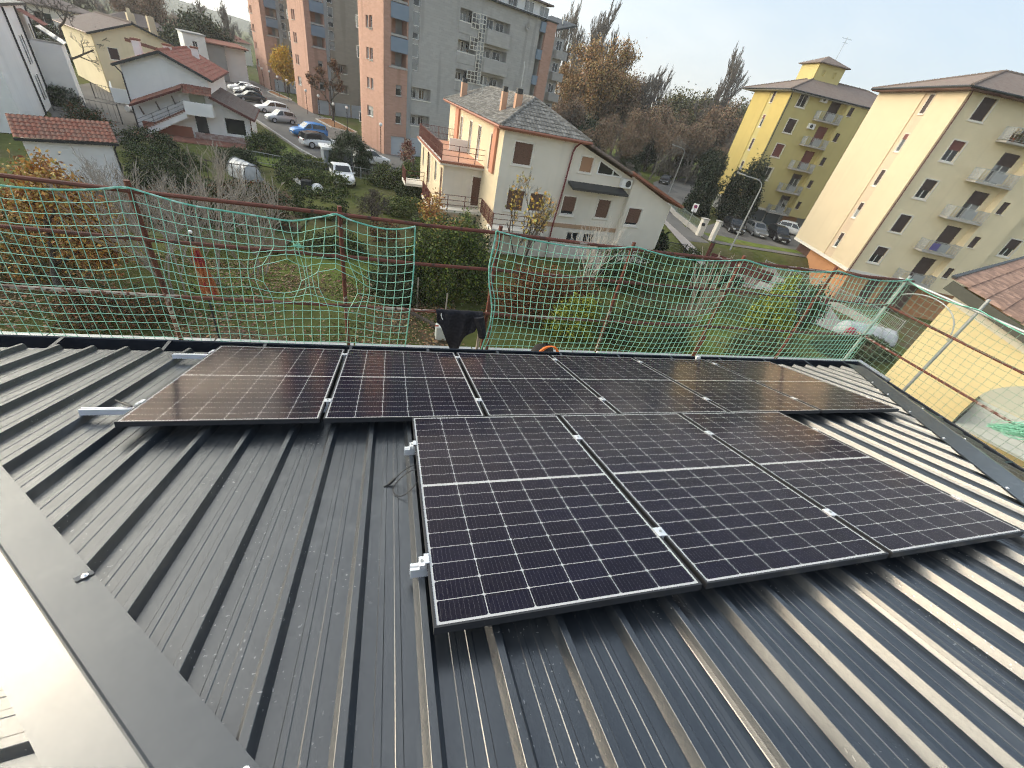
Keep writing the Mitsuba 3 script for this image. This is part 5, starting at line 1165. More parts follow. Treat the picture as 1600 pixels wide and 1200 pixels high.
def clumps(n, r, shape, nc, spread, hollow=.55):
    """points gathered in clumps inside a unit shape: 'ball', 'dome', 'cone', 'box'"""
    c = []
    while len(c) < nc:
        p = r.uniform(-1, 1, 3)
        if shape == 'box': ok = max(abs(p)) > hollow
        elif shape == 'cone': p[2] = p[2] * .5 + .5; q = np.hypot(p[0], p[1]); lim = (1 - p[2]) ** .7 * .95 + .05; ok = q < lim and q > lim * hollow
        elif shape == 'dome': p[2] = p[2] * .5 + .5; q = np.hypot(np.hypot(p[0], p[1]), (p[2] - .35) / .65 if p[2] > .35 else 0); ok = hollow < q < 1
        else: q = np.linalg.norm(p); ok = hollow < q < 1
        if ok: c.append(p)
    c = np.array(c); return c[r.integers(0, nc, n)] + r.normal(0, spread, (n, 3)) * np.array([1, 1, .8])
def crown(center, size, r, n, leaf, cols, shape='ball', nc=60, spread=.13, hollow=.5):
    p = clumps(n, r, shape, nc, spread, hollow) * np.array(size) + np.array(center)
    return leaf_quads(p, leaf, r, cols)
def leafy(key, name, vfc, label=None):
    v, f, c = vfc; return part(key, name, (v, f), LEAF, True, color=c, label=label)
def grow(r, base, h, spread, levels, r0, lean=(0, 0), kids=(3, 5), up=.45, sides=(6, 5, 4, 3, 3), start=.3, taper=.62, stems=1, wob=.1):
    """a bare branching tree: list of (points, radii, level)"""
    out = []
    def limb(p, d, L, rad, lev):
        n = 5 if lev < 2 else 4; pts = [p]; q = d.copy()
        for i in range(n - 1):
            q = q + r.normal(0, wob, 3) + np.array([0, 0, up * .10]); q /= np.linalg.norm(q); pts.append(pts[-1] + q * L / (n - 1))
        pts = np.array(pts); rr = np.linspace(rad, rad * (.45 if lev < levels else .3), n); out.append((pts, rr, lev))
        if lev >= levels: return
        k = r.integers(kids[0], kids[1] + 1)
        for i in range(k):
            t = start + (1 - start) * (i + r.uniform(.2, .9)) / k; x = t * (n - 1); i0 = min(int(x), n - 2); bp = pts[i0] + (pts[i0 + 1] - pts[i0]) * (x - i0)
            a = r.normal(size=3); dd = pts[i0 + 1] - pts[i0]; dd /= np.linalg.norm(dd); a -= dd * (a @ dd); a /= np.linalg.norm(a)
            nd = dd * (1 - spread) + a * spread + np.array([0, 0, up * .35]); nd /= np.linalg.norm(nd)
            limb(bp, nd, L * taper * r.uniform(.75, 1.15) * (1.15 - .45 * t), max(.004, rad * .52), lev + 1)
    for s_ in range(stems):
        d = np.array([lean[0], lean[1], 1.0]) + (r.normal(0, .28, 3) * [1, 1, 0] if stems > 1 else 0); d /= np.linalg.norm(d)
        limb(np.array(base, float) + (r.normal(0, .18, 3) * [1, 1, 0] if stems > 1 else 0), d, h * (.62 if levels > 1 else 1) * (r.uniform(.75, 1.05) if stems > 1 else 1), r0, 0)
    return out
def wood(limbs, minr=.0, sides=(7, 5, 4, 3, 3, 3)):
    mb = MB()
    for p, rr, lev in limbs: mb.tube(p, np.maximum(rr, minr), sides[lev], False)
    return mb
def tips(limbs, lev, r, n, spread):
    pts = np.vstack([p[1:] for p, _, l in limbs if l >= lev]); return pts[r.integers(0, len(pts), n)] + r.normal(0, spread, (n, 3))
GREENS = [(.070, .095, .024), (.10, .13, .034), (.13, .16, .045), (.045, .066, .020)]
DARKG = [(.030, .046, .019), (.045, .062, .026), (.062, .080, .034)]
OLIVES = [(.085, .095, .045), (.115, .12, .06), (.06, .07, .034)]
AUTUMN = [(.46, .25, .07), (.52, .35, .10), (.36, .17, .06), (.24, .11, .05), (.40, .30, .09)]
RUSTY = [(.17, .065, .028), (.24, .10, .035), (.11, .045, .022), (.15, .085, .03)]
YGREEN = [(.20, .23, .03), (.27, .28, .04), (.13, .16, .028)]
gz = lambda x, y: float(ground_z(x, y))

def shrub(name, label, x, y, size, cols, shape='dome', n=5000, leaf=.06, nc=70, spread=.12, seed=0, stem=True, hollow=.5, cat='shrub', group=None, z=0.0):
    r = np.random.default_rng(seed + 100); t = thing(name, label, cat, group); b = gz(x, y) + z
    h = size[2]; c = (x, y, b) if shape in ('dome', 'cone') else (x, y, b + h)
    leafy(t, 'foliage', crown(c, (size[0], size[1], h), r, n, leaf, cols, shape, nc, spread, hollow))
    if stem: part(t, 'stem', wood(grow(r, (x, y, b - .05), min(1.6, h * .9) * 1.3, .6, 2, .035, stems=3, kids=(3, 4))), BARK)
    return t
def bare(name, label, x, y, h, seed, m=None, stems=1, spread=.42, levels=4, r0=.09, kids=(3, 5), up=.5, leaves=0, cols=AUTUMN, leaf=.05, minr=.006, cat='tree', group=None, lv=2, wob=.10, start=.3, lspread=.12, taper=.62):
    r = np.random.default_rng(seed); t = thing(name, label, cat, group); L = grow(r, (x, y, gz(x, y) - .1), h, spread, levels, r0, stems=stems, kids=kids, up=up, wob=wob, start=start, taper=taper)
    part(t, 'trunk', wood([q for q in L if q[2] == 0]), m or BARK, 50)
    part(t, 'branches', wood([q for q in L if q[2] > 0], minr), m or BARK)
    if leaves: leafy(t, 'crown', leaf_quads(tips(L, lv, r, leaves, lspread), leaf, r, cols))
    return t
# --- the garden right behind the scaffold
bare('persimmon_tree', 'autumn tree with orange and yellow leaves, big one behind the net at the left', -12.6, 17.6, 5.3, 21, leaves=9000, leaf=.07, spread=.62, levels=3, r0=.12, kids=(4, 6), up=.15, lspread=.26, lv=1)
bare('autumn_tree', 'tall autumn tree with pinkish yellow leaves at the left edge of the picture', -14.9, 16.6, 6.6, 22, leaves=4200, cols=[(.45, .30, .18), (.50, .36, .16), (.42, .22, .12), (.40, .28, .06)], leaf=.06, spread=.45, levels=3, r0=.09, kids=(4, 6), lspread=.22)
shrub('autumn_bush', 'golden leaved bush under the autumn trees at the far left', -14.6, 19.6, (2.2, 1.7, 3.0), AUTUMN + OLIVES, n=6500, leaf=.07, seed=2, spread=.16)
shrub('dark_shrub', 'dark green shrub below the autumn tree behind the left net', -9.8, 15.6, (1.7, 1.2, 1.3), DARKG + RUSTY, n=4500, leaf=.055, seed=3)
for i, (x, y, h, sd, st) in enumerate(((-8.7, 17.6, 6.2, 31, 5), (-7.9, 19.2, 6.2, 32, 5), (-6.4, 20.6, 5.2, 33, 5), (-10.6, 20.2, 5.4, 34, 3))):
    bare('bare_sapling', ('pale bare multi-stem sapling behind the red furled parasol', 'pale bare multi-stem sapling reaching up in front of the white house wing', 'pale bare spreading sapling left of the clipped hedge', 'thin bare sapling between the autumn tree and the brick terrace')[i], x, y, h * 1.05, sd, m=PALE, stems=st, spread=.40, levels=3, r0=.04, kids=(3, 5), up=.6, minr=.008, group='bare saplings in the garden', start=.25)
shrub('hedge', 'brownish overgrown hedge behind the bare saplings', -8.3, 27.6, (2.2, .9, 1.1), RUSTY[:1] + OLIVES + DARKG, 'box', n=5500, leaf=.07, seed=4, cat='hedge', hollow=.6)
shrub('clipped_hedge', 'clipped box-shaped green hedge in the middle of the garden', -4.9, 31.0, (1.6, .9, .85), DARKG + GREENS, 'box', n=7000, leaf=.06, seed=5, cat='hedge', hollow=.75, spread=.09, nc=140)
shrub('clipped_hedge', 'low bright green hedge behind the clipped box hedge', -6.0, 37.4, (2.3, .8, .75), GREENS, 'box', n=5500, leaf=.07, seed=6, cat='hedge', hollow=.7, spread=.1, nc=120)
shrub('round_shrub', 'dark rounded evergreen shrub beside the small white car in the garden', -7.6, 40.0, (1.9, 1.4, 1.9), DARKG, n=6500, leaf=.07, seed=7)
shrub('round_shrub', 'rounded green shrub at the foot of the ivory house', 1.0, 33.4, (2.0, 1.2, 1.3), GREENS, n=6500, leaf=.065, seed=8)
shrub('dark_hedge', 'dark evergreen hedge along the left side of the ivory house', 1.6, 38.5, (1.3, 2.4, 1.5), DARKG, n=6500, leaf=.075, seed=9, cat='hedge')
shrub('olive_bush', 'grey green olive bush under the lower balcony', 2.7, 29.6, (1.5, 1.0, 1.55), OLIVES, n=6000, leaf=.055, seed=10)
bare('bare_bush', 'rounded leafless bush of brown twigs in front of the clipped hedge', -1.4, 30.9, 2.9, 35, m=BARK, stems=9, spread=.62, levels=3, r0=.03, kids=(4, 6), up=.1, minr=.009, cat='shrub')
shrub('brown_hedge', 'low clipped reddish brown hedge in front of the leafless bush', -.55, 27.3, (.85, .5, .55), RUSTY + OLIVES, 'box', n=3000, leaf=.05, seed=11, cat='hedge', hollow=.7)
shrub('evergreen_bush', 'big fresh green bush filling the opening between the nets', 2.6, 19.6, (2.15, 1.6, 4.2), GREENS + YGREEN[:1] + [(.055, .085, .022)] * 3, n=26000, leaf=.065, nc=190, spread=.085, seed=12, hollow=.45, cat='bush')
shrub('dark_bush', 'dark green bush low at the left side of the opening', .2, 18.9, (1.3, 1.2, 2.3), DARKG, n=9000, leaf=.06, seed=13, cat='bush')
bare('autumn_sapling', 'orange leaved young tree behind the big green bush', 2.7, 22.6, 4.6, 36, leaves=3600, cols=AUTUMN + [(.34, .16, .05)], leaf=.07, spread=.5, levels=3, r0=.05, kids=(4, 5), lspread=.2)
bare('birch', 'slender tree with the last yellow leaves in front of the ivory house', 7.5, 22.4, 5.9, 37, leaves=520, cols=[(.52, .36, .06), (.45, .25, .05), (.50, .40, .12)], leaf=.085, spread=.34, levels=4, r0=.06, kids=(3, 5), up=.8, stems=3, minr=.006, m=BARK)
bare('pale_shrub', 'fan of pale leafless stems in front of the ivory house', 12.3, 23.0, 3.3, 38, m=pr('whitish_bark', bark([.45, .42, .37], [.62, .58, .52]), .85), stems=26, spread=.22, levels=1, r0=.022, kids=(3, 5), up=.9, minr=.010, cat='shrub', start=.35)
shrub('red_hedge', 'reddish brown leaved hedge behind the right net', 7.0, 17.6, (2.3, 1.0, 2.7), RUSTY, n=12000, leaf=.06, seed=14, cat='hedge', nc=120)
shrub('bright_shrub', 'yellow green shrub glowing behind the right net', 8.6, 16.0, (1.3, .9, 2.1), YGREEN, n=5500, leaf=.065, seed=15)
shrub('dark_shrub', 'dark green shrub low behind the right net beside the rusty poles', 12.6, 15.6, (2.4, 1.5, 2.2), DARKG + GREENS[:1], n=9000, leaf=.065, seed=16)
shrub('golden_conifer', 'golden green conical conifer behind the net', 22.2, 17.3, (1.6, 1.5, 3.6), YGREEN, 'cone', n=9000, leaf=.07, seed=17, cat='conifer', nc=110, spread=.09)
shrub('dark_hedge', 'tall dark green hedge right of the golden conifer', 24.9, 18.4, (2.0, 1.8, 3.2), DARKG, n=9000, leaf=.075, seed=18, cat='hedge')
shrub('dark_hedge', 'long dark green hedge along the garden path behind the net', 17.2, 22.6, (4.2, .8, 1.25), DARKG + GREENS[:2], 'box', n=9000, leaf=.075, seed=19, cat='hedge', hollow=.6)
shrub('low_hedge', 'low green hedge by the alley fence', 33.3, 18.6, (3.6, 1.6, 1.2), DARKG, n=6000, leaf=.085, seed=20, cat='hedge')
bare('reed_shrub', 'bundle of dry reddish stems by the alley', 29.6, 27.2, 2.6, 39, m=pr('dry_stems', (.30, .15, .11), .9), stems=22, spread=.2, levels=1, r0=.016, kids=(3, 4), up=.9, minr=.012, cat='shrub')
bare('reed_shrub', 'pale upright dry stems in the garden left of the golden conifer', 17.6, 18.2, 3.4, 40, m=PALE, stems=18, spread=.2, levels=1, r0=.02, kids=(3, 4), up=.9, minr=.012, cat='shrub')
shrub('low_hedge', 'low dark hedge in front of the street', 24.4, 25.6, (2.6, .9, 1.0), DARKG, n=5500, leaf=.075, seed=21, cat='hedge')
shrub('ball_shrub', 'small clipped ball of green by the garden gate', 26.6, 31.4, (.85, .85, 1.35), GREENS, n=3500, leaf=.06, seed=22, hollow=.7)
shrub('ball_shrub', 'round dark shrub on the lawn next to the grey round cover', 14.9, 25.2, (.9, .9, 1.2), DARKG, n=3200, leaf=.06, seed=23)
shrub('garden_palm', 'dark spiky plant at the right corner of the ivory house', 22.3, 31.6, (.9, .9, 1.7), DARKG, n=1800, leaf=.18, seed=24, hollow=.2, cat='plant')
for i, (x, y, sz, c_, lab) in enumerate(((-12.2, 27.2, (2.0, 1.2, 1.5), DARKG + RUSTY[:1], 'dark overgrown shrub between the garage shed and the bare saplings'), (-14.8, 33.6, (2.2, 1.3, 1.6), DARKG + OLIVES, 'dark green shrub left of the vegetable trellis'), (-9.8, 33.0, (1.9, 1.0, 1.1), OLIVES + RUSTY, 'brownish low shrub in front of the pale cloche'),
        (-17.0, 39.5, (2.6, 1.1, 1.2), DARKG + GREENS[:1], 'long dark shrub below the brick terrace'), (-3.2, 24.2, (1.6, .9, 1.2), OLIVES + GREENS, 'olive green shrub between the left net and the reddish hedge'), (-12.6, 41.6, (1.6, 1.2, 1.4), DARKG, 'dark shrub beside the stone plinth of the white house'), (4.6, 24.8, (1.3, 1.0, 2.3), GREENS + DARKG, 'green shrub in front of the balcony corner'), (10.2, 19.6, (1.4, 1.0, 1.5), RUSTY + OLIVES, 'reddish olive shrub right of the reddish brown hedge'), (19.6, 14.6, (2.3, 1.3, 1.2), DARKG + OLIVES, 'dark low shrub in front of the golden conifer'))):
    shrub('garden_shrub', lab, x, y, sz, c_, n=5200, leaf=.07, seed=60 + i, spread=.15)
for i, (x, y, h) in enumerate(((-11.2, 24.6, 4.2), (-13.4, 23.8, 4.4), (-6.9, 23.4, 4.4), (-9.3, 22.9, 4.8))):
    bare('bare_sapling', ('thin bare sapling in front of the garage shed corner', 'bare sapling left of the others, in front of the garage shed', 'bare sapling nearest the clipped hedge', 'bare sapling in the middle of the overgrown plot')[i], x, y, h, 70 + i, m=PALE, stems=4, spread=.42, levels=3, r0=.035, kids=(3, 5), up=.6, minr=.008, group='bare saplings in the garden', start=.25)
v, f = sheet([(-17, 25), (-6, 23.5), (-5.5, 30), (-8, 36), (-16, 37), (-18, 31)], G + .03); structure('vegetable_plot', (v, f), pr('plot_soil', proc(lambda p, n, uv: mix([.085, .065, .045], [.09, .10, .045], smoothstep(.4, .6, fbm(p.x * .9, p.y * .9, 0., 4)))), .95, .1))
# --- conifers and trees by the street and the towers
for i, (x, y, w_, h, sd) in enumerate(((40.3, 51.0, 1.8, 7.0, 25), (45.4, 50.0, 2.35, 7.5, 26))):
    t = shrub('dark_conifer', ('dark dense conifer by the street, left one in front of the yellow building', 'taller dark conifer in front of the slate garage doors of the yellow building')[i], x, y, (w_, w_, h), [(.013, .022, .011), (.020, .031, .015), (.028, .042, .020)], 'dome', n=12000, leaf=.14, nc=95, spread=.11, seed=sd, cat='conifer', group='dark conifers by the street')
    part(t, 'trunk', MB().tube([(x, y, G - .1), (x, y, G + h * .8)], [.2, .06], 6), BARK, 50)
shrub('round_conifer', 'dense dark round conifer beside the grey shed', -4.0, 46.0, (1.95, 1.7, 3.3), DARKG + [(.03, .045, .018)], n=12000, leaf=.08, nc=130, spread=.085, seed=28, cat='conifer', hollow=.6)
bare('magnolia', 'small tree with sparse pale and dark red leaves in front of the garage door', 1.2, 46.4, 4.3, 41, leaves=1300, cols=[(.45, .36, .28), (.16, .05, .04), (.20, .09, .06)], leaf=.09, spread=.5, levels=3, r0=.06, kids=(4, 5))
shrub('garden_shrub', 'green shrub with yellow tips between the shed and the ivory house', -.5, 42.6, (2.0, 1.2, 1.7), GREENS + OLIVES, n=5500, leaf=.08, seed=29)
shrub('garden_shrub', 'olive green shrub behind the terrace railing', 2.1, 45.2, (1.5, 1.2, 2.0), GREENS + YGREEN[2:], n=4500, leaf=.08, seed=30)
bare('ginkgo', 'bright yellow tree between the two farther towers', -20.4, 107.2, 8.2, 42, leaves=7000, cols=[(.52, .34, .03), (.58, .40, .05), (.46, .28, .03)], leaf=.16, spread=.5, levels=3, r0=.14, kids=(4, 6), lspread=.45, minr=.02)
bare('brown_tree', 'leafless tree with a few brown leaves in the bed between the towers', -9.2, 80.2, 8.6, 43, leaves=1500, cols=RUSTY, leaf=.12, spread=.5, levels=4, r0=.17, kids=(4, 5), minr=.018)
shrub('evergreen_tree', 'big dark evergreen tree at the end of the parking lane', -39.0, 123.0, (6.5, 5.5, 9.5), DARKG, n=12000, leaf=.28, nc=110, spread=.10, seed=31, cat='tree')
bare('lime_tree', 'leafless old tree with drooping twigs beside the white row house', -37.5, 70.5, 9.8, 44, spread=.6, levels=4, r0=.24, kids=(4, 5), up=.05, minr=.022)
shrub('evergreen_hedge', 'dark tall hedge in front of the ivory villa', -50, 92, (9.0, 1.5, 2.2), DARKG, 'box', n=6000, leaf=.2, seed=32, cat='hedge')
shrub('courtyard_shrub', 'dark evergreen shrub at the foot of the white row house', -31.5, 57.2, (1.2, 1.2, 1.7), DARKG, n=3000, leaf=.09, seed=33)
shrub('courtyard_shrub', 'bushy shrub between the courtyard fence and the stair of the white house', -24.2, 45.6, (1.7, 1.2, 2.0), DARKG + RUSTY[:1], n=5000, leaf=.075, seed=34)
shrub('courtyard_shrub', 'row of low plants along the brick terrace', -19.8, 44.6, (1.9, .9, 1.3), DARKG + OLIVES, n=4000, leaf=.075, seed=35)
shrub('lawn_shrub', 'green shrub on the lawn right of the white house', -11.9, 48.3, (1.6, 1.3, 1.9), GREENS + DARKG, n=5000, leaf=.08, seed=36)
shrub('lawn_shrub', 'yellowish low shrub on the lawn below the kerb', -7.6, 45.5, (1.6, .9, .9), OLIVES + YGREEN, n=3500, leaf=.07, seed=37)

# --- the wood beyond the street, the trees at the left horizon: a few kinds, then one instance per tree
def kind(name, seed, h, spread, levels, r0, kids, up, leaves=0, cols=None, leaf=.3, ls=.5, m=BARK, minr=.03, taper=.62, start=.3, lv=2, c=None):
    r = np.random.default_rng(seed); L = grow(r, (0, 0, -.2), h, spread, levels, r0, kids=kids, up=up, taper=taper, start=start)
    g = {'type': 'shapegroup', 'trunk': mikit.ply(wood([q for q in L if q[2] == 0]).mesh(), m, smooth=50), 'branches': mikit.ply(wood([q for q in L if q[2] > 0], minr).mesh(), m)}
    if leaves:
        v, f, cc = leaf_quads(tips(L, lv, r, leaves, ls), leaf, r, cols); g['crown'] = mikit.ply((v, f), LEAF, smooth=True, color=cc)
    scene['kind_' + name] = g
GREYB = pr('grey_bark', bark([.13, .115, .10], [.23, .205, .18]), .9, .2)
kind('poplar', 61, 23, .26, 4, .26, (5, 7), .9, m=GREYB, minr=.036, start=.12)
kind('poplar_b', 62, 20, .30, 4, .24, (5, 7), .8, m=GREYB, minr=.036, start=.15)
kind('round_bare', 63, 15, .48, 4, .25, (4, 6), .4, m=GREYB, minr=.028)
kind('round_bare_b', 64, 13, .52, 4, .22, (4, 6), .3, m=BARK, minr=.028)
kind('brown_oak', 65, 17, .48, 4, .3, (4, 6), .4, leaves=8500, cols=[(.36, .22, .10), (.42, .27, .13), (.28, .17, .085), (.33, .24, .10)], leaf=.17, ls=.6, lv=2, minr=.028)
kind('copper_tree', 66, 14, .46, 4, .25, (4, 6), .4, leaves=8000, cols=[(.27, .185, .125), (.22, .15, .10), (.32, .23, .15)], leaf=.16, ls=.6, lv=2, minr=.028)
kind('olive_tree', 67, 12, .50, 4, .22, (4, 6), .3, leaves=9000, cols=[(.15, .145, .07), (.18, .165, .08), (.11, .11, .055)], leaf=.17, ls=.6, lv=2, minr=.028)
kind('dark_tree', 68, 9, .5, 3, .2, (4, 6), .2, leaves=11000, cols=DARKG, leaf=.22, ls=.7, lv=1, minr=.028)
kind('twig_bush', 69, 6, .55, 4, .12, (4, 6), .2, m=GREYB, minr=.026, start=.1)
DESC = {'poplar': 'tall slender bare poplar', 'poplar_b': 'upright bare poplar', 'round_bare': 'bare grey round-crowned tree', 'round_bare_b': 'bare brown spreading tree', 'brown_oak': 'tree full of brown autumn leaves', 'copper_tree': 'copper brown autumn tree', 'olive_tree': 'olive green tree', 'dark_tree': 'dark evergreen tree', 'twig_bush': 'grey tangle of bare twigs'}
def forest(items, where, seed):
    r = np.random.default_rng(seed)
    for kd, x, y, sc_ in items:
        nm = {'poplar': 'poplar', 'poplar_b': 'poplar', 'twig_bush': 'twiggy_bush'}.get(kd, kd if 'tree' in kd else 'woodland_tree')
        k = thing(nm, f'{DESC[kd]} {where}', 'tree' if 'bush' not in nm else 'shrub', f'{DESC[kd]} {where}')
        scene[k] = {'type': 'instance', 'shapegroup': {'type': 'ref', 'id': 'kind_' + kd}, 'to_world': T4().translate([x, y, gz(x, y)]).rotate([0, 0, 1], float(r.uniform(0, 360))).scale([sc_, sc_, sc_ * float(r.uniform(.92, 1.08))])}
wd = []
r = np.random.default_rng(77)
def polar(az_, d): return CAM[0] + d * math.sin(math.radians(az_)), CAM[1] + d * math.cos(math.radians(az_))
for az_, d, kd, s in ((19.3, 118, 'poplar', 1.08), (20.3, 125, 'poplar', 1.15), (21.0, 112, 'brown_oak', 1.05), (22.6, 106, 'brown_oak', 1.12), (24.0, 104, 'brown_oak', 1.18), (25.2, 110, 'brown_oak', 1.1), (26.2, 104, 'copper_tree', 1.1), (22.0, 128, 'poplar', 1.2), (23.4, 126, 'poplar_b', 1.25), (24.8, 128, 'poplar', 1.15), (27.4, 112, 'poplar_b', .85), (28.6, 108, 'poplar', .85), (30.6, 116, 'poplar_b', .95), (34.6, 112, 'poplar', 1.0), (35.3, 116, 'poplar_b', .95), (33.2, 120, 'poplar_b', .85), (36.4, 118, 'poplar_b', .85), (38.0, 120, 'poplar', .72), (30.4, 118, 'round_bare', 1.0),
                      (31.5, 115, 'olive_tree', 1.3), (32.4, 120, 'round_bare', 1.05), (32.8, 112, 'copper_tree', 1.0), (33.8, 118, 'olive_tree', 1.35), (34.4, 122, 'round_bare', 1.05), (35, 115, 'olive_tree', 1.3), (36, 110, 'copper_tree', 1.05), (36.8, 120, 'round_bare_b', 1.2), (37.2, 116, 'olive_tree', 1.3), (38.4, 112, 'copper_tree', 1.05), (39.5, 118, 'olive_tree', 1.35), (41, 120, 'olive_tree', 1.35)):
    wd.append((kd, *polar(az_, d), s))
for i in range(46):
    az_ = r.uniform(19, 41); d = r.uniform(92, 165); kd = ['round_bare', 'round_bare_b', 'twig_bush', 'olive_tree', 'poplar_b', 'copper_tree', 'round_bare'][r.integers(0, 7)]
    wd.append((kd, *polar(az_, d), r.uniform(.55, .85) if d < 130 else r.uniform(.8, 1.0)))
for i in range(54):
    az_ = r.uniform(20, 39); d = r.uniform(76, 96) if az_ < 29 else r.uniform(97, 112)
    wd.append((['twig_bush', 'dark_tree', 'twig_bush', 'copper_tree', 'twig_bush'][r.integers(0, 5)], *polar(az_, d), r.uniform(.5, .95)))
for i in range(34): wd.append((['round_bare', 'copper_tree', 'round_bare_b', 'olive_tree'][i % 4], *polar(r.uniform(18.5, 42), r.uniform(170, 260)), r.uniform(.95, 1.25)))
forest(wd, 'in the wood beyond the street', 5)
wl_ = []
for i in range(70):
    az_ = r.uniform(-31, -9); d = r.uniform(190, 480); kd = ['round_bare', 'round_bare_b', 'olive_tree', 'copper_tree', 'round_bare', 'poplar_b', 'round_bare'][r.integers(0, 7)]
    wl_.append((kd, *polar(az_, d), r.uniform(.4, .65)))
for az_, d, kd, s in ((-23.0, 150, 'round_bare', .9), (-21.8, 150, 'copper_tree', .85), (-20.5, 150, 'copper_tree', .9), (-19.6, 155, 'round_bare', .8), (-15.6, 150, 'round_bare', .95), (-14.6, 160, 'poplar_b', .75), (-25.5, 150, 'round_bare_b', .9), (-27, 135, 'round_bare', .85), (-17.2, 170, 'olive_tree', .7)):
    wl_.append((kd, *polar(az_, d), s))
forest(wl_, 'on the left horizon behind the houses', 6)
rr_ = [('copper_tree', 52.5, 80.5, .72), ('round_bare', 47.6, 77.5, .62), ('round_bare', 44.0, 80.2, .6), ('copper_tree', 57.2, 82.5, .78)]
forest(rr_, 'on the grass beside the bend of the street', 7)
# hills
def hill(az0, az1, dist, h, seed):
    a = np.radians(np.linspace(az0, az1, 60)); r = np.random.default_rng(seed)
    prof = h * np.sin(np.linspace(0, math.pi, 60)) ** .5 * (1 + sum(.16 / (k + 1) * np.sin(np.linspace(0, 6.28 * (k + 1.3), 60) + r.uniform(0, 6)) for k in range(5)))
    rows = []
    for t in (0, .25, .5, .8, 1.0, 1.6): rows.append(np.stack([np.sin(a) * dist * (1 + .35 * t), np.cos(a) * dist * (1 + .35 * t), G + prof * (np.sin(min(t, 1.0) * math.pi / 2) if t <= 1 else .3)], -1))
    v = np.array(rows); n = 60; i, j = np.meshgrid(np.arange(len(rows) - 1), np.arange(n - 1), indexing='ij'); k = i * n + j
    structure('hills', (v.reshape(-1, 3), np.stack([k, k + 1, k + n + 1, k + n], -1).reshape(-1, 4)), HILL, True)
HILL = pr('hill', proc(lambda p, n, uv: mix([.05, .06, .035], [.08, .085, .055], fbm(p.x * .01, p.y * .01, 0., 4))), .95, .1)
hill(-45, -4, 1300, 30, 1); hill(8, 75, 1500, 30, 2)

leafy(BALCONY_PLANTS[0], 'foliage', leaf_quads(BALCONY_PLANTS[1], .09, np.random.default_rng(9), OLIVES + RUSTY))
# fallen leaves and grass in the garden below
r = np.random.default_rng(55)
def scatter(n, x0, x1, y0, y1): x, y = r.uniform(x0, x1, n), r.uniform(y0, y1, n); return x, y, ground_z(x, y)
x, y, z = scatter(26000, -16, 3, 9.5, 22)
keep = (np.sin(x * .9 + 1) + np.sin(y * 1.1 + x * .4) + r.normal(0, .9, len(x))) > -.3
c = np.c_[x, y, z + .05 + r.uniform(0, .05, len(x))][keep]; v, f, cc = leaf_quads(c, .075, r, [(.20, .105, .055), (.28, .16, .09), (.14, .075, .045), (.34, .23, .12), (.24, .17, .11)], flat=.75)
solo('fallen_leaves', (v, f), LEAF, 'fallen brown leaves scattered over the garden ground', 'leaves', True, kind='stuff', color=cc)
x, y, z = scatter(52000, -17, 24, 9, 27)
keep = (np.sin(x * .8 + 2) + np.sin(y * 1.3 - x * .5) + r.normal(0, .7, len(x))) > .0
c = np.c_[x, y, z + .05][keep]; n = len(c); a = r.normal(size=(n, 3)); a[:, 2] = 0; a /= np.linalg.norm(a, axis=1, keepdims=True); h = r.uniform(.05, .17, n)[:, None]
v = np.stack([c - a * .03, c + a * .03, c + r.normal(0, .05, (n, 3)) * [1, 1, 0] + [0, 0, 1] * h], 1).reshape(-1, 3)
solo('grass', (v, np.arange(3 * n).reshape(-1, 3)), LEAF, 'rough green grass of the garden below', 'grass', True, kind='stuff', color=np.repeat(tone([(.06, .085, .02), (.085, .11, .028), (.11, .125, .035), (.13, .12, .05)], n, r), 3, axis=0))

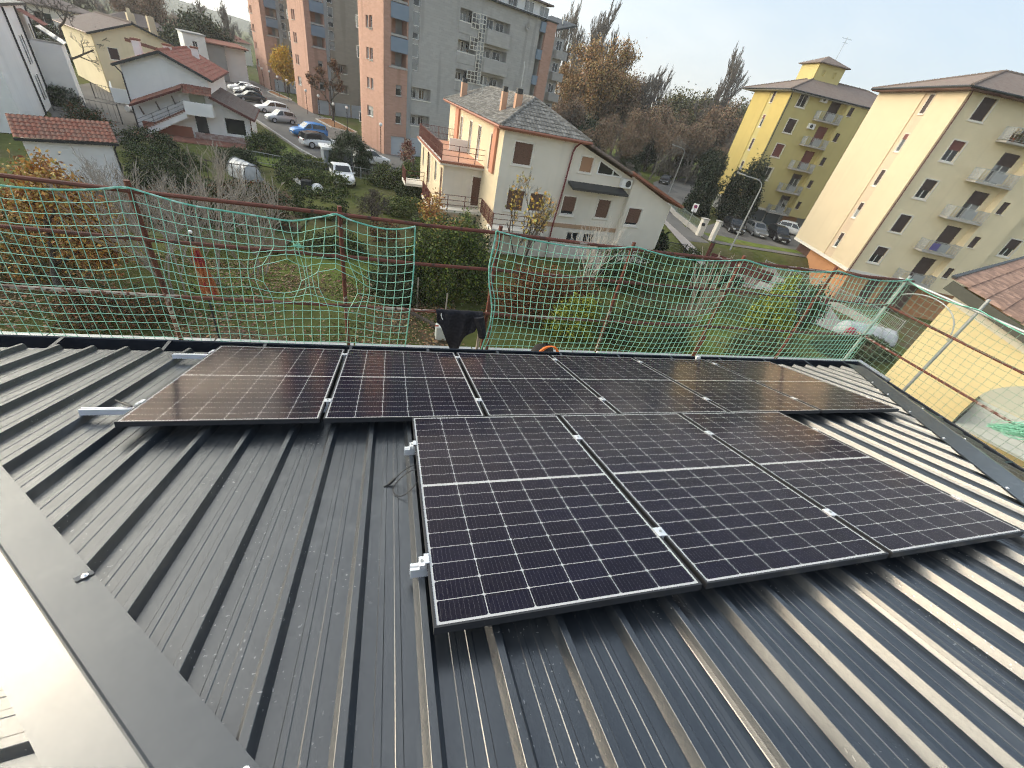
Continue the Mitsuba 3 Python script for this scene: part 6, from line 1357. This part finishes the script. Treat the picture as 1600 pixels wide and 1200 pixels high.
# ================================================================ cars
TYRE = pr('tyre', (.015, .015, .016), .8); RIM = pr('wheel_rim', (.42, .43, .45), .35, .5, .5); HEAD = pr('headlight', (.60, .62, .64), .08, .6); TAIL = pr('tail_light', (.30, .02, .02), .15, .6); CARGLASS = pr('car_glass', (.016, .020, .023), .06, .7)
def car(label, x, y, heading, length, paint, height=1.5, kind='hatch', roof=None, group=None, z=0.0):
    t = thing('parked_car', label, 'car', group); hd = np.array(heading, float); hd /= np.linalg.norm(hd)
    fr = Frame([x, y, gz(x, y) + .02 + z], hd, [hd[1], -hd[0], 0]); L = length / 2; H = height
    # side profile: bonnet, windscreen, roof, tail (s: station along the car, front = +)
    tail = {'hatch': [(-.98, .55), (-1.0, .42)], 'saloon': [(-.98, .52), (-1.0, .40)], 'suv': [(-.98, .58), (-1.0, .44)]}[kind]
    st = np.array([-1, -.985, -.93, -.80, -.62, -.40, -.15, .08, .28, .42, .60, .80, .92, .975, 1.0])
    belt = np.interp(st, [-1, -.93, -.4, .28, .45, .8, .95, 1], [.50 * H, .60 * H, .63 * H, .62 * H, .60 * H, .53 * H, .46 * H, .36 * H])
    low = np.interp(st, [-1, -.9, -.7, .7, .9, 1], [.28, .19, .17, .17, .19, .26]) * (1.15 if kind == 'suv' else 1)
    wid = np.interp(st, [-1, -.95, -.8, -.3, .4, .8, .94, 1], [.66, .76, .86, .89, .89, .86, .76, .58])
    V = []; n = 12
    for s_, b_, l_, w_ in zip(st, belt, low, wid):
        V += [[s_ * L, q * w_, zz] for q, zz in ((-.80, l_), (-.96, l_ + .10), (-1, l_ + (b_ - l_) * .45), (-.985, l_ + (b_ - l_) * .75), (-.93, b_ - .03), (-.80, b_), (.80, b_), (.93, b_ - .03), (.985, l_ + (b_ - l_) * .75), (1, l_ + (b_ - l_) * .45), (.96, l_ + .10), (.80, l_))]
    m = len(st); F_ = [[i * n + j, i * n + (j + 1) % n, (i + 1) * n + (j + 1) % n, (i + 1) * n + j] for i in range(m - 1) for j in range(n)]
    b = MB(fr).add(V, F_); b.poly(V[:n]); b.poly(V[-n:]); part(t, 'body', b, paint, 35)
    # cabin
    cs = {'hatch': [(-.95, .60, .80), (-.80, .90, .72), (-.50, .98, .70), (-.10, 1.0, .70), (.12, .97, .69), (.46, .59, .80)], 'suv': [(-.97, .60, .82), (-.86, .92, .74), (-.50, 1.0, .72), (-.05, 1.0, .72), (.12, .96, .71), (.44, .60, .82)], 'saloon': [(-.86, .60, .78), (-.58, .90, .70), (-.30, 1.0, .68), (-.05, 1.0, .68), (.10, .97, .68), (.46, .59, .80)]}[kind]
    cab = MB(fr); pv = []
    for s_, hh, ww in cs:
        bz = np.interp(s_, st, belt) - .03; pv.append([[s_ * L, q * w_, zz] for q, w_, zz in ((-1, .86, bz), (-1, ww if hh > .7 else .80, hh * H - .04), (-1, ww - .10, hh * H), (1, ww - .10, hh * H), (1, ww if hh > .7 else .80, hh * H - .04), (1, .86, bz))])
    vv = np.array(pv).reshape(-1, 3); ff = [[i * 6 + j, i * 6 + j + 1, (i + 1) * 6 + j + 1, (i + 1) * 6 + j] for i in range(len(cs) - 1) for j in range(5)]
    cab.add(vv, ff); part(t, 'roof', cab, roof or paint, 30)
    pv = np.array(pv); o = .012
    def inset(q, a0, a1, b0, b1):            # a pane on the quad q = (low back, low front, high front, high back)
        q = np.array(q); f = lambda a, b_: (q[0] * (1 - a) + q[1] * a) * (1 - b_) + (q[3] * (1 - a) + q[2] * a) * b_
        return [f(a0, b0), f(a1, b0), f(a1, b1), f(a0, b1)]
    for sd in (0, 1):
        lo, hi = (0, 1) if sd == 0 else (5, 4); off = np.array([0, -o if sd == 0 else o, 0])
        for i0, i1 in ((0, 1), (1, 3), (3, 5)):
            if i0 == 0: q = [pv[0][lo], pv[1][lo], pv[1][hi], pv[1][hi] * .6 + pv[0][lo] * .4]
            elif i0 == 1: q = [pv[1][lo], pv[3][lo], pv[3][hi], pv[1][hi]]
            else: q = [pv[3][lo], pv[5][lo], pv[4][hi], pv[3][hi]]
            part(t, 'side_window', MB(fr).quad(*[p + off for p in inset(q, .05, .95, .12, .94)]), CARGLASS)
    ws = [pv[5][1], pv[5][4], pv[4][3], pv[4][2]]; part(t, 'windscreen', MB(fr).quad(*[p + np.array([.01, 0, .02]) for p in inset(ws, .06, .94, .06, .95)]), CARGLASS)
    rs = [pv[0][1], pv[0][4], pv[1][3], pv[1][2]]; part(t, 'rear_window', MB(fr).quad(*[p + np.array([-.015, 0, .02]) for p in inset(rs, .08, .92, .12, .92)]), CARGLASS)
    R = .30 if kind != 'suv' else .34
    for sx in (-.62, .60):
        for sy in (-1, 1):
            w = MB(fr); ang = np.linspace(0, 2 * np.pi, 21)[:-1]; y0, y1 = sy * .70, sy * .895
            ring = lambda rr, yy: np.stack([sx * L + rr * np.cos(ang), np.full(20, yy), R + rr * np.sin(ang)], 1)
            vv = np.vstack([ring(R, y0), ring(R, y1), ring(R * .66, y1 + sy * .004)]); w.add(vv, [[i, (i + 1) % 20, 20 + (i + 1) % 20, 20 + i] for i in range(20)] + [[20 + i, 20 + (i + 1) % 20, 40 + (i + 1) % 20, 40 + i] for i in range(20)])
            k = part(t, 'wheel', w, TYRE, 40); rm = MB(fr); rm.add(np.vstack([ring(R * .66, y1 + sy * .004), [[sx * L, y1 - sy * .02, R]]]), [[i, (i + 1) % 20, 20] for i in range(20)]); part(k, 'rim', rm, RIM)
    for sy in (-1, 1):
        part(t, 'headlight', MB(fr).hexa([[L * a, sy * w_, zz] for a, w_ in ((.93, .62), (.95, .74)) for zz in (.40 * H, .47 * H) for _ in (0, 1)][:8] if False else [[xx, yy, zz] for xx in (L * .93, L * .985) for yy in (sy * .48, sy * .70) for zz in (.37 * H, .45 * H)]), HEAD)
        part(t, 'tail_light', MB(fr).hexa([[xx, yy, zz] for xx in (-L * 1.003, -L * .96) for yy in (sy * .48, sy * .68) for zz in (.47 * H, .55 * H)]), TAIL)
        part(t, 'mirror', MB(fr).box(L * .36, L * .42, sy * .90 - .09, sy * .90 + .09, .63 * H, .71 * H), paint)
    part(t, 'number_plate', MB(fr).box(L * 1.0, L * 1.006, -.26, .26, .30, .41), WHITE)
    return t
def paint(name, c, metal=.0): return pr('paint_' + name, c, .28, .6, metal, clearcoat=1.0, clearcoat_gloss=.95)
PW, PS, PG, PB, PBL = paint('white', (.74, .75, .74)), paint('silver', (.45, .47, .48), .3), paint('grey', (.045, .048, .05)), paint('black', (.010, .010, .012)), paint('blue', (.03, .20, .52))
UA3 = np.append(UA, 0); lane_g = 'cars along the kerb of the parking lane'
for lab, p, q, ln, pt, H, kd, rf, dr_ in (
    ('bright blue compact car at the kerb of the parking lane', (-11.8, 61.0), (-8.4, 63.9), 4.2, PBL, 1.56, 'suv', None, -1),
    ('white car with black soft roof at the kerb, next to the blue one', (-9.7, 55.2), (-6.3, 57.4), 4.3, PW, 1.55, 'suv', PB, 1),
    ('small silver hatchback at the kerb of the parking lane', (-16.3, 69.4), (-13.0, 70.7), 3.65, PS, 1.5, 'hatch', None, -1),
    ('white estate car at the kerb, behind the small silver hatchback', (-18.9, 76.2), (-15.6, 79.4), 4.5, PW, 1.5, 'hatch', None, -1),
    ('dark grey saloon at the kerb of the parking lane', (-24.2, 86.4), (-20.2, 87.4), 4.4, PG, 1.45, 'saloon', None, -1),
    ('black hatchback with white roof edge, beyond the dark grey saloon', (-25.7, 91.4), (-22.2, 93.6), 4.1, PB, 1.48, 'hatch', None, -1),
    ('white car farther up the kerb, beside the black hatchback', (-26.4, 94.2), (-22.8, 97.0), 4.3, PW, 1.48, 'hatch', None, -1),
    ('white car farthest up the kerb, beyond the other white ones', (-28.2, 97.4), (-24.4, 100.2), 4.3, PW, 1.48, 'hatch', None, -1),
    ('silver blue car at the far end of the parking lane', (-33.6, 112.5), (-30.2, 116.4), 4.4, paint('silver_blue', (.26, .31, .36), .3), 1.5, 'hatch', None, 1),
    ('white car almost hidden behind the dark round conifer', (-4.2, 49.8), (-.8, 52.6), 4.3, PW, 1.5, 'hatch', None, 1)):
    c = (np.array(p) + np.array(q)) / 2; h = np.array([.86, .51]) if 'far end' not in lab else UA
    car(lab, c[0], c[1], h * dr_, ln, pt, H, kd, rf, lane_g)
cp = 'cars in the car park of the yellow building'
car('black car in the car park under the dark conifers', 41.2, 44.2, (-.35, -.94), 4.3, PB, 1.5, 'hatch', None, cp)
car('dark silver car in the car park between two black ones', 44.6, 43.9, (-.35, -.94), 4.3, paint('dark_silver', (.16, .17, .18), .3), 1.48, 'hatch', None, cp)
car('black sport utility car in the car park, rightmost of the dark ones', 47.0, 42.6, (-.38, -.92), 4.3, PB, 1.62, 'suv', None, cp)
car('white hatchback in the car park beside the cream building', 54.0, 47.4, (.62, -.78), 4.2, PW, 1.5, 'hatch', None, cp)
car('dark car driving up the street beyond the ivory house', 49.9, 75.6, (-.62, -.78), 4.3, PB, 1.5, 'hatch')
car('small white car parked in the garden behind the hedges', -4.4, 41.4, (.25, -.97), 3.5, PW, 1.45, 'hatch')
car('white car standing in the courtyard beside the white row house', -29.7, 70.0, (.72, -.69), 4.0, PW, 1.45, 'hatch')

# ================================================================ lamps, sign, fences, gates
for i, (x, y, h) in enumerate(((-25.5, 111.6, 3.2), (-24.0, 110.6, 3.0), (-20.6, 100.5, 3.0), (-18.4, 96.9, 3.0), (-13.4, 84.0, 3.0), (-11.1, 80.4, 2.9), (-8.3, 73.6, 2.8), (-6.2, 70.0, 3.0), (-1.5, 58.2, 3.0))):
    lp = thing('garden_lamp', 'thin lamp post with small white globe, ' + ('farthest one by the third tower', 'second one by the third tower', 'left one in the bed with the yellow tree', 'right one in the bed with the yellow tree', 'at the sunlit corner of the middle tower', 'left one in front of the blue-grey garage doors', 'beside the leafless brown tree', 'right end of the leaf strewn bed', 'against the brick corner of the nearest tower')[i], 'lamp post', 'globe lamps along the towers')
    part(lp, 'post', MB().tube([(x, y, G), (x, y, G + h)], .045, 6), DARKMETAL if i not in (0, 4, 8) else BROWNMETAL); part(lp, 'globe', MB().ball((x, y, G + h + .16), .2, 2), WHITE, True)
def street_lamp(label, x, y, h, arm):
    lp = thing('street_lamp', label, 'street lamp', 'curved street lamps'); a = np.array([*arm, 0.0])
    p = np.array([x, y, G]); part(lp, 'post', MB().tube([p, p + [0, 0, h * .6], p + [0, 0, h - .5]], [.085, .07, .05], 8), STEEL, 40)
    part(lp, 'arm', MB().tube(smooth_path([p + [0, 0, h - .5], p + a * .12 + [0, 0, h - .08], p + a * .5 + [0, 0, h + .12], p + a * 1.0 + [0, 0, h + .2]], 16), .04, 8), STEEL, 40)
    part(lp, 'head', MB().beam(p + a * .95 + [0, 0, h + .2], p + a * 1.35 + [0, 0, h + .24], .22, .09), STEEL)
street_lamp('tall curved street lamp beyond the roof of the ivory house', 43.3, 63.2, 6.6, (-1.35, .9)); street_lamp('street lamp with curved arm in front of the yellow building', 34.0, 35.35, 6.6, (-1.5, 1.2))
sg = thing('road_sign', 'white no parking sign on a post at the pavement', 'road sign'); x, y = 33.2, 42.5
part(sg, 'post', MB().tube([(x, y, G), (x, y, G + 1.5), (x + .1, y + .05, G + 2.6)], .03, 6), STEEL)
SFr = Frame([x + .1, y + .05, G + 2.25], [.80, -.60]); part(sg, 'plate', MB(SFr).box(-.3, .3, .03, .05, -.45, .45), WHITE)
ds = MB(SFr); a_ = np.linspace(0, 6.283, 25)[:-1]; ds.add([[.19 * math.cos(q), .056, .12 + .19 * math.sin(q)] for q in a_] + [[0, .056, .12]], [[i, (i + 1) % 24, 24] for i in range(24)]); part(sg, 'red_ring', ds, pr('sign_red', (.45, .05, .05), .5))
ds = MB(SFr); ds.add([[.13 * math.cos(q), .060, .12 + .13 * math.sin(q)] for q in a_] + [[0, .060, .12]], [[i, (i + 1) % 24, 24] for i in range(24)]); part(sg, 'blue_disc', ds, pr('sign_blue', (.03, .06, .22), .5)); part(sg, 'red_bar', MB(SFr).beam([-.12, .066, .24], [.12, .066, 0.0], .02, .05), 'mat_sign_red')
def fence(name, label, pts, h, m, step=.14, base=0.0, group=None, z=None):
    f = thing(name, label, 'fence', group)
    P = [np.array([x, y, (gz(x, y) if z is None else z)]) for x, y in pts]; bar = MB(); rl = MB(); bs_ = MB()
    for a, b in zip(P[:-1], P[1:]):
        L = np.linalg.norm(b - a)
        for zz in (base + .12, base + h - .06): rl.beam(a + [0, 0, zz], b + [0, 0, zz], .04, .04)
        for q in np.arange(0, L, step): bar.beam(a + (b - a) * q / L + [0, 0, base + .05], a + (b - a) * q / L + [0, 0, base + h], .022, .022, (1, .2, 0))
        for q in np.linspace(0, 1, max(2, int(L / 2) + 1)): part(f, 'post', MB().beam(a + (b - a) * q + [0, 0, -.1], a + (b - a) * q + [0, 0, base + h + .04], .07, .07, (1, .2, 0)), m)
        if base: bs_.beam(a + [0, 0, base / 2 - .05], b + [0, 0, base / 2 - .05], .2, base + .1)
    part(f, 'rails', rl, m); part(f, 'bars', bar, m, kind='stuff')
    if base: part(f, 'low_wall', bs_, STONE)
    return f
GREENM = pr('green_grey_metal', (.16, .19, .17), .6)
fence('street_fence', 'grey green bar fence on a low wall along the street', [(37.0, 53.2), (35.0, 48), (33.9, 43.4), (33.2, 40.5)], .9, GREENM, base=.5)
fence('gate_fence', 'dark bar fence beside the small garden gate', [(22.6, 31.0), (25.6, 31.6), (27.3, 30.6)], 1.0, DARKMETAL, base=.25)
fence('alley_fence', 'pale grey bar fence on a wall along the alley', [(37.2, 33.4), (40.3, 29.2), (41.2, 25.5), (41.0, 21.0)], 1.2, STEEL, base=.6)
fence('garden_fence', 'thin wire fence along the lawn below the parking lane', [(-12.4, 44.2), (-8.5, 43.4), (-5.0, 43.9), (-1.0, 43.6)], 1.0, STEEL, step=.35)
fence('courtyard_fence', 'dark metal fence across the asphalt courtyard', [(-30.6, 53.6), (-27.6, 52.8), (-24.8, 52.2)], 1.6, DARKMETAL, step=.5)
fence('courtyard_fence', 'dark metal fence at the back of the asphalt courtyard', [(-32.4, 64.6), (-29.5, 63.0), (-27.2, 62.2)], 1.5, DARKMETAL, step=.5)
for x, y, h, lab in ((33.0, 39.7, 1.75, 'stone gate pillar with letter box at the car park entrance, left one'), (33.6, 38.2, 2.0, 'slim stone gate pillar at the car park entrance, right one')):
    p = thing('gate_pillar', lab, 'pillar', 'gate pillars of the car park'); w = .34 if 'left' in lab else .2
    part(p, 'shaft', MB().box(x - w, x + w, y - .25, y + .25, G - .1, G + h), TRIM); part(p, 'cap', MB().box(x - w - .06, x + w + .06, y - .31, y + .31, G + h, G + h + .1), STONE)
    if w > .3: part(p, 'letter_box', MB(Frame([x, y, G], [.8, -.6])).box(-.18, .18, .36, .42, 1.1, 1.4), DARKMETAL)
gp = thing('gate_post', 'brown iron gate post by the corner of the ivory house', 'post'); part(gp, 'shaft', MB().box(27.1, 27.35, 30.3, 30.55, G - .1, G + 1.75), BROWNMETAL); part(gp, 'cap', MB().box(27.06, 27.39, 30.26, 30.59, G + 1.75, G + 1.82), DARKMETAL)
sw = MB(); sw.beam((27.4, 30.2, G + .5), (31.0, 26.2, G + .5), .06, .9); solo('garden_gate', sw, BROWNMETAL, 'brown sheet metal sliding gate behind the top of the net', 'gate')
dw = MB(); dw.box(-47, -36, 97.5, 97.9, G - .1, G + 2.2); solo('dark_boundary_wall', dw, GARAGE_DK, 'dark boundary wall below the ivory villa', 'wall')
tr = thing('work_trailer', 'small flat cart with pale load standing in the courtyard', 'cart'); TFr = Frame([-25.6, 60.2, G], [.9, .42])
part(tr, 'bed', MB(TFr).box(-1.2, 1.2, -.6, .6, .5, .62), DARKMETAL); part(tr, 'load', MB(TFr).box(-1.0, .9, -.5, .5, .62, 1.05), STONE)
for q in (-.7, .7): part(tr, 'wheel', MB(TFr).tube([(q, .5, .28), (q, .66, .28)], .28, 12), TYRE, 40)
wt = thing('white_drum', 'white round container lying beside the cart in the courtyard', 'drum'); part(wt, 'body', MB().tube([(-27.3, 59.4, G + .3), (-26.9, 60.3, G + .3)], .3, 12), WHITE, 40)

# ================================================================ things in the gardens
# furled parasol
ps = thing('parasol', 'furled red and orange parasol on a dark pole behind the left net', 'parasol'); bx_, by_ = -6.3, 14.4
part(ps, 'pole', MB().tube([(bx_, by_, G), (bx_ + .02, by_, G + 4.0)], .035, 8), DARKMETAL, 40); part(ps, 'finial', MB().ball((bx_ + .02, by_, G + 4.05), .06, 2), WHITE, True)
U, V = np.meshgrid(np.linspace(0, 2 * np.pi, 49), np.linspace(0, 1, 18), indexing='ij')
rad = np.interp(V, [0, .1, .5, .8, 1], [.03, .08, .15, .19, .21]) * (1 + .35 * np.sin(U * 8 + V * 2)); P = np.stack([bx_ + .02 + rad * np.cos(U) + .10 * V * V, by_ + rad * np.sin(U) * .8, G + 3.75 - 1.75 * V - .14 * np.abs(np.sin(U * 4)) * V ** 4], -1)
i, j = np.meshgrid(np.arange(48), np.arange(17), indexing='ij'); k = i * 18 + j
def parasol_fn(p, n, uv):
    w = noise(p.x * 9 + p.z * 2, p.y * 9, p.z * 3); c = mix([.26, .03, .035], [.36, .12, .045], smoothstep(.42, .55, w + .25 * smoothstep(-4.8, -5.4, p.z))); return mix(c, [.45, .32, .17], smoothstep(.66, .74, w))
part(ps, 'cover', (P.reshape(-1, 3), np.stack([k, k + 18, k + 19, k + 1], -1).reshape(-1, 4)), pr('parasol_cloth', proc(parasol_fn), .85), 60)
# plastic cloches
def tunnel(label, x, y, d, L, w, h, m, name='plastic_tunnel', dome=False):
    t = thing(name, label, 'plant tunnel'); fr = Frame([x, y, gz(x, y)], d); nu, nv = 26, 15; U, V = np.meshgrid(np.linspace(0, 1, nu), np.linspace(0, np.pi, nv), indexing='ij')
    tp = np.clip(np.sin(np.pi * np.clip(U, .0, 1)) * 2.6, 0, 1) ** .5; cr = .03 * np.sin(U * 60 + V * 3) + .02 * np.sin(V * 17 + U * 9)
    P = np.stack([(U - .5) * L, -np.cos(V) * (w / 2) * (tp + cr), np.sin(V) * (h * tp + cr)], -1); i, j = np.meshgrid(np.arange(nu - 1), np.arange(nv - 1), indexing='ij'); k = i * nv + j
    part(t, 'cover', MB(fr).add(P.reshape(-1, 3), np.stack([k, k + nv, k + nv + 1, k + 1], -1).reshape(-1, 4)), m, 40)
    hp = MB(fr)
    for q in (.12, .37, .63, .88): hp.tube([[(q - .5) * L, -math.cos(a) * (w / 2 + .05), math.sin(a) * (h + .05)] for a in np.linspace(0, math.pi, 12)], .018, 5, False)
    part(t, 'hoops', hp, STEEL); return t
PLASTIC = pr('white_plastic_film', proc(lambda p, n, uv: mix([.36, .37, .37], [.60, .60, .59], fbm(p.x * 3, p.y * 3, p.z * 3, 3))), .3, .5)
tunnel('white plastic plant tunnel with torn end on the dark plot right of the net', 38.0, 21.2, (.95, -.32), 5.2, 1.8, 1.1, PLASTIC)
rb = MB(); rb.ball((35.6, 20.9, gz(35.6, 20.9) + .55), .45, 2, (1, .7, .9)); solo('red_sheet', rb, pr('red_cloth', (.40, .05, .09), .8), 'crumpled red sheet at the near end of the white tunnel', 'sheet', True)
tunnel('pale plastic plant cloche in the vegetable garden behind the bare saplings', -11.3, 38.6, (.70, -.71), 2.8, 1.5, 1.2, PLASTIC, 'plastic_cloche')
pl_ = MB(); pl_.beam((-8.6, 39.6, G + .9), (-7.0, 37.6, G + .15), .45, .05); solo('leaning_board', pl_, TRIM, 'pale board leaning in the vegetable garden right of the cloche', 'board')
bn_ = thing('garden_bins', 'dark bin with white sacks beside the vegetable garden', 'bin'); part(bn_, 'bin', MB().box(-9.9 + 3, -9.2 + 3, 36.2, 36.9, G, G + .9), DARKMETAL); part(bn_, 'sack', MB().ball((-5.8, 36.5, G + .4), .45, 2, (1, 1, .9)), WHITE, True)
vt = MB()
for q in range(5): vt.beam((-13.2 + q * .8, 36.6, G), (-13.1 + q * .8, 36.6, G + 1.4), .05, .05, (1, .2, 0))
vt.beam((-13.4, 36.6, G + 1.3), (-9.8, 36.6, G + 1.35), .05, .05); solo('vegetable_trellis', vt, BARK, 'wooden trellis stakes left of the pale cloche', 'trellis')
sh = thing('grey_shed', 'small grey shed with white flat roof beside the dark round conifer', 'shed'); SF = Frame([-6.3, 45.4, G], [.96, .28])
part(sh, 'wall', MB(SF).box(0, 2.6, -1.8, 0, 0, 1.75), pr('grey_boards', (.24, .26, .28), .7)); part(sh, 'roof', MB(SF).box(-.15, 2.75, -1.95, .15, 1.75, 1.95), WHITE); part(sh, 'window', MB(SF).box(.35, 1.6, .004, .03, .55, 1.5), GREYGLASS)
# white canister and the fallen leaves plot in the opening
cn = thing('white_canister', 'white plastic canister standing on the leafy ground below the jacket', 'canister'); cx, cy = 2.02, 15.2; zz = gz(cx, cy)
m = manifold3d.Manifold.hull(manifold3d.Manifold.compose([manifold3d.Manifold.sphere(.07, 16).translate([cx + sx * .23, cy + sy * .16, zz + h_]) for sx in (-1, 1) for sy in (-1, 1) for h_ in (.07, .62)]))
part(cn, 'body', MB().tm(m), pr('milky_plastic', (.46, .48, .45), .4), 40); part(cn, 'handle', MB().tube(smooth_path([(cx - .14, cy, zz + .68), (cx - .08, cy, zz + .78), (cx + .08, cy, zz + .78), (cx + .14, cy, zz + .68)], 10), .025, 6), WHITE, 40); part(cn, 'cap', MB().tube([(cx + .2, cy, zz + .68), (cx + .2, cy, zz + .76)], .05, 10), DARKMETAL, 40)
for i, (x, y, h) in enumerate(((1.05, 18.0, 1.6), (2.35, 17.1, 1.3))): solo('garden_stake', MB().tube([(x, y, G), (x + .02, y, G + h)], .035, 6), PALE, ('pale garden stake at the left of the opening beside the dark bush', 'pale garden stake in front of the big green bush')[i], 'stake')
gcv = MB(); gcv.ball((14.0, 25.4, G + .6), .75, 3, (.35, 1, 1.1)); solo('round_cover', gcv, GREYWALL, 'grey round garden cover standing on the lawn behind the net', 'cover', True)
# a bench-like rail of the walkway and a low plot border
lb = MB(); lb.beam((.6, 17.4, G + .1), (2.0, 15.9, G + .1), .12, .2); solo('plot_border', lb, BARK, 'timber border of the leafy plot in the opening', 'border')

# ================================================================ the runner in the alley
def runner():
    t = thing('person', 'person running along the alley in a dark red top, black tights and white shoes', 'person'); x, y = 37.3, 25.2; b = gz(x, y) + .05; M = manifold3d.Manifold
    fr = Frame([x, y, b], [-.85, .53])                         # u: running direction
    def bone(p, q, r0, r1): return M.hull(M.compose([M.sphere(r0, 20).translate(list(p)), M.sphere(r1, 20).translate(list(q))]))
    J = dict(hip=(0, 0, .93), hl=(0, .10, .90), hr=(0, -.10, .90), kl=(.30, .11, .58), al=(.02, .12, .28), fl=(.10, .13, .17), kr=(-.12, -.10, .50), ar=(-.38, -.10, .16), fr_=(-.30, -.10, .06), ch=(.10, 0, 1.34), sl=(.10, .19, 1.42), sr=(.10, -.19, 1.42), el=(-.13, .24, 1.20), wl=(.06, .22, 1.05), er=(.22, -.25, 1.18), wr=(.36, -.16, 1.36), nk=(.13, 0, 1.52), hd=(.17, 0, 1.66))
    def solid(parts, sub=.03):
        a = M()
        for p in parts: a = a + p
        a = a.refine_to_length(sub).to_mesh(); tm = trimesh.Trimesh(a.vert_properties[:, :3], a.tri_verts, process=True); trimesh.smoothing.filter_taubin(tm, iterations=8); return MB(fr).tm(tm)
    torso = [bone(J['hip'], J['ch'], .135, .15), bone(J['ch'], J['sl'], .13, .075), bone(J['ch'], J['sr'], .13, .075), bone(J['sl'], J['el'], .062, .05), bone(J['el'], J['wl'], .048, .036), bone(J['sr'], J['er'], .062, .05), bone(J['er'], J['wr'], .048, .036)]
    legs = [bone(J['hl'], J['kl'], .10, .062), bone(J['kl'], J['al'], .060, .04), bone(J['hr'], J['kr'], .10, .062), bone(J['kr'], J['ar'], .060, .04), bone(J['hl'], J['hr'], .12, .12)]
    skin = [bone(J['nk'], J['hd'], .055, .06), M.sphere(1, 24).scale([.095, .078, .118]).translate(list(J['hd'])), bone((.25, 0, 1.645), (.268, 0, 1.63), .018, .016)]
    for w, d_ in (('wl', (.05, 0, -.05)), ('wr', (.05, .02, .05))):
        p = np.array(J[w]); q = p + np.array(d_) * 1.0; skin.append(bone(p, q, .036, .034))
        for k in range(4): skin.append(bone(q + [0, -.03 + .02 * k, 0], q + np.array(d_) * (.75 - .1 * abs(k - 1.5)) + [0, -.03 + .02 * k, 0], .0095, .008))
        skin.append(bone(p + [.01, .03, 0], q + [.01, .045, .01], .011, .009))
    part(t, 'skin', solid(skin, .02), pr('skin', (.50, .30, .22), .6), True)
    part(t, 'top', solid(torso), pr('dark_red_top', (.22, .035, .06), .8), True); part(t, 'tights', solid(legs), BLACK, True)
    part(t, 'shoe', solid([bone(J['al'], J['fl'], .045, .042), bone(J['fl'], (.20, .13, .155), .044, .03)]), WHITE, True); part(t, 'shoe', solid([bone(J['ar'], J['fr_'], .045, .042), bone(J['fr_'], (-.18, -.10, .05), .044, .03)]), WHITE, True)
    hr = M.sphere(1, 24).scale([.103, .088, .122]).translate([J['hd'][0] - .018, 0, J['hd'][2] + .018]) - M.cube([.2, .3, .25], True).translate([J['hd'][0] + .13, 0, J['hd'][2] - .05]); part(t, 'hair', MB(fr).tm(hr), pr('dark_hair', (.02, .014, .010), .7), 50)
runner()

# ================================================================ thin winter haze over the whole place
scene['haze_air'] = {'type': 'homogeneous', 'albedo': {'type': 'rgb', 'value': [.95, .95, .95]}, 'sigma_t': {'type': 'rgb', 'value': [.00045, .00045, .00045]}}
labels['haze'] = {'label': 'thin pale winter haze over the whole place', 'category': 'haze', 'kind': 'stuff'}
scene['haze'] = {'type': 'cube', 'to_world': T4().translate([0, 900, 11]).scale([3300, 3600, 22.5]), 'bsdf': {'type': 'null'}, 'interior': {'type': 'ref', 'id': 'haze_air'}}
scene['camera']['medium'] = {'type': 'ref', 'id': 'haze_air'}
